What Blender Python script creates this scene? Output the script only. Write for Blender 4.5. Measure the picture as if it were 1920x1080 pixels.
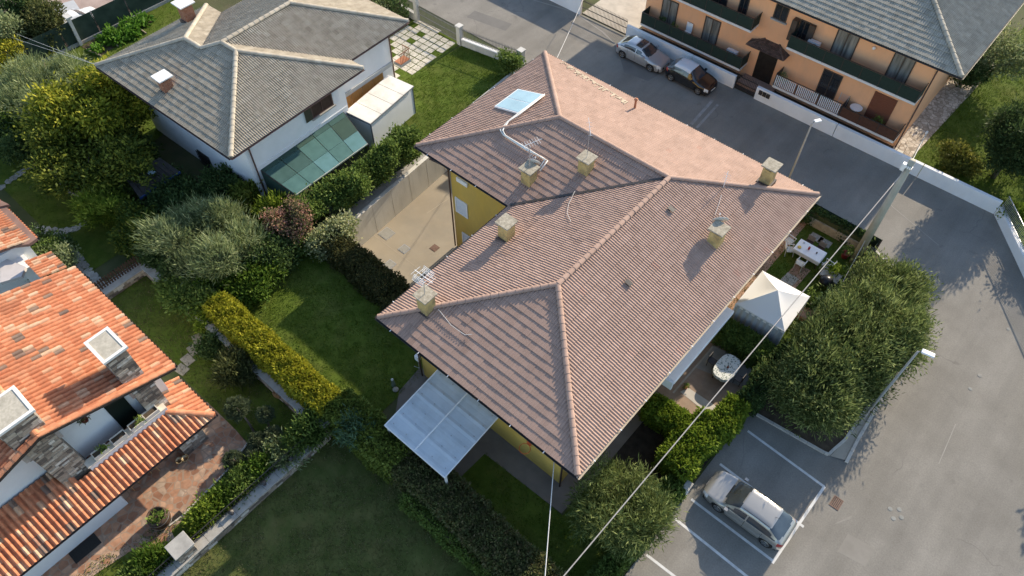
import bpy, bmesh, math, random
import numpy as np
from mathutils import Vector, Matrix

for _o in list(bpy.data.objects): bpy.data.objects.remove(_o)
scene = bpy.context.scene
COL = scene.collection
R = math.radians
rng = np.random.default_rng(7)
random.seed(7)

# ------------------------------------------------------------------ camera
CAM_H, PITCH, HEAD, FPX = 35.0, 53.2225, 41.0, 1390.0
cam = bpy.data.cameras.new('camera'); cam.sensor_width = 36.0; cam.lens = FPX/1920*36
cam.clip_start = 0.5; cam.clip_end = 2000
camo = bpy.data.objects.new('camera', cam); COL.objects.link(camo)
camo.location = (0, 0, CAM_H); camo.rotation_euler = (R(90-PITCH), 0, R(HEAD))
scene.camera = camo
# ------------------------------------------------------------------ light
SUN_EL = 25.0
world = bpy.data.worlds.new('World'); scene.world = world; world.use_nodes = True
wn = world.node_tree.nodes; wl = world.node_tree.links
sky = wn.new('ShaderNodeTexSky'); sky.sky_type = 'NISHITA'; sky.sun_disc = False
sky.sun_elevation = R(SUN_EL); sky.sun_rotation = R(0.0); sky.air_density = 1.0; sky.dust_density = 0.7
bg = wn['Background']; wl.new(sky.outputs[0], bg.inputs[0]); bg.inputs[1].default_value = 0.15
sl = bpy.data.lights.new('sun', 'SUN'); sl.energy = 4.15; sl.angle = R(0.55); sl.color = (1.0, 0.865, 0.675)
slo = bpy.data.objects.new('sun', sl); COL.objects.link(slo); slo.rotation_euler = (-R(90-SUN_EL), 0, R(0.3)); slo.location = (0, 60, 60)
vs = scene.view_settings; vs.view_transform = 'Standard'; vs.look = 'None'; vs.exposure = 0.90; vs.gamma = 1.0; vs.use_curve_mapping = False
scene.render.engine = 'CYCLES'

# ------------------------------------------------------------------ survey helpers: a photograph pixel at a known height / on a known plane -> world point
_th = R(PITCH); _hd = R(HEAD)
def _ray(u, v):
    x = (u-960)/FPX; y = -(v-540)/FPX
    d = (x, y*math.sin(_th)+math.cos(_th), y*math.cos(_th)-math.sin(_th))
    c, s = math.cos(_hd), math.sin(_hd)
    return np.array((d[0]*c-d[1]*s, d[0]*s+d[1]*c, d[2]))
def at(u, v, z=0.0):
    d = _ray(u, v); t = (CAM_H-z)/-d[2]
    return np.array((d[0]*t, d[1]*t, z))
def at2(u, v, z=0.0):
    p = at(u, v, z); return (float(p[0]), float(p[1]))
def onplane(u, v, n, p0):
    d = _ray(u, v); n = np.array(n, float); c = np.array((0, 0, CAM_H)); t = ((np.array(p0)-c)@n)/(d@n)
    return c+d*t
def onx(u, v, x): return onplane(u, v, (1, 0, 0), (x, 0, 0))
def ony(u, v, y): return onplane(u, v, (0, 1, 0), (0, y, 0))

# ------------------------------------------------------------------ mesh helpers
def new_mesh(name, v, f, mat=None, smooth=False, tint=None):
    me = bpy.data.meshes.new(name)
    v = np.asarray(v, dtype=np.float32).reshape(-1, 3)
    if isinstance(f, np.ndarray):
        nf, k = f.shape
        me.vertices.add(len(v)); me.vertices.foreach_set('co', v.ravel())
        me.loops.add(nf*k); me.loops.foreach_set('vertex_index', f.astype(np.int32).ravel())
        me.polygons.add(nf); me.polygons.foreach_set('loop_start', np.arange(0, nf*k, k, dtype=np.int32))
        me.polygons.foreach_set('loop_total', np.full(nf, k, dtype=np.int32))
        me.update(calc_edges=True)
    else:
        me.from_pydata([tuple(map(float, p)) for p in v], [], [tuple(q) for q in f]); me.update()
    me.polygons.foreach_set('use_smooth', np.full(len(me.polygons), bool(smooth)))
    if tint is not None:
        a = me.attributes.new('tint', 'FLOAT', 'FACE'); a.data.foreach_set('value', np.asarray(tint, dtype=np.float32))
    if mat is not None: me.materials.append(mat)
    return me
def link(name, me, parent=None, kind=None):
    o = bpy.data.objects.new(name, me); COL.objects.link(o)
    if parent is not None: o.parent = parent; o.matrix_parent_inverse = WM(parent).inverted()
    if kind: o['kind'] = kind
    return o
_wm = {}
def WM(o):
    return _wm.get(o.name, Matrix.Identity(4))
def thing(name, label, cat, loc=(0, 0, 0), rotz=0.0, group=None, scale=1.0):
    o = bpy.data.objects.new(name, None); COL.objects.link(o); o.empty_display_size = 0.2
    o.location = tuple(map(float, loc)); o.rotation_euler = (0, 0, rotz); o.scale = (scale,)*3
    _wm[o.name] = Matrix.Translation(Vector(tuple(map(float, loc)))) @ Matrix.Rotation(rotz, 4, 'Z') @ Matrix.Scale(scale, 4)
    tag(o, label, cat, group); return o
def tag(o, label, cat, group=None, kind=None):
    o['label'] = label; o['category'] = cat
    if group: o['group'] = group
    if kind: o['kind'] = kind
    return o
def dup(root, loc, rotz=0.0, label=None, scale=None):
    r = root.copy(); COL.objects.link(r); r.location = tuple(map(float, loc)); r.rotation_euler = (0, 0, rotz)
    if scale: r.scale = (scale,)*3
    if label: r['label'] = label
    for ch in list(root.children):
        c = ch.copy(); COL.objects.link(c); c.parent = r
        for g in list(ch.children):
            d = g.copy(); COL.objects.link(d); d.parent = c
    return r

class MB:
    """collects simple solids into ONE mesh; optional plan transform (origin + rotation about z)"""
    def __init__(s, org=None, rot=0.0): s.v = []; s.f = []; s.org = org; s.c = math.cos(rot); s.s = math.sin(rot)
    def add(s, v, f):
        n = len(s.v)
        for p in v:
            p = tuple(map(float, p))
            if s.org is not None: p = (s.org[0]+p[0]*s.c-p[1]*s.s, s.org[1]+p[0]*s.s+p[1]*s.c, p[2]+(s.org[2] if len(s.org) > 2 else 0))
            s.v.append(p)
        s.f += [tuple(i+n for i in q) for q in f]; return s
    def box(s, x0, x1, y0, y1, z0, z1):
        x0, x1 = min(x0, x1), max(x0, x1); y0, y1 = min(y0, y1), max(y0, y1)
        return s.add([(x0,y0,z0),(x1,y0,z0),(x1,y1,z0),(x0,y1,z0),(x0,y0,z1),(x1,y0,z1),(x1,y1,z1),(x0,y1,z1)],
                     [(0,3,2,1),(4,5,6,7),(0,1,5,4),(1,2,6,5),(2,3,7,6),(3,0,4,7)])
    def prism(s, poly, z0, z1):
        n = len(poly); a = sum(poly[i][0]*poly[(i+1)%n][1]-poly[(i+1)%n][0]*poly[i][1] for i in range(n))
        if a < 0: poly = poly[::-1]
        g = lambda z, i: z[i] if hasattr(z, '__len__') else z
        v = [(p[0], p[1], z0) for p in poly]+[(p[0], p[1], z1) for p in poly]
        return s.add(v, [tuple(range(n-1, -1, -1)), tuple(range(n, 2*n))]+[(i, (i+1)%n, n+(i+1)%n, n+i) for i in range(n)])
    def slab(s, pts, t):   # planar 3-D polygon thickened downwards by t
        n = len(pts); a = sum(pts[i][0]*pts[(i+1)%n][1]-pts[(i+1)%n][0]*pts[i][1] for i in range(n))
        if a < 0: pts = pts[::-1]
        v = [tuple(p) for p in pts]+[(p[0], p[1], p[2]-t) for p in pts]
        return s.add(v, [tuple(range(n)), tuple(range(2*n-1, n-1, -1))]+[((i+1)%n, i, n+i, n+(i+1)%n) for i in range(n)])
    def beam(s, a, b, w, h):   # rectangular bar between two points
        a = Vector(a); b = Vector(b); d = (b-a).normalized(); up = Vector((0,0,1)) if abs(d.z) < .95 else Vector((0,1,0))
        x = d.cross(up).normalized()*w/2; y = x.cross(d).normalized()*h/2
        v = [a-x-y, a+x-y, a+x+y, a-x+y, b-x-y, b+x-y, b+x+y, b-x+y]
        return s.add(v, [(0,1,2,3),(7,6,5,4),(0,4,5,1),(1,5,6,2),(2,6,7,3),(3,7,4,0)])
    def tube(s, pts, r, n=8, cap=True):
        pts = [Vector(p) for p in pts]; k = len(pts); rr = r if hasattr(r, '__len__') else [r]*k
        v = []; 
        for i, p in enumerate(pts):
            d = (pts[min(i+1, k-1)]-pts[max(i-1, 0)]).normalized(); up = Vector((0,0,1)) if abs(d.z) < .9 else Vector((1,0,0))
            x = d.cross(up).normalized(); y = x.cross(d).normalized()
            for j in range(n):
                a = 2*math.pi*j/n; v.append(p+(x*math.cos(a)+y*math.sin(a))*rr[i])
        f = [(i*n+j, (i+1)*n+j, (i+1)*n+(j+1)%n, i*n+(j+1)%n) for i in range(k-1) for j in range(n)]
        if cap: f += [tuple(range(n)), tuple(range((k-1)*n+n-1, (k-1)*n-1, -1))]
        return s.add(v, f)
    def lathe(s, c, prof, n=16, cap=True):   # prof: (radius, z)
        v = [(c[0]+r*math.cos(2*math.pi*j/n), c[1]+r*math.sin(2*math.pi*j/n), c[2]+z) for r, z in prof for j in range(n)]
        k = len(prof); f = [(i*n+j, i*n+(j+1)%n, (i+1)*n+(j+1)%n, (i+1)*n+j) for i in range(k-1) for j in range(n)]
        if cap: f += [tuple(range(n-1, -1, -1)), tuple(range((k-1)*n, k*n))]
        return s.add(v, f)
    def frame(s, o, ex, ey, w, h, t, d):  # rectangular picture frame in plane (ex,ey), bar t, depth d outwards
        o, ex, ey = Vector(o), Vector(ex), Vector(ey); n = ex.cross(ey)
        for (a0, a1, b0, b1) in ((0, w, 0, t), (0, w, h-t, h), (0, t, t, h-t), (w-t, w, t, h-t)):
            s.panel(o, ex, ey, a0, a1, b0, b1, d)
        return s
    def panel(s, o, ex, ey, a0, a1, b0, b1, d, d0=0.0):
        o, ex, ey = Vector(o), Vector(ex), Vector(ey); n = ex.cross(ey)
        q = [o+ex*a+ey*b+n*c for c in (d0, d) for a, b in ((a0, b0), (a1, b0), (a1, b1), (a0, b1))]
        return s.add(q, [(0,3,2,1),(4,5,6,7),(0,1,5,4),(1,2,6,5),(2,3,7,6),(3,0,4,7)])
    def mesh(s, name, mat, smooth=False): return new_mesh(name, s.v, s.f, mat, smooth)
    def build(s, name, mat, parent=None, kind=None, smooth=False): return link(name, s.mesh(name, mat, smooth), parent, kind)
def bevel(o, w=0.02, seg=2):
    m = o.modifiers.new('b', 'BEVEL'); m.width = w; m.segments = seg; m.limit_method = 'ANGLE'; return o

# ------------------------------------------------------------------ materials
def lin(r, g, b):
    f = lambda c: (c/255/12.92) if c/255 <= .04045 else ((c/255+.055)/1.055)**2.4
    return (f(r), f(g), f(b), 1)
MATS = {}
def M(name, c1, c2=None, scale=2.0, rough=0.8, bump=0.0, bscale=30.0, metal=0.0, spec=0.3, detail=5.0, c3=None, scale3=0.3, mix3=0.5, coat=0.0, stretch=None):
    if name in MATS: return MATS[name]
    m = bpy.data.materials.new(name); m.use_nodes = True; N = m.node_tree.nodes; L = m.node_tree.links; b = N['Principled BSDF']
    b.inputs['Roughness'].default_value = rough; b.inputs['Metallic'].default_value = metal
    b.inputs['Specular IOR Level'].default_value = spec
    if coat: b.inputs['Coat Weight'].default_value = coat; b.inputs['Coat Roughness'].default_value = 0.08
    c2 = c2 or tuple(x*.8 for x in c1[:3])+(1,)
    g = N.new('ShaderNodeNewGeometry'); pos = g.outputs['Position']
    if stretch:
        vm = N.new('ShaderNodeVectorMath'); vm.operation = 'MULTIPLY'; L.new(pos, vm.inputs[0]); vm.inputs[1].default_value = stretch; pos = vm.outputs[0]
    n = N.new('ShaderNodeTexNoise'); n.inputs['Scale'].default_value = scale; n.inputs['Detail'].default_value = detail; L.new(pos, n.inputs['Vector'])
    r = N.new('ShaderNodeValToRGB'); r.color_ramp.elements[0].position = .32; r.color_ramp.elements[1].position = .68
    r.color_ramp.elements[0].color = c1 if len(c1) == 4 else tuple(c1)+(1,); r.color_ramp.elements[1].color = c2 if len(c2) == 4 else tuple(c2)+(1,)
    L.new(n.outputs['Fac'], r.inputs[0]); out = r.outputs[0]
    if c3 is not None:
        n3 = N.new('ShaderNodeTexNoise'); n3.inputs['Scale'].default_value = scale3; n3.inputs['Detail'].default_value = 6; n3.inputs['Roughness'].default_value = .65; L.new(pos, n3.inputs['Vector'])
        r3 = N.new('ShaderNodeValToRGB'); r3.color_ramp.elements[0].position = .45; r3.color_ramp.elements[1].position = .7
        r3.color_ramp.elements[0].color = (0,0,0,1); r3.color_ramp.elements[1].color = (mix3,)*3+(1,)
        L.new(n3.outputs['Fac'], r3.inputs[0])
        mx = N.new('ShaderNodeMix'); mx.data_type = 'RGBA'; L.new(r3.outputs[0], mx.inputs[0]); L.new(out, mx.inputs[6]); mx.inputs[7].default_value = c3 if len(c3) == 4 else tuple(c3)+(1,)
        out = mx.outputs[2]
    L.new(out, b.inputs['Base Color'])
    if bump:
        n2 = N.new('ShaderNodeTexNoise'); n2.inputs['Scale'].default_value = bscale; n2.inputs['Detail'].default_value = 4; L.new(pos, n2.inputs['Vector'])
        bp = N.new('ShaderNodeBump'); bp.inputs['Strength'].default_value = bump; bp.inputs['Distance'].default_value = .03
        L.new(n2.outputs['Fac'], bp.inputs['Height']); L.new(bp.outputs[0], b.inputs['Normal'])
    MATS[name] = m; return m
def Mtint(name, stops, rough=0.85, noise=0.18, nscale=6.0, bump=0.0, bscale=40.0, blotch=None, bl_scale=.5, bl_mix=.5, translucent=0.0, spec=0.25):
    """colour picked by the per-piece attribute 'tint' (each tile / leaf / stone its own shade), varied by noise"""
    if name in MATS: return MATS[name]
    m = bpy.data.materials.new(name); m.use_nodes = True; N = m.node_tree.nodes; L = m.node_tree.links; b = N['Principled BSDF']
    b.inputs['Roughness'].default_value = rough; b.inputs['Specular IOR Level'].default_value = spec
    a = N.new('ShaderNodeAttribute'); a.attribute_name = 'tint'
    r = N.new('ShaderNodeValToRGB'); cr = r.color_ramp
    while len(cr.elements) < len(stops): cr.elements.new(.5)
    for e, (p, c) in zip(cr.elements, stops): e.position = p; e.color = tuple(c[:3])+(1,)
    L.new(a.outputs['Fac'], r.inputs[0]); g = N.new('ShaderNodeNewGeometry')
    n = N.new('ShaderNodeTexNoise'); n.inputs['Scale'].default_value = nscale; n.inputs['Detail'].default_value = 5; L.new(g.outputs['Position'], n.inputs['Vector'])
    hs = N.new('ShaderNodeHueSaturation'); mr = N.new('ShaderNodeMapRange'); mr.inputs[1].default_value = .3; mr.inputs[2].default_value = .7
    mr.inputs[3].default_value = 1-noise; mr.inputs[4].default_value = 1+noise
    L.new(n.outputs['Fac'], mr.inputs[0]); L.new(mr.outputs[0], hs.inputs['Value']); L.new(r.outputs[0], hs.inputs['Color']); out = hs.outputs[0]
    if blotch is not None:
        n3 = N.new('ShaderNodeTexNoise'); n3.inputs['Scale'].default_value = bl_scale; n3.inputs['Detail'].default_value = 7; n3.inputs['Roughness'].default_value = .7; L.new(g.outputs['Position'], n3.inputs['Vector'])
        r3 = N.new('ShaderNodeValToRGB'); r3.color_ramp.elements[0].position = .5; r3.color_ramp.elements[1].position = .72
        r3.color_ramp.elements[0].color = (0,0,0,1); r3.color_ramp.elements[1].color = (bl_mix,)*3+(1,); L.new(n3.outputs['Fac'], r3.inputs[0])
        mx = N.new('ShaderNodeMix'); mx.data_type = 'RGBA'; L.new(r3.outputs[0], mx.inputs[0]); L.new(out, mx.inputs[6]); mx.inputs[7].default_value = tuple(blotch[:3])+(1,); out = mx.outputs[2]
    L.new(out, b.inputs['Base Color'])
    if bump:
        n2 = N.new('ShaderNodeTexNoise'); n2.inputs['Scale'].default_value = bscale; L.new(g.outputs['Position'], n2.inputs['Vector'])
        bp = N.new('ShaderNodeBump'); bp.inputs['Strength'].default_value = bump; bp.inputs['Distance'].default_value = .02
        L.new(n2.outputs['Fac'], bp.inputs['Height']); L.new(bp.outputs[0], b.inputs['Normal'])
    if translucent:
        tr = N.new('ShaderNodeBsdfTranslucent'); L.new(out, tr.inputs[0]); ms = N.new('ShaderNodeMixShader'); ms.inputs[0].default_value = translucent
        L.new(b.outputs[0], ms.inputs[1]); L.new(tr.outputs[0], ms.inputs[2]); L.new(ms.outputs[0], N['Material Output'].inputs[0])
    MATS[name] = m; return m
def Mglass(name, col, rough=.08):
    if name in MATS: return MATS[name]
    m = M(name, col, tuple(x*.7 for x in col[:3])+(1,), .6, rough, spec=.9); return m

# ---- palette
def make_asphalt():
    m = M('asphalt', (.205,.190,.163), (.252,.235,.205), .35, .92, .35, 60, detail=9, c3=(.165,.152,.132), scale3=.9, mix3=.4)
    N = m.node_tree.nodes; L = m.node_tree.links; b = N['Principled BSDF']; src = b.inputs['Base Color'].links[0].from_socket; g = N.new('ShaderNodeNewGeometry')
    def noise(sc, det, vec, rough=.6):
        n = N.new('ShaderNodeTexNoise'); n.inputs['Scale'].default_value = sc; n.inputs['Detail'].default_value = det; n.inputs['Roughness'].default_value = rough; L.new(vec, n.inputs['Vector']); return n.outputs['Fac']
    def ramp(fac, p0, c0, p1, c1):
        r = N.new('ShaderNodeValToRGB'); r.color_ramp.elements[0].position = p0; r.color_ramp.elements[0].color = (c0,)*3+(1,); r.color_ramp.elements[1].position = p1; r.color_ramp.elements[1].color = (c1,)*3+(1,); L.new(fac, r.inputs[0]); return r.outputs[0]
    def mul(a, b_):
        x = N.new('ShaderNodeMix'); x.data_type = 'RGBA'; x.blend_type = 'MULTIPLY'; x.inputs[0].default_value = 1; L.new(a, x.inputs[6]); L.new(b_, x.inputs[7]); return x.outputs[2]
    P = g.outputs['Position']
    out = mul(src, ramp(noise(14, 3, P), .3, .86, .7, 1.12))                       # aggregate speckle
    vm = N.new('ShaderNodeMapping'); vm.inputs['Rotation'].default_value = (0, 0, .35); vm.inputs['Scale'].default_value = (1.3, .10, 1); L.new(P, vm.inputs['Vector'])
    out = mul(out, ramp(noise(.55, 4, vm.outputs[0]), .35, .88, .65, 1.06))         # long worn wheel tracks
    dist = N.new('ShaderNodeVectorMath'); dist.operation = 'ADD'; nz = N.new('ShaderNodeTexNoise'); nz.inputs['Scale'].default_value = .9; L.new(P, nz.inputs['Vector']); L.new(P, dist.inputs[0]); L.new(nz.outputs['Color'], dist.inputs[1])
    vo = N.new('ShaderNodeTexVoronoi'); vo.feature = 'DISTANCE_TO_EDGE'; vo.inputs['Scale'].default_value = .16; L.new(dist.outputs[0], vo.inputs['Vector'])
    crack = ramp(vo.outputs['Distance'], .0015, .55, .0045, 0.0); mask = ramp(noise(.18, 2, P), .54, 0.0, .60, 1.0); k = mul(crack, mask)
    x = N.new('ShaderNodeMix'); x.data_type = 'RGBA'; L.new(k, x.inputs[0]); L.new(out, x.inputs[6]); x.inputs[7].default_value = (.11,.10,.09,1); out = x.outputs[2]
    sp = ramp(noise(1.1, 3, P, .5), .66, 0.0, .76, .55); x2 = N.new('ShaderNodeMix'); x2.data_type = 'RGBA'; L.new(sp, x2.inputs[0]); L.new(out, x2.inputs[6]); x2.inputs[7].default_value = (.13,.12,.105,1)
    L.new(x2.outputs[2], b.inputs['Base Color']); return m
asphalt = make_asphalt()
concrete = M('concrete', (.36,.345,.31), (.44,.42,.38), 1.2, .9, .25, 30, c3=(.22,.21,.19), scale3=1.7, mix3=.55)
courtyard_m = M('courtyard_concrete', (.30,.255,.19), (.36,.31,.235), .5, .9, .15, 30, detail=8, c3=(.24,.22,.18), scale3=.35, mix3=.6)
wall_conc = M('retaining_concrete', (.60,.58,.53), (.70,.68,.62), .8, .9, .2, 25, stretch=(1,1,.25), c3=(.36,.34,.30), scale3=1.6, mix3=.45)
white_paint = M('white_render', (.74,.75,.75), (.80,.80,.79), .7, .9, .12, 60, c3=(.62,.62,.60), scale3=.8, mix3=.35)
white_wall_m = M('white_boundary', (.80,.80,.79), (.86,.86,.85), .6, .9, .1, 60, c3=(.66,.65,.62), scale3=.9, mix3=.4, stretch=(1,1,.6))
yellow_wall = M('yellow_render', (.62,.40,.085), (.68,.45,.105), 1.0, .9, .15, 70, c3=(.46,.31,.10), scale3=.9, mix3=.55, stretch=(1,1,.35))
orange_wall = M('apricot_render', (.80,.42,.22), (.85,.46,.25), .7, .9, .15, 70, c3=(.62,.36,.22), scale3=.9, mix3=.5, stretch=(1,1,.35))
dark_metal = M('dark_metal', (.030,.026,.024), (.045,.038,.034), 5, .5, spec=.5)
brown_metal = M('brown_gutter', (.085,.045,.035), (.11,.06,.05), 5, .45, spec=.5)
cream_metal = M('cream_metal', (.55,.47,.36), (.6,.52,.42), 3, .5)
white_metal = M('white_metal', (.78,.78,.77), (.82,.82,.81), 3, .4, spec=.5)
steel = M('galvanised_steel', (.45,.46,.47), (.55,.56,.57), 8, .4, metal=.6)
wood_dark = M('dark_wood', (.05,.03,.02), (.09,.055,.035), 4, .7)
wood_door = M('orange_wood', (.42,.20,.06), (.52,.26,.085), 3, .5, stretch=(6,6,1))
glass_dark = Mglass('dark_glass', (.022,.026,.030))
soil = M('soil', (.055,.040,.026), (.10,.075,.05), 3, .95, .5, 20)
terracotta = M('terracotta', (.42,.17,.09), (.50,.22,.12), 4, .85)
black_m = M('black_plastic', (.012,.012,.013), (.02,.02,.02), 4, .5)
lawn_m = M('lawn_soil', (.060,.095,.012), (.100,.140,.022), 1.6, .95, .5, 60, detail=9, c3=(.15,.13,.045), scale3=.55, mix3=.35, spec=.1)
dry_lawn_m = M('dry_lawn_soil', (.058,.078,.018), (.100,.112,.034), 1.3, .95, .5, 60, detail=10, c3=(.17,.135,.055), scale3=.9, mix3=.4, spec=.1)
# ------------------------------------------------------------------ roofs
PORT = [(0,.007),(.08,0),(.19,.002),(.30,.021),(.38,.026),(.46,.018),(.5,.007),(.58,0),(.69,.002),(.80,.021),(.88,.026),(.96,.018),(1,.007)]
COPPO = [(0,.0),(.07,.045),(.2,.085),(.34,.10),(.48,.085),(.61,.045),(.68,.0),(.84,-.022),(1.0,.0)]
def tile_geo(w, l, prof, lip, over=1.08):
    n = len(prof); u = [p[0]*w for p in prof]; h = [p[1] for p in prof]; L = l*over
    v = [(u[i], 0, h[i]+lip) for i in range(n)]+[(u[i], L, h[i]-.006) for i in range(n)]+[(u[i], .004, h[i]+lip-.028) for i in range(n)]
    f = [(i, i+1, n+i+1, n+i) for i in range(n-1)]+[(2*n+i, 2*n+i+1, i+1, i) for i in range(n-1)]
    return np.array(v, float), np.array(f, int)
def slope_frame(poly):
    P = [Vector(p) for p in poly]; e = (P[1]-P[0]).normalized()
    far = max(P, key=lambda p: (p-P[0]).cross(e).length); d = (far-P[0]); d = (d-e*d.dot(e)).normalized()
    if e.cross(d).z < 0: e = -e
    return P[0], e, d, e.cross(d)
TILE_NEAR = 300
def tile_roof(roof, slopes, w, l, prof, lip, mat, tintfn, seed=1, over_eave=.07, mode='random'):
    """slopes: convex 3-D polygons whose first edge is the eave.  The 300 tiles nearest the lens become parts, the others one joined part."""
    r = np.random.default_rng(seed); tv, tf = tile_geo(w, l, prof, lip); full = []; bmv = []; nv = len(tv)
    V = []; F = []; T = []; cnt = 0
    for si, poly in enumerate(slopes):
        o, e, d, n = slope_frame(poly); P = np.array([((Vector(p)-o).dot(e), (Vector(p)-o).dot(d)) for p in poly])
        a = sum(P[i][0]*P[(i+1)%len(P)][1]-P[(i+1)%len(P)][0]*P[i][1] for i in range(len(P)))
        if a < 0: P = P[::-1]
        edges = []
        for i in range(len(P)):
            p, q = P[i], P[(i+1)%len(P)]; t = (q-p)/np.linalg.norm(q-p); nn = np.array((-t[1], t[0]))  # inward
            off = over_eave if (abs(p[1]) < 1e-3 and abs(q[1]) < 1e-3) else 0.0
            edges.append((p, nn, off))
        umin, vmin = P.min(0); umax, vmax = P.max(0)
        E = np.array((e, d, n)); O = np.array(o)
        part = []
        for j in range(int((vmax+over_eave)/l)+2):
            v0 = -over_eave+j*l
            for i in range(int((umax-umin)/w)+2):
                u0 = umin+i*w
                c = np.array(((u0, v0), (u0+w, v0), (u0+w, v0+l*1.08), (u0, v0+l*1.08)))
                dist = np.array([((c-p)@nn)+off for p, nn, off in edges])
                if dist.max(1).min() <= 0.0: continue
                if dist.min() >= -1e-3: full.append((si, u0, v0, O, E))
                else: part.append((u0, v0))
        if part:
            bm = bmesh.new(); lay = bm.faces.layers.float.new('tint')
            for (u0, v0) in part:
                jz = r.normal(0, .003)
                vs_ = [bm.verts.new(tuple(O+(np.array((u0, v0, jz))+q)@E)) for q in tv]; tt = tintfn(r)
                for q in tf:
                    ff = bm.faces.new([vs_[k] for k in q]); ff[lay] = tt
            for p, nn, off in edges:
                if off: continue
                co = O+np.array((p[0], p[1], 0))@E; no = np.array((-nn[0], -nn[1], 0))@E
                bmesh.ops.bisect_plane(bm, geom=bm.verts[:]+bm.edges[:]+bm.faces[:], plane_co=tuple(co), plane_no=tuple(no), clear_outer=True)
            bm.verts.index_update()
            for ff in bm.faces:
                T.append(ff[lay]); F.append([k.index+cnt for k in ff.verts])
            V += [tuple(k.co) for k in bm.verts]; cnt += len(bm.verts); bm.free()
    campos = np.array((0, 0, CAM_H))
    full.sort(key=lambda q: np.linalg.norm(q[3]+np.array((q[1], q[2], 0))@q[4]-campos))
    # individual tiles share a handful of tinted meshes
    var = []
    for k in range(14):
        var.append(new_mesh('roof_tile', tv, tf, mat, tint=np.full(len(tf), tintfn(r))))
    for (si, u0, v0, O, E) in full[:TILE_NEAR]:
        o = bpy.data.objects.new('roof_tile', var[r.integers(len(var))]); COL.objects.link(o); o.parent = roof
        m = Matrix.Identity(4); org = O+np.array((u0, v0, 0))@E
        for a in range(3):
            for b_ in range(3): m[b_][a] = E[a][b_]
            m[a][3] = org[a]
        m = m @ Matrix.Rotation(r.normal(0, .006), 4, 'Z') @ Matrix.Translation((0, 0, r.normal(0, .003)))
        o.matrix_basis = m
    rest = full[TILE_NEAR:]
    if rest:
        A = np.concatenate([((tv+np.array((q[1], q[2], 0)))@q[4]+q[3]+q[4][2]*r.normal(0, .003)) for q in rest])
        Fi = (np.arange(len(rest))[:, None, None]*nv+tf[None]).reshape(-1, 4)+cnt
        V += [tuple(p) for p in A]; F += Fi.tolist(); T += np.repeat([tintfn(r) for _ in rest], len(tf)).tolist()
    if F:
        me = new_mesh('roof_tiles', np.array(V), F, mat, tint=T); link('roof_tiles', me, roof, 'stuff')
def cap_run(roof, a, b, mat, tints, l=.40, rad=.125, up=.05, h=.6, name='ridge_tile', seed=3):
    r = random.Random(seed+int(abs(a[0]*7+a[1]*3)))
    a = Vector(a); b = Vector(b); d = (b-a); L = d.length; d.normalize(); x = d.cross(Vector((0,0,1))).normalized(); z = x.cross(d)
    n = max(1, round(L/l)); l = L/n
    key = (name, mat.name, round(l, 2), rad)
    if key not in CAPS:
        CAPS[key] = []
        for t in tints:
            v = []; k = 7
            for (yy, rr) in ((0, rad*1.1), (l*1.06, rad*.92)):
                for i in range(k+1):
                    an = math.pi*i/k; v.append((rr*math.cos(an), yy, rr*h*math.sin(an)*1.25))
            f = [(i, i+1, k+1+i+1, k+1+i) for i in range(k)]+[tuple(range(k, -1, -1))]
            CAPS[key].append(new_mesh(name, v, f, mat, tint=np.full(len(f), t)))
    for i in range(n):
        o = bpy.data.objects.new(name, r.choice(CAPS[key])); COL.objects.link(o); o.parent = roof
        p = a+d*(i*l)+Vector((0, 0, up)); m = Matrix.Identity(4)
        for q in range(3): m[q][0] = x[q]; m[q][1] = d[q]; m[q][2] = z[q]; m[q][3] = p[q]
        o.matrix_basis = m @ Matrix.Rotation(r.gauss(0, .012), 4, 'Z')
CAPS = {}
def half_pipe_gutter(house, a, b, mat, r=.075, drop=.05, name='gutter'):
    a = Vector(a); b = Vector(b); d = (b-a).normalized(); x = d.cross(Vector((0,0,1))).normalized()
    mb = MB(); k = 6; v = []
    for p in (a, b):
        for i in range(k+1):
            an = math.pi+math.pi*i/k; v.append(p+x*(r*math.cos(an))+Vector((0,0,r*math.sin(an)-drop)))
        for i in range(k, -1, -1):
            an = math.pi+math.pi*i/k; v.append(p+x*((r-.012)*math.cos(an))+Vector((0,0,(r-.012)*math.sin(an)-drop)))
    m = 2*(k+1); f = [(i, (i+1)%m, m+(i+1)%m, m+i) for i in range(m)]
    for e in range(2):
        for i in range(k): f.append((e*m+i, e*m+i+1, e*m+m-2-i, e*m+m-1-i))
    return mb.add(v, f).build(name, mat, house)

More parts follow.
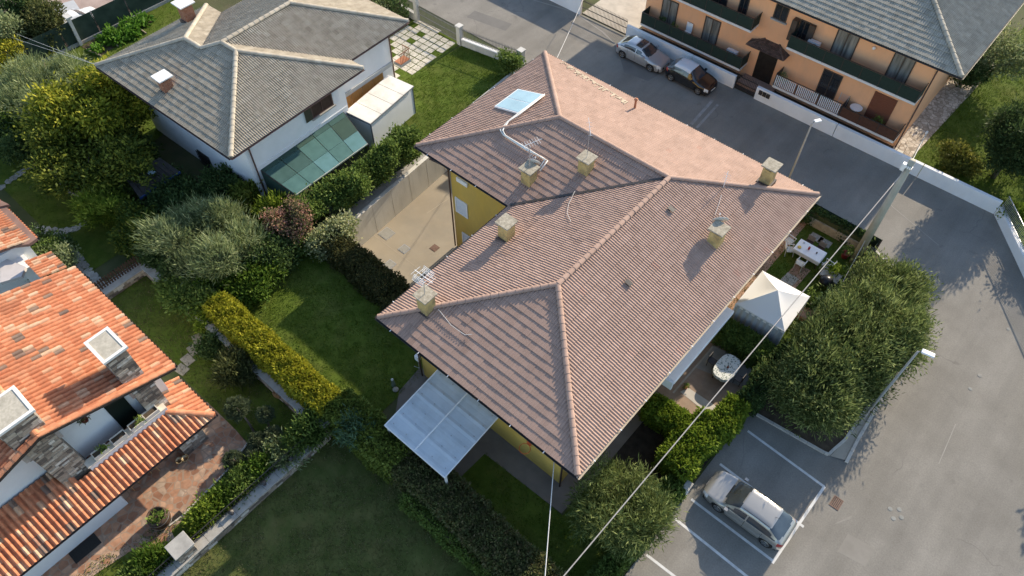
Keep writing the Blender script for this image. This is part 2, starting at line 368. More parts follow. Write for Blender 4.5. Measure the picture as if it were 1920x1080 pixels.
# ------------------------------------------------------------------ foliage
def leaf_mesh(name, p, d, ln, wd, tint, mat, droop=0.0, r=rng):
    n = len(p); d = d/np.linalg.norm(d, axis=1)[:, None]
    q = r.normal(size=(n, 3)); s = np.cross(d, q); s /= np.linalg.norm(s, axis=1)[:, None]+1e-9
    ln = np.asarray(ln).reshape(-1, 1)*np.ones((n, 1)); wd = np.asarray(wd).reshape(-1, 1)*np.ones((n, 1))
    mid = p+d*ln*.45; tip = p+d*ln; tip[:, 2] -= droop*ln[:, 0]
    v = np.stack([p, mid-s*wd/2, tip, mid+s*wd/2], 1).reshape(-1, 3)
    return new_mesh(name, v, np.arange(4*n).reshape(n, 4), mat, tint=tint)
def sph(n, r=rng):
    q = r.normal(size=(n, 3)); return q/np.linalg.norm(q, axis=1)[:, None]
def crown_points(blobs, n, clump=10, cs=.16, shell=.62, r=rng):
    """points clumped near the skin of several ellipsoids"""
    B = np.array([list(c)+list(ra) for c, ra in blobs], float); area = (B[:, 3]*B[:, 4]+B[:, 4]*B[:, 5]+B[:, 3]*B[:, 5]); k = max(1, n//clump)
    idx = r.choice(len(B), k, p=area/area.sum()); u = sph(k, r)
    lump = 1+.17*np.sin(u[:, 0]*7+idx)*np.cos(u[:, 1]*6+idx*2)+.15*np.sin(u[:, 2]*11+u[:, 0]*9+idx)
    rad = (shell+(1-shell)*r.random(k)**.6)*lump
    c = B[idx, :3]+u*B[idx, 3:]*rad[:, None]
    # keep only clumps outside the deep inside of the other blobs
    keep = np.ones(k, bool)
    for b in range(len(B)):
        q = (c-B[b, :3])/B[b, 3:]; keep &= (np.einsum('ij,ij->i', q, q) > (shell-.12)**2)
    c, u, rad = c[keep], u[keep], rad[keep]
    p = np.repeat(c, clump, 0)+r.normal(0, cs, (len(c)*clump, 3)); nrm = np.repeat(u, clump, 0)
    ct = np.repeat(r.random(len(c)), clump)
    return p, nrm, ct, np.repeat(rad, clump), np.repeat(r.normal(size=(len(c), 3)), clump, 0)
def bush(name, blobs, n, ln, wd, mat, parent, up=.35, spread=.8, clump=10, cs=.16, shell=.6, tint_amp=.5, zmin=.02, seed=0, part='crown', droop=0.0):
    r = np.random.default_rng(seed+11)
    p, nrm, ct, rad, cd = crown_points(blobs, n, clump, cs, shell, r)
    ok = p[:, 2] > zmin; p, nrm, ct, rad, cd = p[ok], nrm[ok], ct[ok], rad[ok], cd[ok]
    d = nrm+cd*spread*.75+r.normal(0, spread*.55, p.shape); d[:, 2] += up
    t = np.clip(.5+(ct-.5)*tint_amp*1.4+r.normal(0, .12, len(p)), 0, 1)
    L = ln*(.65+.7*r.random(len(p))); W = wd*(.7+.6*r.random(len(p)))
    return link(part, leaf_mesh(part, p, d, L, W, t, mat, droop, r), parent)
def trunk(parent, base, top, r0, mat, limbs=4, spread=.8, seed=0, name='trunk'):
    q = random.Random(seed); mb = MB(); b = Vector(base); t = Vector(top)
    m = b.lerp(t, .5)+Vector((q.uniform(-.1,.1), q.uniform(-.1,.1), 0)); mb.tube([b-Vector((0,0,.05)), b.lerp(m,.5), m, t], [r0*1.25, r0, r0*.8, r0*.45], 8)
    for i in range(limbs):
        a = 2*math.pi*(i+q.random()*.6)/limbs; s0 = b.lerp(t, q.uniform(.4, .8)); e = t+Vector((math.cos(a)*spread, math.sin(a)*spread, q.uniform(-.1, .5)*spread))
        mb.tube([s0, s0.lerp(e, .5)+Vector((0,0,.1*spread)), e], [r0*.5, r0*.35, r0*.12], 6)
    return mb.build(name, mat, parent, smooth=True)
def hedge_leaves(part, segs, n, ln, wd, mat, parent, seed=0, rough=.12, up=.3, tint_amp=.6):
    """segs: (x0,x1,y0,y1,z0,z1) boxes, leaves on the skin of a clipped hedge with an uneven face"""
    r = np.random.default_rng(seed+5); P = []; D = []
    A = []
    for (x0,x1,y0,y1,z0,z1) in segs:
        dx, dy, dz = x1-x0, y1-y0, z1-z0; A.append(dx*dy+2*dz*(dx+dy))
    A = np.array(A); cnt = (n*A/A.sum()).astype(int)
    for (x0,x1,y0,y1,z0,z1), k in zip(segs, cnt):
        dx, dy, dz = x1-x0, y1-y0, z1-z0; w = np.array([dx*dy*1.3, dx*dz, dx*dz, dy*dz, dy*dz]); s = r.choice(5, k, p=w/w.sum()); u, v = r.random(k), r.random(k)
        p = np.empty((k, 3)); d = np.zeros((k, 3))
        for f in range(5):
            i = s == f
            if f == 0: p[i] = np.stack([x0+u[i]*dx, y0+v[i]*dy, np.full(i.sum(), z1)], 1); d[i, 2] = 1
            if f in (1, 2): p[i] = np.stack([x0+u[i]*dx, np.full(i.sum(), y0 if f == 1 else y1), z0+v[i]*dz], 1); d[i, 1] = -1 if f == 1 else 1
            if f in (3, 4): p[i] = np.stack([np.full(i.sum(), x0 if f == 3 else x1), y0+u[i]*dy, z0+v[i]*dz], 1); d[i, 0] = -1 if f == 3 else 1
        wob = .55*np.sin(p[:, 0]*2.3+p[:, 1]*1.7)+.45*np.sin(p[:, 0]*5.1-p[:, 1]*4.3+p[:, 2]*4)+.5*np.sin(p[:, 1]*3.7+p[:, 2]*3)
        p += d*(rough*wob*.6-rough*1.6*(r.random(k)[:, None]**1.6).ravel()*1.0+rough*.5)[:, None]
        # round the arrises
        P.append(p); D.append(d)
    p = np.concatenate(P); d = np.concatenate(D)
    q = np.sin(p[:, 0]*9.1+p[:, 2]*7)*np.sin(p[:, 1]*8.3-p[:, 2]*5)
    t = np.clip(.5+q*.3*tint_amp+r.normal(0, .2, len(p))*tint_amp, 0, 1)
    d = d+r.normal(0, .75, d.shape); d[:, 2] += up
    return link(part, leaf_mesh(part, p, d, ln*(.6+.8*r.random(len(p))), wd*(.7+.6*r.random(len(p))), t, mat, 0, r), parent)
bark = M('bark', (.10,.075,.055), (.17,.13,.10), 8, .95, .4, 40)
twig = M('hedge_twigs', (.065,.075,.030), (.10,.105,.045), 6, .95, .4, 30)
def hedge(name, label, segs, n, ln, wd, mat, seed=0, group=None, rough=.12, **k):
    x = [s[0] for s in segs]+[s[1] for s in segs]; y = [s[2] for s in segs]+[s[3] for s in segs]
    t = thing(name, label, 'hedge', ((min(x)+max(x))/2, (min(y)+max(y))/2, segs[0][4]), group=group)
    mb = MB(); s = rough*1.5
    for (x0,x1,y0,y1,z0,z1) in segs: mb.box(x0+s, x1-s, y0+s, y1-s, z0, z1-s)
    mb.build('branches', twig, t); hedge_leaves('leaves', segs, n, ln, wd, mat, t, seed, rough, **k); return t
def leafmat(name, dark, mid, light, tr=.35, rough=.6):
    return Mtint(name, [(0, dark), (.5, mid), (1, light)], rough=rough, noise=.15, nscale=2.0, translucent=tr, spec=.12)
lf_green = leafmat('leaf_green', (.060,.100,.022), (.125,.190,.042), (.235,.310,.075))
lf_dark = leafmat('leaf_dark', (.034,.064,.022), (.070,.115,.036), (.130,.190,.058))
lf_lime = leafmat('leaf_lime', (.07,.12,.014), (.16,.23,.025), (.33,.39,.06))
lf_yellow = leafmat('leaf_golden', (.11,.13,.012), (.30,.30,.025), (.55,.48,.06))
lf_olive = leafmat('leaf_olive', (0.104,0.141,0.055), (0.216,0.262,0.112), (0.375,0.413,0.216))
lf_tam = leafmat('leaf_tamarisk', (.055,.082,.024), (.135,.175,.052), (.27,.31,.11))
lf_red = leafmat('leaf_purple', (.070,.095,.030), (.130,.150,.055), (.27,.19,.11))
lf_pale = leafmat('leaf_variegated', (0.130,0.169,0.058), (0.312,0.338,0.156), (0.585,0.585,0.325))
lf_con = leafmat('leaf_conifer', (0.021,0.039,0.015), (0.044,0.072,0.024), (0.081,0.118,0.039))
lf_pink = leafmat('leaf_pink', (.10,.12,.045), (.24,.19,.10), (.52,.27,.21))
grass_m = leafmat('grass_blade', (.045,.085,.006), (.085,.140,.011), (.155,.205,.025), tr=.3)
grass_dry = leafmat('grass_dry', (.060,.075,.022), (.110,.115,.042), (.26,.215,.12), tr=.3)
def in_poly(x, y, poly):
    ins = np.zeros(len(x), bool); n = len(poly)
    for i in range(n):
        x0, y0 = poly[i]; x1, y1 = poly[(i+1)%n]
        c = ((y0 > y) != (y1 > y)) & (x < (x1-x0)*(y-y0)/((y1-y0) or 1e-9)+x0); ins ^= c
    return ins
def sheet(name, poly, z, mat, parent=None, kind='structure'):
    n = len(poly); a = sum(poly[i][0]*poly[(i+1)%n][1]-poly[(i+1)%n][0]*poly[i][1] for i in range(n))
    if a < 0: poly = poly[::-1]
    return link(name, new_mesh(name, [(p[0], p[1], z) for p in poly], [tuple(range(n))], mat), parent, kind)
def lawn(poly, z, dens, mat, label, seed=0, hgt=.07, holes=(), dry=None, base=None):
    sheet('lawn', poly, z, base or lawn_m)
    r = np.random.default_rng(seed+31); P = np.array(poly); lo, hi = P.min(0), P.max(0); n = int((hi-lo).prod()*dens)
    x = lo[0]+r.random(n)*(hi[0]-lo[0]); y = lo[1]+r.random(n)*(hi[1]-lo[1]); k = in_poly(x, y, poly)
    for h in holes: k &= ~in_poly(x, y, h)
    patch = np.sin(x*1.9+seed)*np.sin(y*2.3)+.6*np.sin(x*4.3-y*3.7)+.5*np.sin(y*6.1+x*5.2)
    bare = np.sin(x*.9+1.7*np.sin(y*.7)+seed)*np.sin(y*.8+1.3*np.sin(x*.6))
    k &= (r.random(n) < np.clip(.75+.3*patch-(np.clip(bare-.45,0,1)*(1.6 if dry else .5)), .12, 1)); x, y, patch = x[k], y[k], patch[k]
    p = np.stack([x, y, np.full(len(x), z)], 1); d = r.normal(0, .75, p.shape); d[:, 2] = 1
    t = np.clip(.45+patch*.13+r.normal(0, .2, len(p)), 0, 1)
    me = leaf_mesh('grass', p, d, hgt*(.6+.9*r.random(len(p))), .035, t, mat, 0, r)
    return tag(link('grass', me), label, 'grass', kind='stuff')
# ================================================================== THE SETTING
# courtyard hole in the ground sheet
CX0, CX1, CY0, CY1 = -29.0, -16.9, 15.35, 31.3
GB = 700.0
_gx = [-GB, CX0, CX1, GB]; _gy = [-GB, CY0, CY1, GB]
gv = [(x, y, -.03) for y in _gy for x in _gx]
gf = [(j*4+i, j*4+i+1, (j+1)*4+i+1, (j+1)*4+i) for j in range(3) for i in range(3) if not (i == 1 and j == 1)]
ground_m = M('ground_grass', (.050,.068,.022), (.085,.095,.036), .8, .95, .4, 30, c3=(.12,.095,.06), scale3=.25, mix3=.6)
link('ground', new_mesh('ground', gv, gf, ground_m), None, 'structure')
# asphalt: street and square
road = [(-110, 36.75), (-30.3, 36.6), (-2.2, 36.35), (-2.5, 21.6), (-2.55, -40), (70, -40), (70, -34), (2.05, 44.45), (2.0, 44.45), (-110, 44.45)]
sheet('road', road, 0.0, asphalt)
# ---- road markings (each its own sheet of paint)
paint = M('road_paint', (.58,.57,.54), (.66,.65,.62), 2.5, .8, .2, 50, c3=(.36,.35,.33), scale3=2.2, mix3=.55)
old_paint = M('worn_road_paint', (.27,.265,.25), (.36,.35,.33), 3, .9, c3=(.24,.225,.2), scale3=2.0, mix3=.8)
def stripe(name, a, b, w, mat, z=.004, label=None):
    a = np.array(a[:2]); b = np.array(b[:2]); d = (b-a)/np.linalg.norm(b-a); s = np.array((-d[1], d[0]))*w/2
    return sheet(name, [tuple(a-s), tuple(b-s), tuple(b+s), tuple(a+s)], z, mat)
stall = [((1402,808),(1546,913)), ((1350,870),(1507,988)), ((1296,936),(1451,1053)), ((1266,973),(1412,1090)), ((1212,1040),(1300,1108))]
mk = [stripe('parking_line', at(*a), at(*b), .13, paint) for a, b in stall]
stripe('parking_line', at(1546,912), at(1448,1056), .13, paint, .008)
stripe('worn_line', at(1336,188), at(1296,233), .22, old_paint); stripe('worn_line', at(1346,196), at(1306,240), .18, old_paint)
# asphalt patches and trench scars
patch_m = M('asphalt_patch', (.15,.142,.13), (.185,.175,.158), .8, .95, .3, 60)
patch_m2 = M('asphalt_patch_pale', (.225,.208,.18), (.262,.243,.212), 1.2, .95, .3, 60, c3=(.19,.175,.15), scale3=1.4, mix3=.5)
pale_m = M('asphalt_scar', (.27,.255,.225), (.32,.30,.27), 1.5, .95, .3, 60)
sheet('asphalt_patch', [at2(1160,98), at2(1245,134), at2(1215,152), at2(1170,135)], .004, patch_m)
sheet('asphalt_patch', [at2(1590,1000), at2(1640,1030), at2(1622,1062), at2(1570,1034)], .003, patch_m2)
sheet('asphalt_patch', [at2(1560,985), at2(1572,978), at2(1600,965), at2(1592,974)], .004, patch_m2)
sheet('asphalt_patch', [at2(890,20), at2(960,45), at2(948,58), at2(875,32)], .004, patch_m)
for a, b, w in (((1075,22),(1130,60),.14), ((1130,60),(1158,88),.14), ((1000,0),(1075,22),.12), ((1655,372),(1760,460),.05), ((1760,870),(1792,795),.04)):
    stripe('asphalt_scar', at(*a), at(*b), w, pale_m)
# drains and covers in the square
iron = M('cast_iron', (.14,.085,.06), (.20,.12,.09), 8, .7, .4, 40)
def grate(u, v, z, w, l, label, mat=iron, rot=0.0, slots=5):
    p = at(u, v, z); t = thing('drain_grate', label, 'drain', p, rot)
    MB((p[0], p[1], z), rot).box(-w/2, w/2, -l/2, l/2, .002, .010).build('pit', black_m, t)
    fr = MB((p[0], p[1], z), rot)
    for (a, b, c, d) in ((-w/2, w/2, -l/2, -l/2+.04), (-w/2, w/2, l/2-.04, l/2), (-w/2, -w/2+.04, -l/2+.04, l/2-.04), (w/2-.04, w/2, -l/2+.04, l/2-.04)): fr.box(a, b, c, d, .004, .022)
    fr.build('frame', mat, t)
    for i in range(slots):
        x = -w/2+.04+(w-.08)*(i+.5)/slots; MB((p[0], p[1], z), rot).box(x-(w-.08)/slots*.3, x+(w-.08)/slots*.3, -l/2+.04, l/2-.04, .006, .018).build('bar', mat, t)
    return t
grate(1568, 943, 0, .48, .62, 'rusty square iron drain grate in the asphalt by the parking bays')
def cover(u, v, z, r, label, mat=steel, n=12):
    p = at(u, v, z); mb = MB().lathe((p[0], p[1], z), [(r, .002), (r, .012), (r*.85, .016)], n); o = mb.build('valve_cover', mat)
    return tag(o, label, 'cover')
cov_m = M('cover_cement', (.22,.22,.20), (.27,.27,.25), 4, .9)
for (u, v, l) in ((1669,954,'upper left of four small round cement covers in the square'), (1686,955,'upper right of four small round cement covers in the square'), (1675,972,'lower left of four small round cement covers in the square'), (1690,970,'lower right of four small round cement covers in the square')):
    tag(cover(u, v, 0, .11, l, cov_m), l, 'cover', 'four cement covers')
cover(1837, 704, 0, .12, 'small grey valve cover in the open asphalt', M('cover_grey2', (.22,.21,.19), (.28,.27,.24), 6, .9)); cover(1890, 617, 0, .09, 'pale round valve cover high in the open asphalt', cov_m); cover(1819, 729, 0, .10, 'pinkish round cover beside the grey valve cover', cov_m)
# ---- planting bed of the big shrubs with kerb
kerb_px = [(1418,778),(1545,850),(1553,853),(1560,846),(1583,826),(1621,771),(1668,716),(1706,655),(1718,610),(1706,560),(1690,528),(1668,500),(1641,472)]
kb = [at2(*p) for p in kerb_px]
bed = kb+[(-2.45, 36.3), (-2.45, 21.7)]
sheet('planting_bed', bed, .075, soil)
kerb_m = M('kerb_concrete', (.50,.46,.40), (.58,.54,.47), 3, .9, .2, 30, c3=(.3,.28,.25), scale3=2, mix3=.5)
def kerb_run(pts, name='kerb', w=.14, h=.12):
    root = None; k = 0
    for a, b in zip(pts[:-1], pts[1:]):
        a = np.array(a); b = np.array(b); L = np.linalg.norm(b-a); n = max(1, int(round(L/.9))); d = (b-a)/L; s = np.array((-d[1], d[0]))*w/2
        for i in range(n):
            p = a+d*(L*i/n+.008); q = a+d*(L*(i+1)/n-.008); mb = MB().prism([tuple(p-s), tuple(q-s), tuple(q+s), tuple(p+s)], -.02, h+.006*math.sin(k*2.1))
            if root is None: root = mb.build(name, kerb_m, None, 'structure')
            else: mb.build('kerbstone', kerb_m, root)
            k += 1
    return root
kerb_run(kb)
# pale concrete apron with cracks at the tip of the bed
apron = [at2(1553,852), at2(1586,862), at2(1622,790), at2(1598,812), at2(1575,838)]
sheet('pavement', [at2(1556,856), at2(1586,864), at2(1604,828), at2(1626,786), at2(1640,760), at2(1583,828)], .055, M('apron_concrete', (.36,.32,.26), (.43,.39,.32), 1.5, .95, .3, 30, c3=(.2,.18,.14), scale3=1.5, mix3=.5))
kerb_run([at2(1586,868), at2(1606,828), at2(1640,770), at2(1670,722), at2(1708,656), at2(1720,612)], 'kerb', .16, .10)

# ---- green lawns
lawn([(-28.9,8.0),(-17.0,8.0),(-17.0,12.0),(-18.0,14.2),(-22.5,14.6),(-28.9,15.0)], .0, 330, grass_m, 'mown back lawn half in shade left of the pink-roofed house', 1)
lawn([(-17.84,-8),(-4.6,-8),(-4.6,7.3),(-17.84,7.3)], .0, 330, grass_dry, 'patchy dry dark lawn at the bottom of the picture', 2, dry=True, base=dry_lawn_m)
lawn([(-11.3,8.3),(-6.6,11.0),(-6.6,8.3)], .0, 10, grass_m, 'tiny patch of grass', 3) if False else None
lawn([(-11.4,8.3),(-3.0,8.3),(-3.0,14.0),(-6.4,14.0),(-6.4,11.05),(-11.4,11.05)], .0, 320, grass_m, 'shaded strip of lawn between paving and bottom hedge', 4)
lawn([(-35.2,22.2),(-29.3,22.2),(-29.6,36.2),(-35.6,35.6),(-35.9,28.6)], .0, 320, grass_m, 'bright sunlit lawn beside the white lean-to shed', 5)
lawn([(-7.2,26.0),(-2.7,26.0),(-2.7,36.0),(-7.2,36.0)], .0, 330, grass_m, 'small garden lawn around the white dining table', 6)
lawn([(-3.9,44.7),(3,44.7),(26,66),(26,80),(-3.0,80)], .0, 200, grass_m, 'sunlit lawn right of the apricot apartment house', 7, .10)
lawn([(-58,4),(-37,4),(-37,12),(-44,12),(-46,24),(-58,24)], .0, 120, grass_m, 'garden grass behind the grey-roofed white house', 8)
lawn([(-36,3.6),(-34.5,6.1),(-19.0,6.1),(-18.6,3.6),(-20.7,3.5),(-24,3.5)], .0, 260, grass_dry, 'shaded garden grass below the stone boundary wall', 9, .09)
lawn([(-20.2,3.4),(-18.6,3.4),(-18.6,-9),(-21.4,-9),(-21.4,-4.6),(-20.3,-1.0)], .0, 260, grass_m, 'sunny grass strip along the terracotta patio', 10, .09)
# ================================================================== COURTYARD
ct = [(CX1, CY0), (CX1, CY1), (CX0, CY1), (CX0, CY0)]
sheet('courtyard_floor', ct, -2.5, courtyard_m)
joint_m = M('floor_joint', (.40,.34,.26), (.46,.39,.30), 3, .95)
stripe('expansion_joint', at(700,440,-2.5), at(806,520,-2.5), .03, joint_m, -2.496); stripe('expansion_joint', at(800,400,-2.5), at(845,370,-2.5), .03, joint_m, -2.496)
sheet('painted_shade_strip', [at2(800,535,-2.5), at2(856,463,-2.5), (-16.95, 21.35), (-16.95, 17.0)], -2.497, M('shade_concrete', (.30,.29,.26), (.36,.345,.31), 1, .9))  # grey sheet painting the house corner's shadow onto the floor
for (u, v, w, l, lab, mt) in ((725,438,.85,.85,'large grey square manhole cover in the beige courtyard', concrete), (758,467,.62,.62,'grey manhole cover in the middle of the beige courtyard', concrete), (815,465,.5,.5,'brown iron drain cover near the yellow wall', iron), (731,496,.62,.62,'pale manhole cover beside the courtyard hedge', concrete)):
    p = at(u, v, -2.5); t = thing('manhole_cover', lab, 'manhole', p)
    MB().box(p[0]-w/2, p[0]+w/2, p[1]-l/2, p[1]+l/2, -2.499, -2.485).build('rim', steel if mt is concrete else iron, t); MB().box(p[0]-w/2+.04, p[0]+w/2-.04, p[1]-l/2+.04, p[1]+l/2-.04, -2.49, -2.478).build('plate', M('cover_grey', (.26,.25,.22), (.32,.31,.28), 6, .9) if mt is concrete else iron, t)
rw = thing('retaining_wall', 'grey streaked concrete retaining wall along the sunken courtyard', 'wall', (-28.4, 21, 0))
def rx(y): return -28.0-(y-15.3)*.072
bevel(MB().prism([(rx(15.3), 15.3), (rx(31.3), 31.3), (rx(31.3)-.28, 31.3), (rx(15.3)-.28, 15.3)], -2.55, .06).build('wall', wall_conc, rw), .02)
for k in range(1, 9):
    y = 15.3+k*1.75; MB().prism([(rx(y)+.004, y-.006), (rx(y)+.004, y+.006), (rx(y)-.1, y+.006), (rx(y)-.1, y-.006)], -2.5, -.02).build('formwork_joint', joint_m, rw)
tag(MB().box(-28.2, CX1, 15.05, 15.33, -2.55, -.05).build('retaining_wall', wall_conc), 'concrete wall of the sunken courtyard under the hedge', 'wall')
tag(MB().box(-29.2, -23.4, 31.05, 31.32, -2.55, .05).build('retaining_wall', wall_conc), 'far end wall of the sunken courtyard behind the roof', 'wall')
MB().prism([(rx(15.3)-.285, 15.3), (rx(31.3)-.285, 31.3), (-29.6, 31.3), (-29.6, 15.3)], -.3, -.004).build('gravel_strip', M('gravel', (.30,.29,.27), (.46,.44,.41), 25, .95, .8, 60), None, 'structure')

# ================================================================== PINK-ROOFED YELLOW HOUSE
EZ = 5.4; SL = 1.82/6.1; X0, X1, Y0, Y1 = -18.25, -6.0, 11.1, 32.6; XV, YV, XL = -18.25, 20.85, -25.5
RZ = EZ+1.82; xr = -12.12; yr = 26.55
E1, E2, E3, E4, E5, V_ = (X0,Y0,EZ), (X1,Y0,EZ), (X1,Y1,EZ), (XL,Y1,EZ), (XL,YV,EZ), (XV,YV,EZ)
hw = (X1-X0)/2; R1 = (xr, Y0+hw, EZ+hw*SL); hw2 = (Y1-YV)/2
R2 = (xr, Y1-hw, EZ+hw*SL); R3 = (XL+hw2, (Y1+YV)/2, EZ+hw2*SL)
# ridge ends made exactly coplanar with their slopes
R2 = (xr, yr, EZ+hw*SL); R3 = (XL+6.0, yr, EZ+6.0*SL)
house = thing('yellow_house', 'yellow L-shaped house under a pinkish clay hip roof in the centre', 'house', (-13, 20, 0))
roof_mat = Mtint('pink_tiles', [(0, (.300,.196,.148)), (.45, (.375,.250,.192)), (.8, (.415,.280,.217)), (1, (.34,.17,.12))], .82, .07, 1.2, .2, 30, blotch=(.24,.165,.13), bl_scale=.35, bl_mix=.25)
slopesA = [[E2, E3, R2, R1], [E1, E2, R1], [V_, E1, R1, R2], [E5, V_, R2, R3], [E4, E5, R3], [E3, E4, R3, R2]]
deck = MB()
for s in slopesA: deck.add([(p[0], p[1], p[2]-.03) for p in s], [tuple(range(len(s)))] if (Vector(s[1])-Vector(s[0])).cross(Vector(s[2])-Vector(s[0])).z > 0 else [tuple(range(len(s)-1, -1, -1))])
foot = [E1, E2, E3, E4, E5, V_]
roofA = deck.build('roof', M('roof_deck', (.22,.13,.10), (.28,.17,.13), 2, .9), house)
MB().prism([(p[0], p[1]) for p in foot], EZ-.22, EZ-.05).build('soffit', M('soffit', (.50,.40,.28), (.56,.45,.33), 2, .9), house)
tile_roof(roofA, slopesA, .30, .40, [(a, h*1.2) for a, h in PORT], .021, roof_mat, lambda r: float(np.clip(r.normal(.5, .13), 0, .88)), 1)
for a, b in ((E1,R1),(E2,R1),(R1,R2),(E3,R2),(R3,R2),(E4,R3),(E5,R3)): cap_run(roofA, a, b, roof_mat, (.5,.62,.72,.8), .40, .135)
# valley gutter
vd = Vector(R2)-Vector(V_); MB().beam(Vector(V_)+Vector((0,0,.065)), Vector(R2)+Vector((0,0,.055)), .16, .03).build('valley_gutter', dark_metal, house)
for a, b in ((E1,E2),(E2,E3),(E3,E4),(E4,E5),(E5,V_),(V_,E1)):
    d = (Vector(b)-Vector(a)).normalized(); o = d.cross(Vector((0,0,1)))*.085
    half_pipe_gutter(house, Vector(a)+o-d*(.08 if (a, b) != (V_, E1) else 0), Vector(b)+o+d*.08, dark_metal if (a, b) != (E2, E3) else cream_metal, .08)
    L = (Vector(b)-Vector(a)).length
    for k in range(int(L/1.9)):
        p = Vector(a)+d*(1.0+k*1.9); MB().beam(p+o*2.1+Vector((0,0,-.035)), p-o*.6+Vector((0,0,.0)), .035, .02).build('gutter_bracket', white_metal, house)
# walls (wing along y, wing towards the street)
MB().prism([(-16.9,12.2),(-7.5,12.2),(-7.5,31.3),(-23.4,31.3),(-23.4,21.4),(-16.9,21.4)], -2.5, EZ-.2).build('wall', yellow_wall, house)
# window shutters of the courtyard facade (y = 21.4, seen from -y)
def facade_window(h, u0, v0, u1, v1, y, nm='window', closed=True, size=None):
    p = ony(u0, v0, y); q = ony(u1, v1, y); x0, x1 = sorted((p[0], q[0])); z0, z1 = sorted((p[2], q[2]))
    fr = MB().frame((x0, y-.004, z0), (1,0,0), (0,0,1), x1-x0, z1-z0, .10, .06).build(nm, white_metal, h)
    MB().panel((x0, y-.004, z0), (1,0,0), (0,0,1), .10, x1-x0-.10, .10, z1-z0-.10, .03).build('shutter', M('pale_shutter', (.66,.68,.70), (.72,.74,.76), 3, .6), fr)
    n = int((z1-z0-.2)/.14)
    for k in range(n): MB().panel((x0, y-.004, z0), (1,0,0), (0,0,1), .12, x1-x0-.12, .12+k*.14, .12+k*.14+.11, .042, .028).build('slat', MATS['pale_shutter'], fr)
for (u0, v0, u1, v1) in ((853.6,368,878.6,410),):
    facade_window(house, u0, v0, u1, v1, 21.4)
p = ony(868, 432, 21.4); p2 = ony(884, 450, 21.4); 
facade_window(house, 867, 434, 893, 470, 21.4)
# wall light box under the eave, white vent on the side wall
p = ony(860, 333, 21.4); MB().box(p[0]-.1, p[0]+.75, 21.28, 21.4, p[2]-.25, p[2]+.05).build('wall_lamp', white_metal, house)
# downpipes at the corners
for (x, y) in ((-23.46, 21.3), (-16.95, 12.1), (-7.42, 12.1), (-7.42, 30.9)):
    zb = -2.4 if y > 20 and x < -17 else .02; MB().tube([(x, y, zb), (x, y, 4.6), (x+(.8 if x > -10 else -.9)*.9, y-.9*.7, EZ-.15)], .05, 8).build('downpipe', brown_metal, house, smooth=True)
# chimneys
ch_wall = M('chimney_render', (.48,.36,.14), (.56,.43,.19), 2.5, .92, .3, 40, c3=(.20,.15,.085), scale3=1.8, mix3=.85)
ch_slab = M('chimney_slab', (.30,.265,.20), (.46,.41,.32), 7, .95, .5, 30, c3=(.20,.17,.12), scale3=4, mix3=.6)
nS = (0, -SL, 1); nN = (0, SL, 1); nE = (SL, 0, 1); nW = (-SL, 0, 1)
def chimney(px, n, p0, w=.62, h=1.05, cap=.86, parent=None, wm=ch_wall, sm=ch_slab, lead=True):
    c = onplane(px[0], px[1], n, p0); x1, y0 = c[0], c[1]; x0, y1 = x1-w, y0+w; zt = c[2]+h; o = (cap-w)/2
    s = MB().box(x0, x1, y0, y1, c[2]-.6, zt-.16).build('chimney', wm, parent)
    for (a, b) in ((x0, y0), (x1-.12, y0), (x0, y1-.12), (x1-.12, y1-.12)): MB().box(a+.002, a+.118, b+.002, b+.118, zt-.16, zt).build('cap_post', wm, s)
    MB().box(x0+.14, x1-.14, y0+.14, y1-.14, zt-.16, zt-.02).build('flue', black_m, s)
    bevel(MB().box(x0-o, x1+o, y0-o, y1+o, zt, zt+.085).build('cap_slab', sm, s), .015)
    if lead: MB().box(x0-.10, x1+.10, y0-.10, y1+.10, c[2]-.45, c[2]+.02).build('lead_flashing', M('lead', (.07,.055,.05), (.11,.085,.075), 6, .6), s)
    return (x0+x1)/2, (y0+y1)/2, zt+.085
cS2 = chimney((992.8,353), nS, E5, parent=house); cS2b = chimney((1099.3,333.8), nS, E5, parent=house)
cW = chimney((950.8,454.7), nW, V_, parent=house); cS = chimney((801,594), nS, E1, parent=house, h=1.15)
cE = chimney((1343.3,468.3), nE, E2, parent=house, h=1.1); cN = chimney((1441,349), nE, E2, parent=house, h=1.1)
# terracotta vent pipe on the street slope
p = onplane(1190, 203, nN, E3); MB().lathe(p-np.array((0,0,.2)), [(.07,0),(.07,.8),(.12,.83),(.12,.9),(.05,.95)], 12).build('vent_pipe', terracotta, house)
# two dark ventilation tiles and reddish replacement tiles
for (u, v) in ((1258,395),(1178,533)):
    c = onplane(u, v, nE, E2); MB().beam(c+np.array((-.17,0,.13+.17*SL)), c+np.array((.17,0,.13-.17*SL)), .26, .05).build('vent_tile', dark_metal, house)
# moss-bleached cement patch along the street eave
pm = M('mortar_patch', (.40,.33,.24), (.50,.42,.31), 4, .95)
for k in range(44):
    u = 1058+k*2.75+random.uniform(-1,1); v = 118+k*1.7+random.uniform(-.5,.5); c = onplane(u, v, nN, E3); c2 = c+np.array((0,-.12-.5*random.random()**1.5,0)); c2[2] = c[2]+SL*(c[1]-c2[1])
    MB().beam(c+np.array((0,0,.045)), c2+np.array((0,0,.05)), .04+.09*random.random(), .02).build('mortar_patch', pm, house)
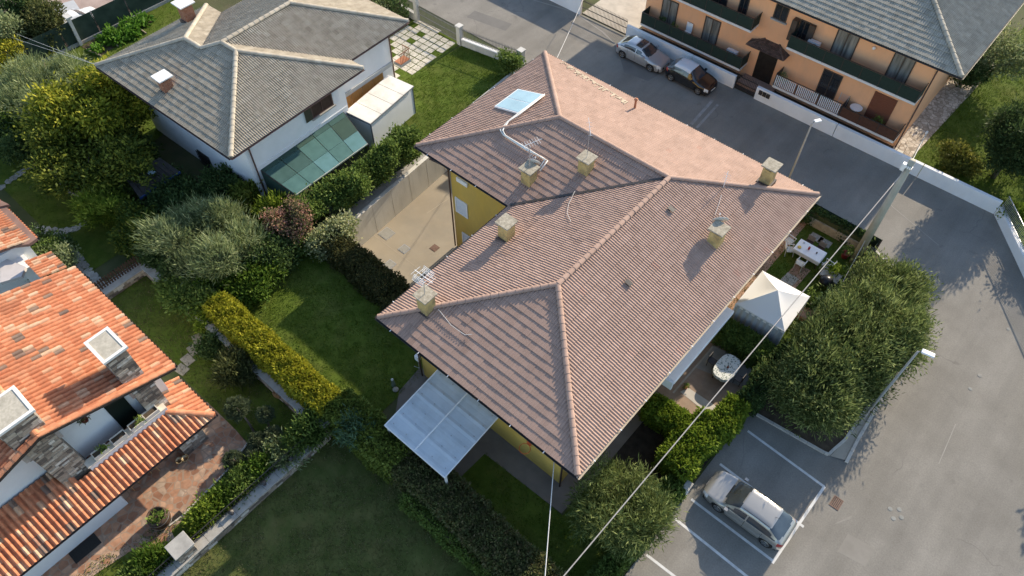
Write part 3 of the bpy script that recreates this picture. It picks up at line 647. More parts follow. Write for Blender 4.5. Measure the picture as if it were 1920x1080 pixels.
# solar panel + insulated pipe
solar = thing('solar_panel', 'pale blue flat solar collector lying on the pink tiles', 'solar panel', onplane(970, 193, nW, E5))
q = [onplane(u, v, nW, E5)+np.array((0,0,.16)) for (u, v) in ((927.3,203),(971,170.5),(1019,181),(974,216.5))]
a, b, c, d = [Vector(k) for k in q]; MB().slab([a, b, c, d], .10).build('frame', white_metal, solar)
def quad_in(a, b, c, d, s0, s1, t0, t1, dz):
    f = lambda s, t: (a.lerp(d, s)).lerp(b.lerp(c, s), t)+Vector((0,0,dz)); return [f(s0,t0), f(s0,t1), f(s1,t1), f(s1,t0)]
sg = Mglass('collector_glass', (.38,.55,.60), .12)
MB().slab(quad_in(a,b,c,d,.04,.96,.03,.485,.012), .01).build('glass_pane', sg, solar); MB().slab(quad_in(a,b,c,d,.04,.96,.515,.97,.012), .01).build('glass_pane', sg, solar)
lag = M('pipe_lagging', (.72,.70,.64), (.80,.78,.73), 5, .7, .2, 30)
def roof_poly(px, planes, dz): return [tuple(onplane(u, v, n, p0)+np.array((0,0,dz))) for (u, v), (n, p0) in zip(px, planes)]
for o, dz in ((0, .16), (4.5, .20)):
    px = [(1021-o*.2,181+o*.5),(975,214+o),(952+o*.4,232),(938+o,248+o*.3),(944+o*.8,257+o*.5),(985+o*.5,284-o*.2),(1016+o,299+o),(1022+o,303+o*.7),(1010+o*.4,321+o)]
    pts = roof_poly(px, [(nW,E5)]*3+[(nS,E5)]*6, dz); MB().tube(pts, .042, 8).build('pipe', lag, solar, smooth=True)
# polycarbonate canopy over the paved corner
aw = thing('canopy', 'translucent pale blue corrugated canopy beside the yellow wall', 'canopy', (-13.3, 10.3, 0))
ac = [Vector(at(721,797,2.45)), Vector(at(838,893,2.45)), Vector(at(930,770,3.0)), Vector(at(815,690,3.0))]
ac[2] = Vector((ac[1].x+.0, 12.18, 3.0)); ac[3] = Vector((ac[0].x+.0, 12.18, 3.0))
pc = M('polycarbonate', (.62,.69,.74), (.70,.76,.80), 1.6, .35, c3=(.48,.52,.53), scale3=1.1, mix3=.6); _b = pc.node_tree.nodes['Principled BSDF']; _b.inputs['Roughness'].default_value = .35; _b.inputs['Transmission Weight'].default_value = .25
n = 2; w = (ac[1].x-ac[0].x)/n
for k in range(n):
    x0 = ac[0].x+w*k+.015; x1 = ac[0].x+w*(k+1)-.015; v = []; f = []; N_ = 28
    for i in range(N_+1):
        t = i/N_; y = ac[0].y+(12.18-ac[0].y)*t; z = 2.45+.55*t
        h = .03*max(0, math.sin(t*math.pi*12))**3
        v += [(x0, y, z+h), (x1, y, z+h), (x0, y, z+h-.012), (x1, y, z+h-.012)]
    for i in range(N_): f += [(i*4, i*4+1, i*4+5, i*4+4), (i*4+2, i*4+6, i*4+7, i*4+3), (i*4, i*4+4, i*4+6, i*4+2), (i*4+1, i*4+3, i*4+7, i*4+5)]
    new = link('sheet', new_mesh('sheet', v, f, pc), aw)
xm = ac[0].x+w
for x, wd in ((xm, .07), (ac[0].x+.03, .05), (ac[1].x-.03, .05)): MB().beam((x, ac[0].y, 2.47), (x, 12.16, 3.02), wd, .05).build('rail', white_metal, aw)
MB().beam((ac[0].x, ac[0].y, 2.43), (ac[1].x, ac[0].y, 2.43), .06, .09).build('front_rail', white_metal, aw)
for k in range(6):
    t = .08+.16*k; y = ac[0].y+(12.18-ac[0].y)*t
    for x in np.linspace(ac[0].x+.3, ac[1].x-.3, 5): MB().box(x-.025, x+.025, y-.025, y+.025, 2.45+.55*t+.015, 2.45+.55*t+.045).build('bolt', steel, aw)
for x in (ac[0].x+.1, ac[1].x-.1): MB().box(x-.05, x+.05, ac[0].y+.05, ac[0].y+.15, 0, 2.42).build('post', white_metal, aw)
# paving round the house corner
pave_m = M('grey_paving', (.17,.145,.12), (.22,.19,.16), .9, .9, .3, 25, c3=(.13,.115,.10), scale3=1.2, mix3=.5)
sheet('pavement', [(-17.4,12.4),(-17.2,10.6),(-15.4,8.3),(-11.45,8.3),(-11.35,10.95),(-6.5,11.1),(-6.4,18.6),(-7.6,18.6),(-7.6,12.4)], .008, pave_m)
# basketball ring on the yellow wall
hp = ony(993, 831, 12.2); hoop = thing('basketball_hoop', 'orange basketball ring without net on the yellow wall', 'hoop', hp)
orange = M('orange_paint', (.62,.13,.04), (.70,.16,.05), 4, .5)
MB().box(hp[0]-.12, hp[0]+.12, 12.14, 12.2, hp[2]-.1, hp[2]+.12).build('bracket', orange, hoop)
MB().tube([(hp[0]+.27*math.cos(t), 12.14-.30+.27*math.sin(t), hp[2]-.02) for t in np.linspace(0, 2*math.pi, 25)], .018, 6).build('ring', orange, hoop)
# ================================================================== WHITE HOUSE WITH GREY ROOF
WO = (-32.6, 13.07); WR = R(2.2)
def WL(x, y, z=0.0): c, s = math.cos(WR), math.sin(WR); return (WO[0]+x*c-y*s, WO[1]+x*s+y*c, z)
wh = thing('white_house', 'white house with grey-beige hip roofs and brown gutters', 'house', WL(-6, 6))
WZ = 5.6; WS = .35
def wz(k): return WZ+WS*k
W2_, W3_, W1_, B1_ = WL(0,0,WZ), WL(0,10.5,WZ), WL(-13.5,0,WZ), WL(-13.5,8.6,WZ)
AP = WL(-5.25,5.25,wz(5.25)); K3 = WL(-6.6,5.25,wz(5.25)); K2 = WL(-7.6,4.3,wz(4.3)); K1 = WL(-9.2,4.3,wz(4.3)); MID = WL(-7.6,0,WZ)
WI = WL(-1.3,10.5,WZ); W4_ = WL(-1.3,16.0,WZ); W5_ = WL(-11.9,16.0,WZ); RR2 = WL(-6.6,10.7,wz(5.3)); VB = WL(-11.9,8.6,WZ)
wslopes = [[W1_, MID, K2, K1], [MID, W2_, AP, K3, K2], [W2_, W3_, AP], [W3_, WI, K3, AP], [WI, W4_, RR2, K3], [W4_, W5_, RR2], [W5_, VB, K2, K3, RR2], [VB, B1_, K1, K2], [B1_, W1_, K1]]
deck = MB()
for s in wslopes: deck.add([(p[0], p[1], p[2]-.03) for p in s], [tuple(range(len(s)))] if (Vector(s[1])-Vector(s[0])).cross(Vector(s[2])-Vector(s[0])).z > 0 else [tuple(range(len(s)-1, -1, -1))])
roofB = deck.build('roof', MATS['roof_deck'], wh)
grey_tiles = Mtint('grey_beige_tiles', [(0, (.27,.23,.17)), (.5, (.37,.32,.245)), (1, (.46,.41,.325))], .85, .12, 3.0, .25, 30, blotch=(.20,.175,.13), bl_scale=.7, bl_mix=.45)
tile_roof(roofB, wslopes, .30, .40, [(a, h*1.9) for a, h in PORT], .026, grey_tiles, lambda r: float(np.clip(r.normal(.5, .13), 0, 1)), 2)
for a, b in ((W1_,K1),(K1,K2),(K2,K3),(K3,AP),(W2_,AP),(W3_,AP),(K3,RR2),(W4_,RR2),(W5_,RR2),(B1_,K1)): cap_run(roofB, a, b, grey_tiles, (.7,.8,.9,1.0), .42, .15)
wfoot = [W2_, W3_, WI, W4_, W5_, VB, B1_, W1_]
MB().prism([(p[0], p[1]) for p in wfoot], WZ-.2, WZ-.05).build('soffit', M('brown_soffit', (.13,.075,.055), (.17,.10,.075), 3, .8), wh)
for i in range(len(wfoot)):
    a, b = wfoot[i], wfoot[(i+1)%len(wfoot)]
    if i in (1,): continue
    d = (Vector(b)-Vector(a)).normalized(); o = d.cross(Vector((0,0,1)))*.08; half_pipe_gutter(wh, Vector(a)+o, Vector(b)+o, brown_metal, .075)
MB(WO, WR).prism([(-12.5,1.3),(-.85,1.3),(-.85,9.3),(-2.0,9.3),(-2.0,14.7),(-10.9,14.7),(-10.9,7.4),(-12.5,7.4)], -.5, WZ-.18).build('wall', white_paint, wh)
MB(WO, WR).box(-.84, -.80, 1.5, 9.2, 2.95, 3.02).build('string_course', white_paint, wh)
for (x, y) in ((-.78, 1.6), (-1.93, 14.6)): 
    q = WL(x, y); MB().tube([(q[0], q[1], 0), (q[0], q[1], 5.0), (q[0]+.75, q[1]-.1, WZ-.12)], .05, 8).build('downpipe', brown_metal, wh)
def framed_opening(h, org, ex, ey, w, ht, fm, gm, t=.08, d=.05, mull=1):
    f = MB().frame(org, ex, ey, w, ht, t, d).build('window', fm, h); MB().panel(org, ex, ey, t, w-t, t, ht-t, .012).build('pane', gm, f)
    for k in range(1, mull+1): x = w*k/(mull+1); MB().panel(org, ex, ey, x-.03, x+.03, t, ht-t, d*.8, .012).build('mullion', fm, f)
    return f
c_, s_ = math.cos(WR), math.sin(WR); exK = (-s_, c_, 0)
o = WL(-.845, 6.45, 3.75); f = framed_opening(wh, o, exK, (0,0,1), 1.75, 1.2, brown_metal, M('dark_shutter', (.05,.028,.02), (.07,.04,.03), 4, .6))
MB().panel(o, exK, (0,0,1), -.10, 1.85, -.09, -.005, .16).build('sill', concrete, f)
MB().panel(o, exK, (0,0,1), -.55, -.03, .0, 1.2, .07, .04).build('shutter', M('green_shutter', (.05,.045,.03), (.065,.06,.04), 4, .6), f); MB().panel(o, exK, (0,0,1), 1.78, 2.3, .0, 1.2, .07, .04).build('shutter', M('pale_shutter', (.66,.68,.70), (.72,.74,.76), 3, .6), f)
for k, x in enumerate((-7.3, -4.55)):   # barred low windows
    o = WL(x, 1.296, .0 if k == 0 else .15); f = framed_opening(wh, o, (c_, s_, 0), (0,0,1), 1.25 if k == 0 else 1.9, 1.1, dark_metal, glass_dark)
    w_ = 1.25 if k == 0 else 1.9
    for i in range(9): xx = w_*(i+.5)/9; MB().panel(o, (c_, s_, 0), (0,0,1), xx-.012, xx+.012, -.05, 1.15, .16, .13).build('bar', dark_metal, f)
    for i in range(3): zz = .05+i*.5; MB().panel(o, (c_, s_, 0), (0,0,1), -.05, w_+.05, zz-.012, zz+.012, .13, .10).build('bar', dark_metal, f)
# wooden garage leaves behind the shed
for k in range(4):
    o = WL(-1.995, 9.55+k*1.02, .05); MB().panel(o, exK, (0,0,1), 0, .98, 0, 2.5, .04).build('door_leaf', wood_door, wh)
MB(WO, WR).box(-2.0, -1.9, 9.4, 14.6, 2.6, 2.9).build('lintel', M('grey_lintel', (.42,.42,.41), (.48,.48,.47), 2, .9), wh)
# brick chimneys with white slabs
brick = M('chimney_brick', (.24,.10,.055), (.33,.15,.09), 9, .9, .5, 30, stretch=(1,1,3), c3=(.36,.27,.2), scale3=9, mix3=.45)
slab_w = M('white_slab', (.74,.73,.70), (.80,.79,.76), 4, .8)
nWS = np.array((math.sin(WR)*WS, -math.cos(WR)*WS, 1)); nWW = np.array((-math.cos(WR)*WS, -math.sin(WR)*WS, 1))
chimney((312,176.7), nWS, W1_, .62, .95, .95, wh, brick, slab_w); chimney((352,43.5), nWW, W1_, .72, 1.15, 1.12, wh, brick, slab_w)
# balcony of the far side with orange tiles
q = ony(760, 100, 28.2); bal = MB(WO, WR).box(-2.0, -1.25, 14.75, 15.75, 2.55, 2.75).build('balcony', concrete, wh)
MB(WO, WR).box(-1.95, -1.3, 14.8, 15.7, 2.752, 2.77).build('balcony_floor', terracotta, bal)
rust = M('rusty_iron', (.16,.075,.04), (.22,.11,.06), 9, .8)
for k in range(7): MB(WO, WR).box(-1.29, -1.265, 14.8+k*.14, 14.825+k*.14, 2.75, 3.6).build('baluster', rust, bal)
for k in range(5): MB(WO, WR).box(-1.95+k*.14, -1.925+k*.14, 15.71, 15.735, 2.75, 3.6).build('baluster', rust, bal)
MB(WO, WR).box(-1.30, -1.25, 14.76, 15.75, 3.6, 3.64).build('handrail', rust, bal); MB(WO, WR).box(-1.99, -1.30, 15.70, 15.75, 3.6, 3.64).build('handrail', rust, bal)
# white lean-to shed
sp = [at2(646.7,209,2.55), at2(694,232,2.35), at2(775.6,161,2.35), at2(729,140,2.55)]
shed = thing('lean_to_shed', 'white panel lean-to shed with pale flat roof by the white house', 'shed', (sp[0][0]+1, sp[0][1]+2, 0))
ins = [(sp[0][0]+.08, sp[0][1]+.08), (sp[1][0]-.08, sp[1][1]+.08), (sp[2][0]-.08, sp[2][1]-.08), (sp[3][0]+.08, sp[3][1]-.08)]
MB().prism(ins, 0, 2.3).build('wall', M('white_sheet', (.72,.74,.74), (.78,.80,.80), 1, .6), shed)
roofc = M('cream_sheet', (.74,.71,.64), (.80,.77,.70), 1.5, .7, c3=(.45,.41,.34), scale3=1.0, mix3=.5)
for k in range(4):
    f = lambda s, t: tuple(np.array((*sp[0], 2.55))*(1-s)*(1-t)+np.array((*sp[1], 2.35))*s*(1-t)+np.array((*sp[2], 2.35))*s*t+np.array((*sp[3], 2.55))*(1-s)*t)
    t0, t1 = k/4+.004, (k+1)/4-.004; MB().slab([f(0,t0), f(1,t0), f(1,t1), f(0,t1)], .05).build('roof_panel', roofc, shed)
dk_trim = M('grey_trim', (.16,.17,.18), (.2,.21,.22), 3, .6)
for (a, b) in ((1, 2), (0, 1)): MB().beam((*sp[a], 2.28 if a else 2.4), (*sp[b], 2.28), .05, .08).build('edge_trim', dk_trim, shed)
for q in (ins[1], ins[2]): MB().box(q[0]-.03, q[0]+.03, q[1]-.03, q[1]+.03, 0, 2.3).build('corner_trim', dk_trim, shed)
# green shade-net pergola
gp = [np.array(at(481,313,2.75)), np.array(at(556,366,2.35)), np.array(at(690,270,2.35)), np.array(at(640,205,2.75))]
perg = thing('shade_pergola', 'green netted pergola roof leaning on the white house', 'pergola', (-32.2, 18, 0))
nets = [M('green_net_a', (.035,.085,.075), (.05,.11,.10), 2, .7), M('green_net_b', (.055,.13,.12), (.075,.165,.15), 2, .7), M('green_net_c', (.030,.065,.05), (.042,.085,.065), 2, .7), M('green_net_d', (.085,.19,.19), (.11,.23,.24), 2, .7)]
g = lambda s, t: tuple(gp[0]*(1-s)*(1-t)+gp[1]*s*(1-t)+gp[2]*s*t+gp[3]*(1-s)*t)
pat = [[2,0,1],[2,0,1],[2,1,3],[0,1,1],[0,2,3]]
for j in range(5):
    for i, (s0, s1) in enumerate(((0,.2),(.2,.62),(.62,1))):
        MB().slab([g(s0+.003, j/5+.003), g(s1-.003, j/5+.003), g(s1-.003, (j+1)/5-.003), g(s0+.003, (j+1)/5-.003)], .015).build('net_panel', nets[pat[j][i]], perg)
for t in (0.0, .5, 1.0):
    a = g(0.02, t); b = g(.98, t); MB().beam((a[0],a[1],a[2]-.06), (b[0],b[1],b[2]-.06), .06, .08).build('rafter', dark_metal, perg); MB().box(b[0]-.05, b[0]+.05, b[1]-.05, b[1]+.05, 0, b[2]-.1).build('post', dark_metal, perg)
a, b = g(.98,0), g(.98,1); MB().beam((a[0],a[1],a[2]-.05), (b[0],b[1],b[2]-.05), .06, .1).build('front_beam', cream_metal, perg)
a, b = g(0.02,0), g(.98,0); MB().slab([(a[0],a[1]-.02,a[2]-.1),(b[0],b[1]-.02,b[2]-.1),(b[0],b[1]+.0,b[2]-.1),(a[0],a[1]+.0,a[2]-.1)], 2.2).build('side_net', nets[2], perg)

# ================================================================== ORANGE TILED HOUSE (bottom left)
oh = thing('orange_house', 'white house with mottled orange pantile roofs and stone chimneys', 'house', (-27, -3, 0))
OE = 5.3; ORY, ORZ = -2.7, 7.05; OEY = 3.05; OX = -23.4
o_tiles = Mtint('orange_pantiles', [(0, (.17,.125,.10)), (.14, (.25,.175,.13)), (.22, (.44,.16,.08)), (.5, (.53,.21,.105)), (.72, (.56,.255,.14)), (.82, (.55,.35,.22)), (1, (.60,.44,.30))], .85, .16, 5, .3, 30, blotch=(.27,.125,.075), bl_scale=.55, bl_mix=.5)
def otint(r):
    k = r.random(); return float(r.uniform(.0,.17)) if k < .07 else (float(r.uniform(.76,.95)) if k < .22 else float(r.uniform(.22,.74)))
ws = (ORZ-OE)/(OEY-ORY)
osl = [[(OX-9,OEY,OE),(OX,OEY,OE),(OX,ORY,ORZ),(OX-9,ORY,ORZ)], [(OX,ORY-7.5,ORZ-7.5*ws),(OX-9,ORY-7.5,ORZ-7.5*ws),(OX-9,ORY,ORZ),(OX,ORY,ORZ)]]
PE = 2.45; PX = -21.82; PS = .42
def pz(x): return PE+PS*(PX-x)
hipx = PX-1.45
osl2 = [[(PX,-9.5,PE),(PX,OEY,PE),(hipx,OEY-1.45,pz(hipx)),(hipx,-9.5,pz(hipx))], [(PX,OEY,PE),(-25.0,OEY,PE),(-25.0,OEY-1.45,pz(hipx)),(hipx,OEY-1.45,pz(hipx))], [(hipx,-9.5,pz(hipx)),(hipx,-3.0,pz(hipx)),(-24.35,-3.0,pz(-24.35)),(-24.35,-9.5,pz(-24.35))]]
deck = MB()
for s in osl+osl2: deck.add([(p[0], p[1], p[2]-.05) for p in s], [tuple(range(len(s)))] if (Vector(s[1])-Vector(s[0])).cross(Vector(s[2])-Vector(s[0])).z > 0 else [tuple(range(len(s)-1, -1, -1))])
roofC = deck.build('roof', MATS['roof_deck'], oh)
# two small flat-topped annexes at the left edge of the picture
oh2 = [(at2(0,412,3.2), )]
tile_roof(roofC, osl+osl2, .25, .44, COPPO, .03, o_tiles, otint, 4)
cap_run(roofC, (OX-9,ORY,ORZ), (OX,ORY,ORZ), o_tiles, (.5,.6,.7,.85), .42, .15); cap_run(roofC, (PX,OEY,PE), (hipx,OEY-1.45,pz(hipx)), o_tiles, (.62,.7,.66,.6), .42, .15)
# verge course along the gable
for s in ((OX,OEY,OE), (OX,ORY-7.5,ORZ-7.5*ws)): cap_run(roofC, s, (OX,ORY,ORZ), o_tiles, (.45,.5,.6,.4), .42, .12, up=.03)
for y0, z0, y1, z1 in ((OEY,OE,ORY,ORZ),(ORY-7.5,ORZ-7.5*ws,ORY,ORZ)): MB().beam((OX+.12,y0,z0-.06),(OX+.12,y1,z1-.06), .05, .12).build('verge_board', dark_metal, oh)
half_pipe_gutter(oh, (OX-9,OEY+.07,OE), (OX+.05,OEY+.07,OE), dark_metal, .07); half_pipe_gutter(oh, (PX+.07,OEY+.1,PE), (PX+.07,-9.5,PE), dark_metal, .07); half_pipe_gutter(oh, (-25,OEY+.07,PE), (PX+.1,OEY+.07,PE), dark_metal, .07)
gv = [(-9.0, 0), (2.4, 0), (2.4, OE+.1), (ORY, ORZ-.12), (-9.0, ORZ-.12-6.3*ws)]
mb = MB(); n = len(gv)
mb.add([(-24.45, y, z) for y, z in gv]+[(-32.0, y, z) for y, z in gv], [tuple(range(n)), tuple(range(2*n-1, n-1, -1))]+[(i, n+i, n+(i+1)%n, (i+1)%n) for i in range(n)]); mb.build('wall', white_paint, oh)
MB().box(-24.45, -22.63, -9.5, -2.27, 0, 2.45).build('porch_wall', white_paint, oh)
MB().box(-24.45, -23.25, -2.25, 1.75, 2.35, 2.5).build('terrace_slab', concrete, oh); MB().box(-24.44, -23.6, -2.2, 1.7, 2.503, 2.52).build('terrace_floor', M('cotto_floor', (.17,.065,.04), (.22,.09,.055), 5, .7), oh)
# parapet with capping stones and planters
par = MB().box(-23.6, -23.25, -2.3, 1.72, 2.5, 3.38).build('parapet', white_paint, oh)
cap_m = M('travertine', (.60,.54,.44), (.68,.62,.52), 4, .8)
for k in range(8): bevel(MB().box(-23.66, -23.2, -2.35+k*.51, -2.35+(k+1)*.51-.012, 3.382, 3.45).build('coping_stone', cap_m, par), .01)
pl_m = M('planter_cement', (.58,.54,.46), (.66,.62,.54), 4, .85)
sprig = leafmat('sprig', (.10,.16,.03), (.18,.26,.05), (.3,.36,.09))
for k, y in enumerate((-1.55, -.62, .30, 1.05)):
    t = thing('planter_box', ['nearest of four cement planter boxes on the terrace parapet, with a sprig', 'second cement planter box on the terrace parapet, nearly bare', 'third cement planter box on the terrace parapet, with a sprig', 'farthest of four cement planter boxes on the terrace parapet'][k], 'planter', (-23.42, y, 3.45), group='planters on the terrace parapet')
    mb = MB(); L = .36
    for (a, b, c, d) in ((-.19,.19,-L,-L+.04),(-.19,.19,L-.04,L),(-.19,-.15,-L+.04,L-.04),(.15,.19,-L+.04,L-.04)): mb.box(-23.42+a, -23.42+b, y+c, y+d, 3.452, 3.68)
    mb.build('box', pl_m, t); MB().box(-23.57, -23.27, y-L+.04, y+L-.04, 3.46, 3.62).build('soil', soil, t)
    if k in (0, 2): bush('plant', [((-23.42, y+.15, 3.75), (.14,.14,.14))], 90, .14, .05, sprig, t, part='plant', zmin=3.4, seed=k, cs=.05)
# stone cladding helper: each stone a part
stone_tint = Mtint('cladding_stone', [(0, (.12,.10,.085)), (.3, (.24,.19,.145)), (.6, (.36,.30,.235)), (.85, (.50,.44,.36)), (1, (.62,.57,.50))], .9, .2, 8, .5, 30)
unit = MB().box(-.5,.5,-.5,.5,-.5,.5)
STONES = [new_mesh('stone', unit.v, unit.f, stone_tint, tint=np.full(6, t)) for t in (.05,.2,.35,.45,.55,.65,.8,.95)]
def stones(parent, o, ex, ey, w, h, ch=.16, seed=0, clip=None):
    r = random.Random(seed); o, ex, ey = Vector(o), Vector(ex), Vector(ey); n = ex.cross(ey); y = 0
    while y < h-.03:
        hh = min(r.uniform(ch*.7, ch*1.35), h-y); x = 0
        while x < w-.02:
            ww = min(r.uniform(.16, .55), w-x)
            if w-x-ww < .1: ww = w-x
            cx, cy = x+ww/2, y+hh/2
            if clip is None or clip(cx, cy):
                d = r.uniform(.02, .05); c = o+ex*cx+ey*cy+n*(d/2); m = Matrix.Identity(4)
                for q in range(3): m[q][0] = ex[q]*(ww-.014); m[q][1] = ey[q]*(hh-.014); m[q][2] = n[q]*d; m[q][3] = c[q]
                s = bpy.data.objects.new('stone', r.choice(STONES)); COL.objects.link(s); s.parent = parent; s.matrix_parent_inverse = WM(parent).inverted(); s.matrix_basis = m
            x += ww
        y += hh
mortar = M('mortar', (.20,.18,.155), (.26,.235,.2), 8, .95)
def rz_(y): return ORZ-.12-abs(y-ORY)*ws
for (y0, y1, sd) in ((-3.5, -2.25, 1), (1.0, 1.98, 2)):
    p = MB().box(-24.45, -23.6, y0, y1, 2.5, rz_(y0 if y0 < ORY else y1)-.02).build('stone_pier', mortar, oh)
    stones(p, (-23.598, y0, 2.5), (0,1,0), (0,0,1), y1-y0, rz_(y1)-2.55, seed=sd)
# terrace door
MB().box(-24.46, -24.40, -.24, .66, 2.52, 4.7).build('door', M('dark_green_door', (.010,.016,.012), (.014,.022,.016), 4, .4), oh)
# big chimneys
def big_chimney(x0, x1, y0, y1, zb, zt, seed):
    c = MB().box(x0, x1, y0, y1, zb-1.2, zt-.12).build('chimney', mortar, oh)
    stones(c, (x1+.001, y0, zb-.35), (0,1,0), (0,0,1), y1-y0, zt-zb+.2, .15, seed); stones(c, (x0, y0-.001, zb-.35), (1,0,0), (0,0,1), x1-x0, zt-zb+.2, .15, seed+9)
    bevel(MB().box(x0-.10, x1+.10, y0-.10, y1+.10, zt-.12, zt).build('cap_slab', M('cap_pebble', (.42,.38,.30), (.54,.49,.40), 9, .95, .5, 40, c3=(.3,.27,.21), scale3=3, mix3=.6), c), .02)
    e = M('white_mortar', (.70,.68,.64), (.76,.74,.70), 5, .9)
    for (a, b, d, f) in ((x0-.12, x0+.02, y0-.12, y1+.12), (x1-.02, x1+.12, y0-.12, y1+.12), (x0+.02, x1-.02, y0-.12, y0+.02), (x0+.02, x1-.02, y1-.02, y1+.12)):
        MB().box(a, b, d, f, zt-.10, zt+.025).build('cap_border', e, c)
    MB().box(x0-.12, x1+.12, y0-.12, y1+.12, zb-1.0, zb-.48).build('lead_flashing', steel, c)
big_chimney(-25.15, -23.78, 1.0, 1.92, 5.85, 7.95, 21); big_chimney(-25.2, -23.72, -3.62, -2.2, 6.8, 8.2, 33)
# porch: stone columns, dark interior, chairs and bowls
col = MB().box(-23.3, -22.62, 1.0, 2.32, 0, 2.43).build('stone_column', mortar, oh)
stones(col, (-22.62, 1.0, 0), (0,1,0), (0,0,1), 1.32, 2.4, .16, 5)
MB().box(-24.44, -24.40, -1.6, .6, .02, 2.2).build('porch_door', wood_dark, oh)
MB().box(-22.64, -22.60, -8.2, -7.4, .9, 2.0).build('porch_window', wood_dark, oh)
# hanging pot on the white terrace wall
hp_ = onx(158, 787, -24.3); hb = thing('hanging_pot', 'dark red hanging pot on the white terrace wall', 'flower pot', hp_)
MB().lathe((-24.28, hp_[1], hp_[2]-.15), [(.08,0),(.14,.08),(.15,.22),(.12,.24)], 12).build('pot', M('oxblood', (.10,.012,.012), (.14,.02,.018), 5, .4), hb); MB().tube([(-24.44,hp_[1],hp_[2]+.35),(-24.28,hp_[1],hp_[2]+.36),(-24.28,hp_[1],hp_[2]+.05)], .012, 6).build('bracket', dark_metal, hb)
bush('x', [((-24.28,hp_[1],hp_[2]+.12),(.18,.18,.12))], 120, .16, .04, lf_red, hb, part='plant', zmin=1, seed=3, cs=.05)
# patio
def crazy(name, stops, joint, scale, bump=.4):
    m = bpy.data.materials.new(name); m.use_nodes = True; N = m.node_tree.nodes; L = m.node_tree.links; b = N['Principled BSDF']; b.inputs['Roughness'].default_value = .85; b.inputs['Specular IOR Level'].default_value = .25
    g = N.new('ShaderNodeNewGeometry'); v1 = N.new('ShaderNodeTexVoronoi'); v1.inputs['Scale'].default_value = scale; L.new(g.outputs['Position'], v1.inputs['Vector']); v2 = N.new('ShaderNodeTexVoronoi'); v2.feature = 'DISTANCE_TO_EDGE'; v2.inputs['Scale'].default_value = scale; L.new(g.outputs['Position'], v2.inputs['Vector'])
    sp = N.new('ShaderNodeSeparateColor'); L.new(v1.outputs['Color'], sp.inputs[0]); r = N.new('ShaderNodeValToRGB'); cr = r.color_ramp
    while len(cr.elements) < len(stops): cr.elements.new(.5)
    for e, (p_, c) in zip(cr.elements, stops): e.position = p_; e.color = (*c, 1)
    L.new(sp.outputs[0], r.inputs[0]); n = N.new('ShaderNodeTexNoise'); n.inputs['Scale'].default_value = 3; n.inputs['Detail'].default_value = 6; L.new(g.outputs['Position'], n.inputs['Vector']); mr = N.new('ShaderNodeMapRange'); mr.inputs[1].default_value = .3; mr.inputs[2].default_value = .7; mr.inputs[3].default_value = .75; mr.inputs[4].default_value = 1.2; L.new(n.outputs['Fac'], mr.inputs[0])
    hs = N.new('ShaderNodeHueSaturation'); L.new(mr.outputs[0], hs.inputs['Value']); L.new(r.outputs[0], hs.inputs['Color']); jr = N.new('ShaderNodeValToRGB'); jr.color_ramp.elements[0].position = .03; jr.color_ramp.elements[0].color = (1,1,1,1); jr.color_ramp.elements[1].position = .07; jr.color_ramp.elements[1].color = (0,0,0,1); L.new(v2.outputs['Distance'], jr.inputs[0])
    mx = N.new('ShaderNodeMix'); mx.data_type = 'RGBA'; L.new(jr.outputs[0], mx.inputs[0]); L.new(hs.outputs[0], mx.inputs[6]); mx.inputs[7].default_value = (*joint, 1); L.new(mx.outputs[2], b.inputs['Base Color'])
    bp = N.new('ShaderNodeBump'); bp.inputs['Strength'].default_value = bump; bp.inputs['Distance'].default_value = .02; L.new(v2.outputs['Distance'], bp.inputs['Height']); L.new(bp.outputs[0], b.inputs['Normal']); return m
pat_m = crazy('patio_terracotta', [(0,(.26,.13,.08)),(.35,(.36,.19,.115)),(.7,(.44,.265,.17)),(1,(.40,.31,.235))], (.30,.22,.16), 2.6)
sheet('patio', [(-24.4,3.5),(-21.9,3.5),(-20.82,3.42),(-20.4,1.9),(-20.15,-.8),(-20.2,-1.6),(-18.95,-1.9),(-19.0,-3.1),(-20.5,-3.3),(-21.5,-9),(-24.4,-9)], .012, pat_m)
kerb_run([(-20.85,3.45),(-20.42,1.9),(-20.12,-.85),(-20.2,-1.6)], 'patio_edge', .08, .05)
# low annexes by the left edge
an = thing('annex', 'small orange pantile annex roofs cut by the left picture edge', 'annex', at(0, 440, 2))
for i, (pl, zz, rise) in enumerate((([(0,387),(17,383),(0,375)], 3.3, .0), ([(-60,470),(53,458),(69,447),(12,388),(-60,388)], 3.2, .0))):
    pts = [at(u, v, zz) for u, v in pl]; MB().slab([tuple(p) for p in pts], .18).build('roof', MATS['roof_deck'], an)
a0 = at(69,448,3.0); a1 = at(10,388,3.0)
tile_save = TILE_NEAR; TILE_NEAR = 30
x0a, y0a = float(a0[0]), float(a0[1]); x1a = float(a1[0])
rfA = MB().slab([(x1a-6,y0a,2.97),(x0a,y0a,2.97),(x0a,y0a-2.2,3.67),(x1a-6,y0a-2.2,3.67)], .1).build('tile_deck', MATS['roof_deck'], an)
tile_roof(rfA, [[(x1a-6,y0a,3.02),(x0a,y0a,3.02),(x0a,y0a-2.2,3.72),(x1a-6,y0a-2.2,3.72)]], .225, .40, COPPO, .03, o_tiles, otint, 8)
half_pipe_gutter(an, (x1a-6,y0a+.07,3.02), (x0a+.05,y0a+.07,3.02), dark_metal, .07)
MB().box(x1a-6, x0a-.35, y0a-4, y0a-.5, 0, 3.0).build('wall', white_paint, an)
TILE_NEAR = tile_save
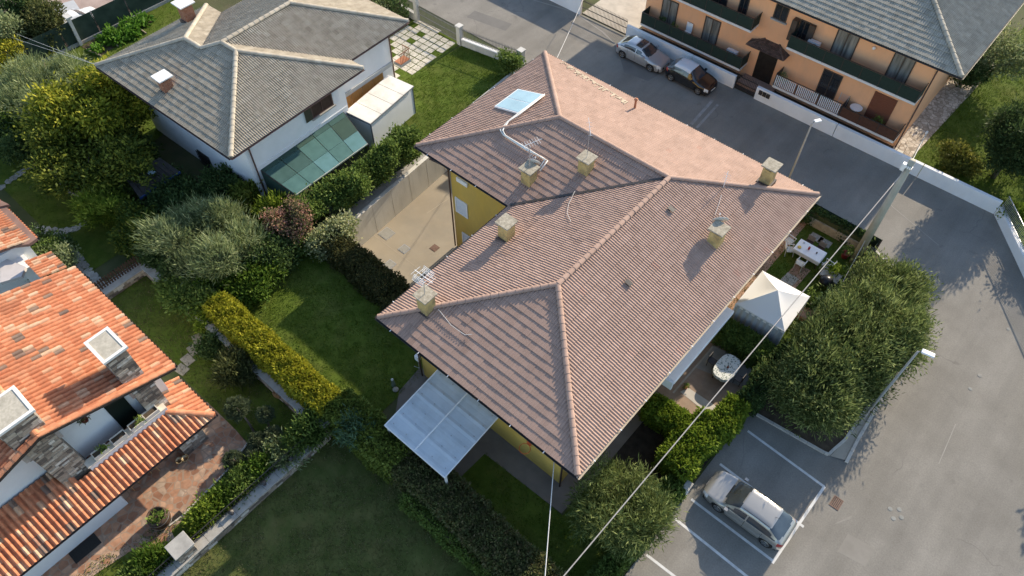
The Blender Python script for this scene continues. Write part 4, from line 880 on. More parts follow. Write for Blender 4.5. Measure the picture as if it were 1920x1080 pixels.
# lower link roof (white flat piece + small pantile strip) between annex and main roof
b0 = at(40,500,3.0); MB().slab([tuple(at(u,v,2.6)) for u,v in ((0,480),(28,492),(48,500),(40,518),(0,530))], .2).build('flat_roof', M('mauve_roof', (.50,.46,.44), (.56,.52,.50), 2, .8), an)
MB().slab([tuple(at(u,v,2.3)) for u,v in ((18,483),(42,473),(62,497),(40,508))], 2.3).build('stair_wall', white_paint, an)
c0 = at(45,512,2.6); c1 = at(78,533,2.6)
tile_save = TILE_NEAR; TILE_NEAR = 40
tile_roof(rfA, [[(float(c0[0])-.2,3.0,2.72),(float(c1[0])+.1,3.0,2.72),(float(c1[0])+.1,1.7,3.1),(float(c0[0])-.2,1.7,3.1)]], .225, .40, COPPO, .03, o_tiles, otint, 9); TILE_NEAR = tile_save
# ================================================================== APRICOT APARTMENT HOUSE
ap = thing('apartment_house', 'apricot two-storey apartment house with balconies and grey roof', 'apartment house', (-16, 50, 0))
AY = 46.1; AZ = 7.1; AS = .36
MB().box(-26.3, -5.3, AY, 56.5, 0, AZ-.1).build('wall', orange_wall, ap)
ax1, ax0, ay0, ay1 = -3.75, -28.2, 45.2, 57.4; ah = (ay1-ay0)/2
A1, A2, A3, A4 = (ax0,ay0,AZ), (ax1,ay0,AZ), (ax1,ay1,AZ), (ax0,ay1,AZ); AR1 = (ax0+ah,ay0+ah,AZ+ah*AS); AR2 = (ax1-ah,ay0+ah,AZ+ah*AS)
asl = [[A1,A2,AR2,AR1],[A2,A3,AR2],[A3,A4,AR1,AR2],[A4,A1,AR1]]
deck = MB()
for s in asl: deck.add([(p[0],p[1],p[2]-.03) for p in s], [tuple(range(len(s)))])
roofD = deck.build('roof', MATS['roof_deck'], ap)
cool_tiles = Mtint('grey_tiles', [(0, (.25,.225,.18)), (.5, (.34,.31,.25)), (1, (.42,.385,.32))], .85, .12, 3, .25, 30, blotch=(.18,.165,.13), bl_scale=.6, bl_mix=.4)
tile_roof(roofD, asl, .30, .40, [(a, h*1.7) for a, h in PORT], .028, cool_tiles, lambda r: float(np.clip(r.normal(.5,.12),0,1)), 6)
for a, b in ((A1,AR1),(A2,AR2),(A3,AR2),(A4,AR1),(AR1,AR2)): cap_run(roofD, a, b, cool_tiles, (.5,.6,.75), .42, .15)
MB().prism([(p[0],p[1]) for p in (A1,A2,A3,A4)], AZ-.2, AZ-.05).build('soffit', M('apricot_soffit', (.55,.33,.2), (.6,.37,.23), 2, .9), ap)
half_pipe_gutter(ap, (ax0,ay0-.08,AZ), (ax1+.1,ay0-.08,AZ), dark_metal, .08); half_pipe_gutter(ap, (ax1+.08,ay0-.1,AZ), (ax1+.08,ay1,AZ), dark_metal, .08)
MB().tube([(-5.2,AY-.06,.02),(-5.2,AY-.06,6.4),(-4.2,ay0+.1,AZ-.12)], .05, 8).build('downpipe', brown_metal, ap)
curt = M('curtain_glass', (.10,.10,.09), (.28,.27,.24), 1.2, .25, stretch=(5,1,.4), spec=.7)
frame_m = M('window_frame_dark', (.06,.045,.035), (.08,.06,.05), 4, .5)
def ap_open(x0, x1, z0, z1, gm, fm=frame_m, mull=1, nm='window'):
    return framed_opening(ap, (x0, AY-.004, z0), (1,0,0), (0,0,1), x1-x0, z1-z0, fm, gm, .07, .05, mull)
for (a, b) in ((-11.8,-10.3),(-7.95,-6.55)): ap_open(a, b, 4.42, 6.5, curt)
for (a, b) in ((-24.9,-23.5),(-21.15,-19.85)): ap_open(a, b, 1.25, 3.35, curt)
ap_open(-11.7,-10.3,1.25,3.35,glass_dark); 
f = ap_open(-16.3,-15.3,5.3,6.5,glass_dark); MB().box(-16.4,-15.2,AY-.16,AY,5.2,5.29).build('sill', concrete, f)
ap_open(-14.35,-13.6,4.45,6.0,glass_dark); MB().box(-14.75,-14.38,AY-.5,AY-.03,4.5,6.0).build('shutter', frame_m, ap); MB().box(-13.57,-13.2,AY-.3,AY-.03,4.5,6.0).build('shutter', frame_m, ap)
ap_open(-24.9,-23.5,4.42,6.5,curt); ap_open(-21.1,-19.8,4.42,6.5,glass_dark); ap_open(-18.9,-18.2,4.42,6.4,glass_dark)
rs = MB().box(-8.0,-6.45,AY-.05,AY,1.25,3.35).build('roller_shutter', M('brown_shutter', (.16,.055,.03), (.20,.075,.045), 3, .6, stretch=(1,1,8)), ap)
for k in range(16): MB().box(-7.98,-6.47,AY-.062,AY-.051,1.28+k*.128,1.28+k*.128+.11).build('slat', MATS['brown_shutter'], rs)
# entrance with little tiled hip canopy
MB().box(-16.45,-15.0,AY-.03,AY,.3,2.5).build('entrance_door', M('entrance_dark', (.015,.012,.010), (.03,.024,.02), 4, .4), ap)
MB().box(-17.0,-14.4,AY-1.2,AY,.02,.30).build('entrance_step', M('porphyry', (.30,.20,.15), (.38,.26,.20), 6, .9), ap)
can = thing('entrance_canopy', 'small dark brown tiled hip canopy over the entrance door', 'canopy', (-15.75, 45.7, 3.2))
q = [(-17.25,45.2,3.15),(-14.3,45.2,3.15),(-14.3,AY,3.15),(-17.25,AY,3.15)]; t1, t2 = (-16.35,AY,3.55), (-15.2,AY,3.55)
dkt = Mtint('dark_tiles', [(0,(.07,.045,.035)),(1,(.13,.085,.065))], .85, .2, 5)
rc = MB().add([*q, t1, t2], [(0,1,5,4),(1,2,5),(3,0,4),(0,3,2,1)]).build('roof', MATS['roof_deck'], can)
TILE_NEAR = 60
tile_roof(rc, [[q[0],q[1],t2,t1],[q[1],q[2],t2],[q[3],q[0],t1]], .22, .25, PORT, .025, dkt, lambda r: float(r.random()), 12, .03); TILE_NEAR = 300
cap_run(rc, q[0], t1, dkt, (.6,1), .3, .07); cap_run(rc, q[1], t2, dkt, (.6,1), .3, .07)
# balconies
green_scr = M('green_screen', (.012,.026,.020), (.020,.036,.028), 6, .8); lamb = M('lamb_panel', (.62,.66,.68), (.70,.74,.76), 4, .6)
slab_edge = M('balcony_edge', (.62,.60,.57), (.70,.68,.65), 2, .9)
def balcony(x0, x1, zs, screen, zt, label, bays=6, bars=False, both=True):
    b = MB().box(x0, x1, 45.0, AY, zs-.16, zs).build('balcony', slab_edge, ap); MB().box(x0+.03, x1-.03, 45.05, AY-.002, zs+.002, zs+.012).build('floor_tiles', M('balcony_floor', (.30,.17,.12), (.36,.21,.15), 6, .8), b)
    w = (x1-x0)/bays
    for k in range(bays+1): x = min(x0+k*w, x1-.04); MB().box(x, x+.04, 44.99, 45.03, zs, zt+.03).build('post', dark_metal, b)
    MB().box(x0, x1, 44.985, 45.035, zt+.03, zt+.07).build('handrail', dark_metal, b)
    for k in range(bays):
        a = x0+k*w+.045; e = x0+(k+1)*w-.005
        if screen == 'bars':
            for i in range(int(w/.13)): xx = a+i*.13+.03; MB().box(xx, xx+.06, 45.0, 45.012, zs+.08, zt).build('bar', lamb, b)
        else: MB().box(a, e, 45.0, 45.012, zs+.03, zt).build('screen_panel', screen, b)
    for x in (x0, x1-.012):
        MB().box(x, x+.012, 45.05, AY-.01, zs+.05, zt).build('side_screen', screen if screen != 'bars' else dark_metal, b); MB().box(x-.01, x+.03, 45.04, AY, zt+.03, zt+.07).build('handrail', dark_metal, b)
    return b
balcony(-14.35,-5.3,4.40,green_scr,5.28,'',7); balcony(-25.9,-17.1,4.40,green_scr,5.28,'',7)
balcony(-25.9,-17.1,1.2,green_scr,2.1,'',7)
balcony(-14.4,-9.35,1.2,'bars',2.1,'',3); balcony(-9.33,-5.35,1.2,M('brown_screen', (.07,.030,.018), (.10,.045,.028), 5, .8),1.95,'',3)
# things on the balconies
def ac_unit(x, y, z, label):
    t = thing('air_conditioner', label, 'air conditioner', (x, y, z)); MB().box(x-.42,x+.42,y-.16,y+.16,z,z+.6).build('case', white_metal, t)
    MB().tube([(x+.12+.2*math.cos(a), y-.165, z+.3+.2*math.sin(a)) for a in np.linspace(0, 2*math.pi, 17)], .015, 6).build('fan_ring', dark_metal, t)
    MB().box(x-.40,x+.40,y-.155,y+.155,z+.6,z+.612).build('lid', M('ac_lid', (.66,.67,.67), (.72,.73,.73), 3, .5), t)
    for s in (-.3,.3): MB().box(x+s-.03,x+s+.03,y-.14,y+.14,z-.05,z).build('foot', black_m, t)
ac_unit(-18.3, 45.75, 1.27, 'white air conditioner on the ground-floor balcony left of the entrance'); ac_unit(-12.9, 45.8, 4.47, 'white air conditioner on the upper right balcony')
pl = thing('plastic_chair', 'white plastic chair leaning on the ground-floor balcony', 'chair', (-22.2,45.7,1.21))
MB().box(-22.45,-21.95,45.5,45.95,1.6,1.64).build('seat', white_metal, pl); MB().box(-22.45,-21.95,45.93,45.98,1.64,2.35).build('backrest', white_metal, pl)
for dx in (-.22,.22):
    for dy in (-.18,.2): MB().box(-22.2+dx-.02,-22.2+dx+.02,45.72+dy-.02,45.72+dy+.02,1.21,1.6).build('leg', white_metal, pl)
rt = thing('round_table', 'round white table on the brown ground-floor balcony', 'table', (-8.6,45.65,1.21)); MB().lathe((-8.6,45.65,1.21), [(.42,.68),(.42,.71)], 20).build('top', white_metal, rt); MB().tube([(-8.6,45.65,1.21),(-8.6,45.65,1.9)], .03).build('leg', white_metal, rt)
dr = thing('drying_rack', 'folding steel drying rack on the ground-floor balcony', 'drying rack', (-9.6,45.7,1.21))
for x in (-9.9,-9.3): MB().tube([(x,45.5,1.21),(x,45.7,2.5),(x,45.9,1.21)], .012, 5).build('leg', steel, dr)
for k in range(5): MB().tube([(-9.9,45.6+k*.05,2.0+k*.08),(-9.3,45.6+k*.05,2.0+k*.08)], .008, 5).build('rail', steel, dr)
for (x, z, lab, m) in ((-24.3,1.21,'leafy potted plants at the far end of the ground-floor balcony',lf_dark),(-23.2,1.21,'leafy potted plants in the middle of the ground-floor balcony',lf_green),(-14.0,1.21,'dry potted plant at the corner of the railed balcony',lf_olive),(-6.9,1.21,'small potted plant on the brown balcony',lf_green)):
    t = thing('potted_plant', lab, 'potted plant', (x,45.4,z)); MB().lathe((x,45.4,z), [(.12,0),(.17,.28),(.15,.29)], 12).build('pot', terracotta, t); bush('p', [((x,45.4,z+.55),(.28,.25,.32))], 260, .14, .05, m, t, part='plant', zmin=z, seed=int(x*7)%99, cs=.07)
t = thing('wall_lamp', 'round globe lamp on the upper apricot wall', 'lamp', ony(1440+600/3, 268/3, AY)); p = ony(1640, 89, AY); MB().lathe((p[0],AY-.1,p[2]-.1), [(.03,0),(.1,.05),(.11,.12),(.07,.2)], 12).build('globe', white_metal, t)
# fences and walls of the street side
def bwall(name, label, poly, h, mat=white_wall_m, cap=None, z0=-.1):
    c = np.mean(np.array(poly), 0); t = thing(name, label, 'wall', (c[0], c[1], 0)); bevel(MB().prism(poly, z0, h).build('wall', mat, t), .015)
    if cap: cap(t)
    return t
for (x0, x1, lab) in ((-26.65,-20.68,'white street wall behind the silver hatchback'), (-20.64,-16.95,'white street wall behind the black car'), (-15.2,-9.02,'white street wall between gate and lamp post'), (-8.98,-2.95,'white street wall below the brown balcony'), (-2.91,2.12,'white street wall along the shaded square, right end')):
    bwall('street_wall', lab, [(x0,44.3),(x1,44.3),(x1,44.55),(x0,44.55)], 1.02)
d = np.array((2.92,-3.65)); d /= np.linalg.norm(d); nn = np.array((d[1],-d[0]))*-1; s0 = np.array((2.13,44.32)); s1 = s0+d*14
fw = bwall('fence_wall', 'low white wall with railing running off the right edge', [tuple(s0), tuple(s1), tuple(s1+nn*.25), tuple(s0+nn*.25)], .7)
MB().beam((*(s0+nn*.12),1.62),(*(s1+nn*.12),1.62), .04,.04).build('rail', steel, fw); MB().beam((*(s0+nn*.12),.85),(*(s1+nn*.12),.85), .04,.04).build('rail', steel, fw)
for k in range(110): p = s0+nn*.12+d*(k*.127+.05); MB().box(p[0]-.012,p[0]+.012,p[1]-.012,p[1]+.012,.7,1.66).build('bar', steel, fw)
sheet('lawn', [tuple(s0+nn*.25), tuple(s1+nn*.25), (40,60), (3.0,60)], .001, lawn_m)
bwall('street_wall', 'tall white street wall at the top edge left of the sliding gate', [(-60,44.3),(-31.2,44.3),(-31.2,44.6),(-60,44.6)], 1.6)
def bar_gate(name, label, a, b, h, n, mat=dark_metal, cat='gate', spikes=True, z=.06):
    a = np.array(a, float); b = np.array(b, float); t = thing(name, label, cat, ((a[0]+b[0])/2, (a[1]+b[1])/2, 0)); dd = (b-a)
    for zz in (z+.06, z+.45*h, h-.12): MB().beam((*a, zz), (*b, zz), .04, .05).build('rail', mat, t)
    for k in range(n+1):
        p = a+dd*k/n; MB().box(p[0]-.012,p[0]+.012,p[1]-.012,p[1]+.012,z,h+(.08 if spikes else 0)).build('bar', mat, t)
    return t
bar_gate('sliding_gate', 'black barred sliding gate before the pale driveway at top', (-31.1,44.45), (-26.75,44.45), 1.35, 34)
bar_gate('pedestrian_gate', 'small dark iron gate in the white street wall', (-16.9,44.42), (-15.25,44.42), 1.25, 13)
mbx = thing('mailbox_panel', 'dark mailbox panel set in the white wall by the iron gate', 'mailbox', (-14.6,44.28,.8))
for k in range(3): MB().box(-14.95+k*.3,-14.69+k*.3,44.24,44.3,.55,.9).build('mailbox', dark_metal, mbx)
sheet('driveway', [(-31.2,44.6),(-26.5,44.6),(-26.5,60),(-31.2,60)], .006, M('pale_driveway', (.46,.41,.34), (.56,.51,.43), .8, .9, .3, 12, c3=(.34,.31,.26), scale3=1.2, mix3=.6))
sheet('side_path', [(-5.3,44.7),(-4.0,44.7),(-3.2,60),(-5.3,60)], .006, crazy('stone_path', [(0,(.34,.28,.22)),(.5,(.50,.43,.35)),(1,(.62,.55,.46))], (.26,.21,.16), 3.2))
sheet('front_strip', [(-26.5,44.55),(-5.3,44.55),(-5.3,46.1),(-26.5,46.1)], .008, M('strip_earth', (.06,.05,.04), (.10,.085,.07), 3, .95))
# bicycle-like clutter by the wall corner: metal garden chair
mc = thing('metal_chair', 'dark metal garden chair at the corner of the apricot house', 'chair', (-4.7,45.3,0))
MB().box(-4.95,-4.5,45.1,45.5,.42,.45).build('seat', dark_metal, mc); MB().tube([(-4.95,45.5,.42),(-4.93,45.58,.9),(-4.72,45.6,1.0),(-4.52,45.58,.9),(-4.5,45.5,.42)], .015, 6).build('backrest', dark_metal, mc)
for dx in (-4.93,-4.52):
    for dy in (45.12,45.48): MB().tube([(dx,dy,0),(dx,dy,.42)], .012, 5).build('leg', dark_metal, mc)
# ================================================================== CARS
tyre_m = M('tyre', (.014,.014,.015), (.022,.022,.022), 8, .85); rim_m = M('alloy', (.40,.41,.42), (.48,.49,.50), 8, .3, metal=.8); car_glass = M('car_glass', (.018,.026,.034), (.04,.055,.07), 1.5, .05, spec=1.0)
lens_m = M('headlamp', (.62,.66,.70), (.74,.78,.82), 6, .1, spec=.9); tail_m = M('tail_lamp', (.28,.015,.02), (.36,.025,.03), 6, .15, spec=.8); plate_m = M('plate', (.62,.62,.60), (.66,.66,.64), 5, .5)
def make_car(label, loc, rot, L, W, H, paint, roofpaint, axles, cowl, wtop, rtop, rbot, seams, pillars, hood=.88, belt=.96, sunroof=None, rails=False, rearbar=None):
    t = thing('parked_car', label, 'car', (*loc, 0), rot)
    st = sorted(set([round(x, 4) for x in np.linspace(0, L, 84)]+[s+e for s in seams for e in (-.009,.009)]+[s+e for s in pillars for e in (-.035,.035)])); S = np.array(st)
    def crv(xs, ys, sm=.16):
        y = np.interp(S, xs, ys); g = np.linspace(0, L, 500); yy = np.interp(g, xs, ys); k = max(3, int(sm/L*500)); ker = np.hanning(k+2)[1:-1]; ker /= ker.sum()
        yy = np.convolve(np.pad(yy, k, 'edge'), ker, 'same')[k:-k]; return np.interp(S, g, yy)
    zb = crv([0,.10,.30,cowl,cowl+.4,L*.62,rbot-.05,L-.1,L], [.56,.70,.76,hood,belt-.03,belt,belt+.03,belt-.03,.82])
    zr = crv([0,.10,.30,cowl,wtop,(wtop+rtop)/2,rtop,rbot,L-.08,L], [.565,.705,.785,hood+.03,H-.06,H,H-.05,belt+.06,belt-.02,.825], .2)
    zr = np.maximum(zr, zb+.006)
    w = crv([0,.06,.22,.6,L*.5,L-.5,L-.15,L], np.array([.66,.76,.90,.98,1.0,.985,.90,.72])*W/2, .14)
    gh = np.clip((zr-zb)/(H-belt), 0, 1); wr = w*(.86-.17*gh)
    zs = np.full(len(S), .20)
    for a in axles:
        k = np.abs(S-a) < .36; zs[k] = np.maximum(zs[k], .30+np.sqrt(np.maximum(0, .36**2-(S[k]-a)**2)))
    zs = np.minimum(zs, zb-.10); pts = []
    for i in range(len(S)):
        zm = min(.68, zb[i]-.06); z0 = zs[i]; m = lambda f: z0+(zm-z0)*f
        sec = [(w[i]*.94, z0), (w[i]*.985, m(.3)), (w[i], m(.62)), (w[i]*.995, m(1)), (w[i]*.95, zb[i])]
        for f in (.06, .38, .72, .96): sec.append((w[i]*.94+(wr[i]-w[i]*.94)*f**1.15, zb[i]+(zr[i]-.035*gh[i]-.008-zb[i])*f))
        sec += [(wr[i]*.90, zr[i]-.010), (wr[i]*.55, zr[i]), (0, zr[i]+.008*gh[i]+.004)]
        pts.append(sec)
    K = len(pts[0]); full = [[(L/2-S[i], -y, z) for y, z in p]+[(L/2-S[i], y, z) for y, z in p[-2::-1]] for i, p in enumerate(pts)]
    KK = 2*K-1; V = [q for p in full for q in p]; regs = {}
    for i in range(len(S)-1):
        sm = (S[i]+S[i+1])/2; narrow = S[i+1]-S[i] < .03
        for j in range(KK-1):
            jj = j if j < K-1 else KK-2-j   # mirrored index 0..K-2
            r = 'body'
            if jj in (5, 6) and seams[0]+.12 < sm < rbot-.22 and not any(abs(sm-p) < .036 for p in pillars):
                lo = cowl+(.30 if jj == 5 else .62); hi = rbot-(.22 if jj == 5 else .46)
                if lo < sm < hi: r = 'side_window'
            if jj >= 8 and cowl+.02+(10-jj)*.075 < sm < wtop-.06+(10-jj)*.03: r = 'windscreen'
            if jj >= 8 and rtop+.07-(10-jj)*.02 < sm < rbot-.02-(10-jj)*.05: r = 'rear_window'
            if jj in (2, 3) and sm < .34 and sm > .05: r = 'headlight_l' if j < K-1 else 'headlight_r'
            if jj in (3, 4) and sm > L-.26 and sm < L-.02: r = 'taillight_l' if j < K-1 else 'taillight_r'
            if r == 'body' and narrow and any(abs(sm-s) < .012 for s in seams) and 1 <= jj <= 3: r = 'door_seam'
            if r == 'body' and jj >= 7 and wtop-.04 <= sm <= rtop+.05: r = 'roof_panel'
            if sunroof and jj >= 9 and sunroof[0] < sm < sunroof[1] : r = 'sunroof'
            a = i*KK+j; regs.setdefault(r, []).append((a, a+1, a+KK+1, a+KK))
    regs['body'].append(tuple(range(KK-1, -1, -1))); regs['body'].append(tuple((len(S)-1)*KK+k for k in range(KK)))
    mm = dict(body=paint, roof_panel=roofpaint, side_window=car_glass, windscreen=car_glass, rear_window=car_glass, sunroof=car_glass, door_seam=black_m, headlight_l=lens_m, headlight_r=lens_m, taillight_l=tail_m, taillight_r=tail_m)
    for r, f in regs.items():
        used = sorted({k for q in f for k in q}); ix = {k: n for n, k in enumerate(used)}
        me = new_mesh(r.replace('_l', '').replace('_r', '') if 'light' in r else r, [V[k] for k in used], [tuple(ix[k] for k in q) for q in f], mm[r], True)
        o = bpy.data.objects.new(r[:-2] if 'light' in r else r, me); COL.objects.link(o); o.parent = t
    def part(mb, name, mat, sm=False):
        o = bpy.data.objects.new(name, mb.mesh(name, mat, sm)); COL.objects.link(o); o.parent = t; return o
    part(MB().box(-L/2+.15, L/2-.15, -W/2+.12, W/2-.12, .16, .55), 'underbody', black_m)
    part(MB().box(L/2-.06, L/2+.012, -.42, .42, .34, .52), 'grille', black_m); part(MB().box(L/2+.0, L/2+.022, -.26, .26, .40, .50), 'number_plate', plate_m); part(MB().box(-L/2-.02, -L/2+.01, -.26, .26, .60, .71), 'number_plate', plate_m)
    for s in (-1, 1):
        part(MB().box(L/2-cowl-.42, L/2-cowl-.24, s*(W/2+.02) if s < 0 else W/2-.02, s*(W/2+.16) if s < 0 else W/2+.14, .92, 1.04), 'door_mirror', paint if s > 0 else paint)
        for sd in seams[:-1]: part(MB().box(L/2-sd-.95, L/2-sd-.80, s*W/2*.997-.012, s*W/2*.997+.012, .76, .79), 'door_handle', paint)
        for a in axles:
            x = L/2-a; y0 = s*(W/2-.015); k = 20
            wmb = MB(); prof = [(.20, -.02), (.29, -.005), (.315, -.03), (.315, -.17), (.29, -.2)]; v = [(x+r_*math.cos(2*math.pi*q/k), y0+s*d_, .315+r_*math.sin(2*math.pi*q/k)) for r_, d_ in prof for q in range(k)]
            f = [(i*k+q, i*k+(q+1)%k, (i+1)*k+(q+1)%k, (i+1)*k+q) for i in range(len(prof)-1) for q in range(k)]; wmb.add(v, f); wo = part(wmb, 'wheel', tyre_m, True)
            hub = MB().add([(x+.2*math.cos(2*math.pi*q/k), y0-s*.045, .315+.2*math.sin(2*math.pi*q/k)) for q in range(k)], [tuple(range(k))]); ho = link('rim', hub.mesh('rim', black_m)); ho.parent = wo
            for q in range(5):
                an = 2*math.pi*q/5+.3; sp_ = MB().beam((x, y0-s*.03, .315), (x+.20*math.cos(an), y0-s*.022, .315+.20*math.sin(an)), .05, .05); so = link('spoke', sp_.mesh('spoke', rim_m)); so.parent = wo
            ring = MB().tube([(x+.195*math.cos(2*math.pi*q/16), y0-s*.022, .315+.195*math.sin(2*math.pi*q/16)) for q in range(17)], .014, 5); ro = link('rim_ring', ring.mesh('rim_ring', rim_m)); ro.parent = wo
    part(MB().tube([(L/2-rtop+.1, 0, H-.05), (L/2-rtop-.12, 0, H+.12)], .008, 5), 'aerial', black_m)
    if rails:
        for s in (-1, 1): part(MB().tube([(L/2-wtop-.1, s*W*.335, H-.03), (L/2-rtop+.05, s*W*.335, H-.03)], .014, 6), 'roof_strip', black_m)
    return t
silver = M('silver_paint', (.42,.44,.46), (.47,.49,.51), .8, .28, metal=.45, spec=.6, coat=.8); silver2 = M('warm_silver_paint', (.31,.30,.28), (.36,.35,.325), .8, .28, metal=.45, spec=.6, coat=.8)
roofwhite = M('white_roof_paint', (.66,.68,.70), (.72,.74,.76), .8, .25, spec=.6, coat=.6); blackp = M('black_paint', (.008,.008,.010), (.013,.013,.015), .8, .18, spec=.7, coat=1.0)
make_car('silver hatchback with dark sunroof parked at the white street wall', (-23.93,42.72), 0, 4.15, 1.72, 1.42, silver, silver, (.86,3.42), 1.16, 1.92, 3.2, 3.88, (1.22,2.30,3.0), (2.32,), .90, .95, sunroof=(2.02,2.5))
make_car('black hatchback with white roof parked ahead of the silver one', (-19.65,42.78), R(-1.5), 3.78, 1.70, 1.48, blackp, roofwhite, (.76,3.14), 1.02, 1.75, 3.05, 3.58, (1.12,2.2,2.85), (2.2,), .90, .96)
make_car('silver hatchback alone in the parking bay at lower right', (.13,16.93), R(180), 4.22, 1.76, 1.52, silver2, silver2, (1.0,3.55), 1.02, 1.85, 3.35, 4.02, (1.25,2.30,3.2), (2.3,), .88, .96, rails=True)

# ================================================================== POLES, LAMPS, CABLES
pole_m = M('pole_concrete', (.36,.33,.26), (.44,.40,.32), 2, .9, .2, 30)
up = thing('utility_pole', 'tall tapered concrete utility pole at the garden corner', 'pole', (-2.88,34.83,0))
MB().tube([(-2.88,34.83,-.05),(-2.88,34.83,8.3)], [.27,.16], 14).build('shaft', pole_m, up, smooth=True)
MB().box(-3.05,-2.71,34.70,34.96,7.75,7.85).build('clamp', steel, up); MB().box(-3.2,-3.0,34.6,34.8,7.6,8.05).build('junction_box', white_metal, up)
for k in range(3): MB().lathe((-2.98+k*.1,34.62,7.86), [(.03,0),(.045,.04),(.03,.08),(.045,.12),(.02,.15)], 8).build('insulator', white_metal, up)
def lamp(label, x, y, h, arm, head=.55):
    t = thing('street_lamp', label, 'street lamp', (x,y,0)); gm = M('lamp_pole', (.34,.34,.33), (.40,.40,.39), 4, .5, metal=.3)
    MB().tube([(x,y,-.05),(x,y,.9),(x,y,h-.15),(x+arm[0]*.5,y+arm[1]*.5,h)], [.085,.075,.05,.045], 10).build('pole', gm, t, smooth=True)
    d = Vector((*arm,0)).normalized(); a = Vector((x,y,h))+d*.1; bevel(MB().beam(a, a+d*head, .24, .10).build('lamp_head', white_metal, t), .03)
    MB().beam(a+Vector((0,0,-.055)), a+d*head*.9+Vector((0,0,-.055)), .18, .02).build('lens', lens_m, t); return t
lamp('street lamp with white head beyond the roof corner on the street', -8.8, 36.75, 6.3, (.12,.18), .42); lamp('street lamp with white head rising from the big shrubs', 2.15, 24.9, 7.2, (.28,.05), .55)
cable_m = M('cable', (.34,.31,.28), (.40,.37,.34), 3, .7); cable_l = M('pale_cable', (.55,.54,.52), (.6,.59,.57), 3, .7)
def cable(label, a, b, r, sag, mat=cable_m):
    a = Vector(a); b = Vector(b); pts = [a.lerp(b, i/24)-Vector((0,0,sag*4*(i/24)*(1-i/24))) for i in range(25)]
    return tag(MB().tube(pts, r, 6).build('cable', mat, smooth=True), label, 'cable')
def thru(a, b, k): a = np.array(a, float); b = np.array(b, float); return a+(b-a)*k
c0, c1 = (-2.95,34.7,7.7), (-7.9,12.05,4.7); e0 = thru(c0, at(960,1195,7.0), 1.55); e1 = thru(c1, at(1014,1180,4.9), 2.2)
cable('thick overhead cable from the concrete pole to the bottom edge', c0, e0, .025, .05)
cable('thin pale cable from the house corner to the bottom edge', c1, e1, .02, .05, cable_l)
for e, lab in ((e0,'utility pole below the bottom edge carrying the thick cable'), (e1,'utility pole below the bottom edge carrying the thin cable')):
    t = thing('utility_pole', lab, 'pole', (e[0],e[1],0)); MB().tube([(e[0],e[1],-.05),(e[0],e[1],e[2]+.3)], [.22,.13], 12).build('shaft', pole_m, t, smooth=True); MB().box(e[0]-.2,e[0]+.2,e[1]-.08,e[1]+.08,e[2]-.05,e[2]+.05).build('clamp', steel, t)
e = at(1738,248,2.4); cable('thin cable from the pole top towards the apricot house', (-2.88,34.83,8.1), e, .014, .05, cable_l)
t = thing('steel_post', 'slim steel post beside the stone path of the apricot house', 'post', (e[0],e[1],0)); MB().tube([(e[0],e[1],0),(e[0],e[1],2.5)], .03, 8).build('shaft', steel, t); MB().box(e[0]-.06,e[0]+.06,e[1]-.06,e[1]+.06,2.3,2.46).build('clamp', white_metal, t)
cable('thin pale cable from the street eave across the street', (XL+1.0,Y1-.1,EZ-.1), (-31.0,44.45,1.65), .016, .1, cable_l)
cable('thin wire across the lower garden from the pole', (-2.9,34.8,2.2), (-2.5,31.2,1.25), .014, .05, cable_l)
for k in range(2):
    a = np.array(at(182,122,WZ)); b = at(70-4*k,78+6*k,3.2); q = thru(a, b, (-70.5-a[0])/(b[0]-a[0])); cable(['upper of two wires over the fence at top left', 'lower of two wires over the fence at top left'][k], a, q, .010, .05, cable_l)

# ================================================================== ROOF AERIALS
def yagi(t, base, h, boom_dir, n, el=.5, mat=white_metal):
    b = Vector(base); top = b+Vector((0,0,h)); MB().tube([b, top], .018, 6).build('mast', steel, t); d = Vector(boom_dir).normalized(); s = d.cross(Vector((0,0,1)))
    MB().tube([top-d*.4, top+d*.7], .012, 5).build('boom', mat, t)
    for i in range(n): p = top+d*(-.35+1.0*i/n); MB().tube([p-s*el/2, p+s*el/2], .008, 4).build('element', mat, t)
a1 = thing('tv_aerial', 'aerial mast with two antennas on the left pipe-side chimney', 'aerial', cS2); yagi(a1, cS2, 1.7, (.3,.6,.1), 7, .55); yagi(a1, (cS2[0]+.05,cS2[1],cS2[2]+.2), .9, (-.6,.2,.3), 5, .4, steel)
MB().tube([Vector(cS2)+Vector((-.3,.2,0)), Vector(cS2)+Vector((.0,.0,.7))], .012, 5).build('stay', steel, a1)
a2 = thing('tv_aerial', 'thin aerial mast on the right chimney below the ridge', 'aerial', cS2b); yagi(a2, cS2b, 1.9, (-.5,.5,.2), 4, .3)
a3 = thing('tv_aerial', 'white grid aerial on the lowest left chimney', 'aerial', cS); b_ = Vector(cS); MB().tube([b_, b_+Vector((-.1,.15,1.3))], .02, 6).build('mast', steel, a3)
tp = b_+Vector((-.1,.15,1.1)); 
for s_ in (-1, 1):
    for i in range(5): p = tp+Vector((-.25*s_*0,.0,0))+Vector((-.1+.05*i, s_*.32, -.25+.14*i)); MB().tube([p-Vector((.35,0,0)), p+Vector((.35,0,0))], .012, 4).build('element', white_metal, a3)
    MB().tube([tp+Vector((-.1,s_*.32,-.25)), tp+Vector((.1,s_*.32,.31))], .014, 5).build('grid_edge', white_metal, a3)
for i in range(6): p = tp+Vector((-.5+.2*i,0,.05)); MB().tube([p-Vector((0,.3,0)), p+Vector((0,.3,0))], .010, 4).build('element', white_metal, a3)
MB().tube([tp+Vector((-.55,0,.05)), tp+Vector((.6,0,.05))], .016, 5).build('boom', white_metal, a3)
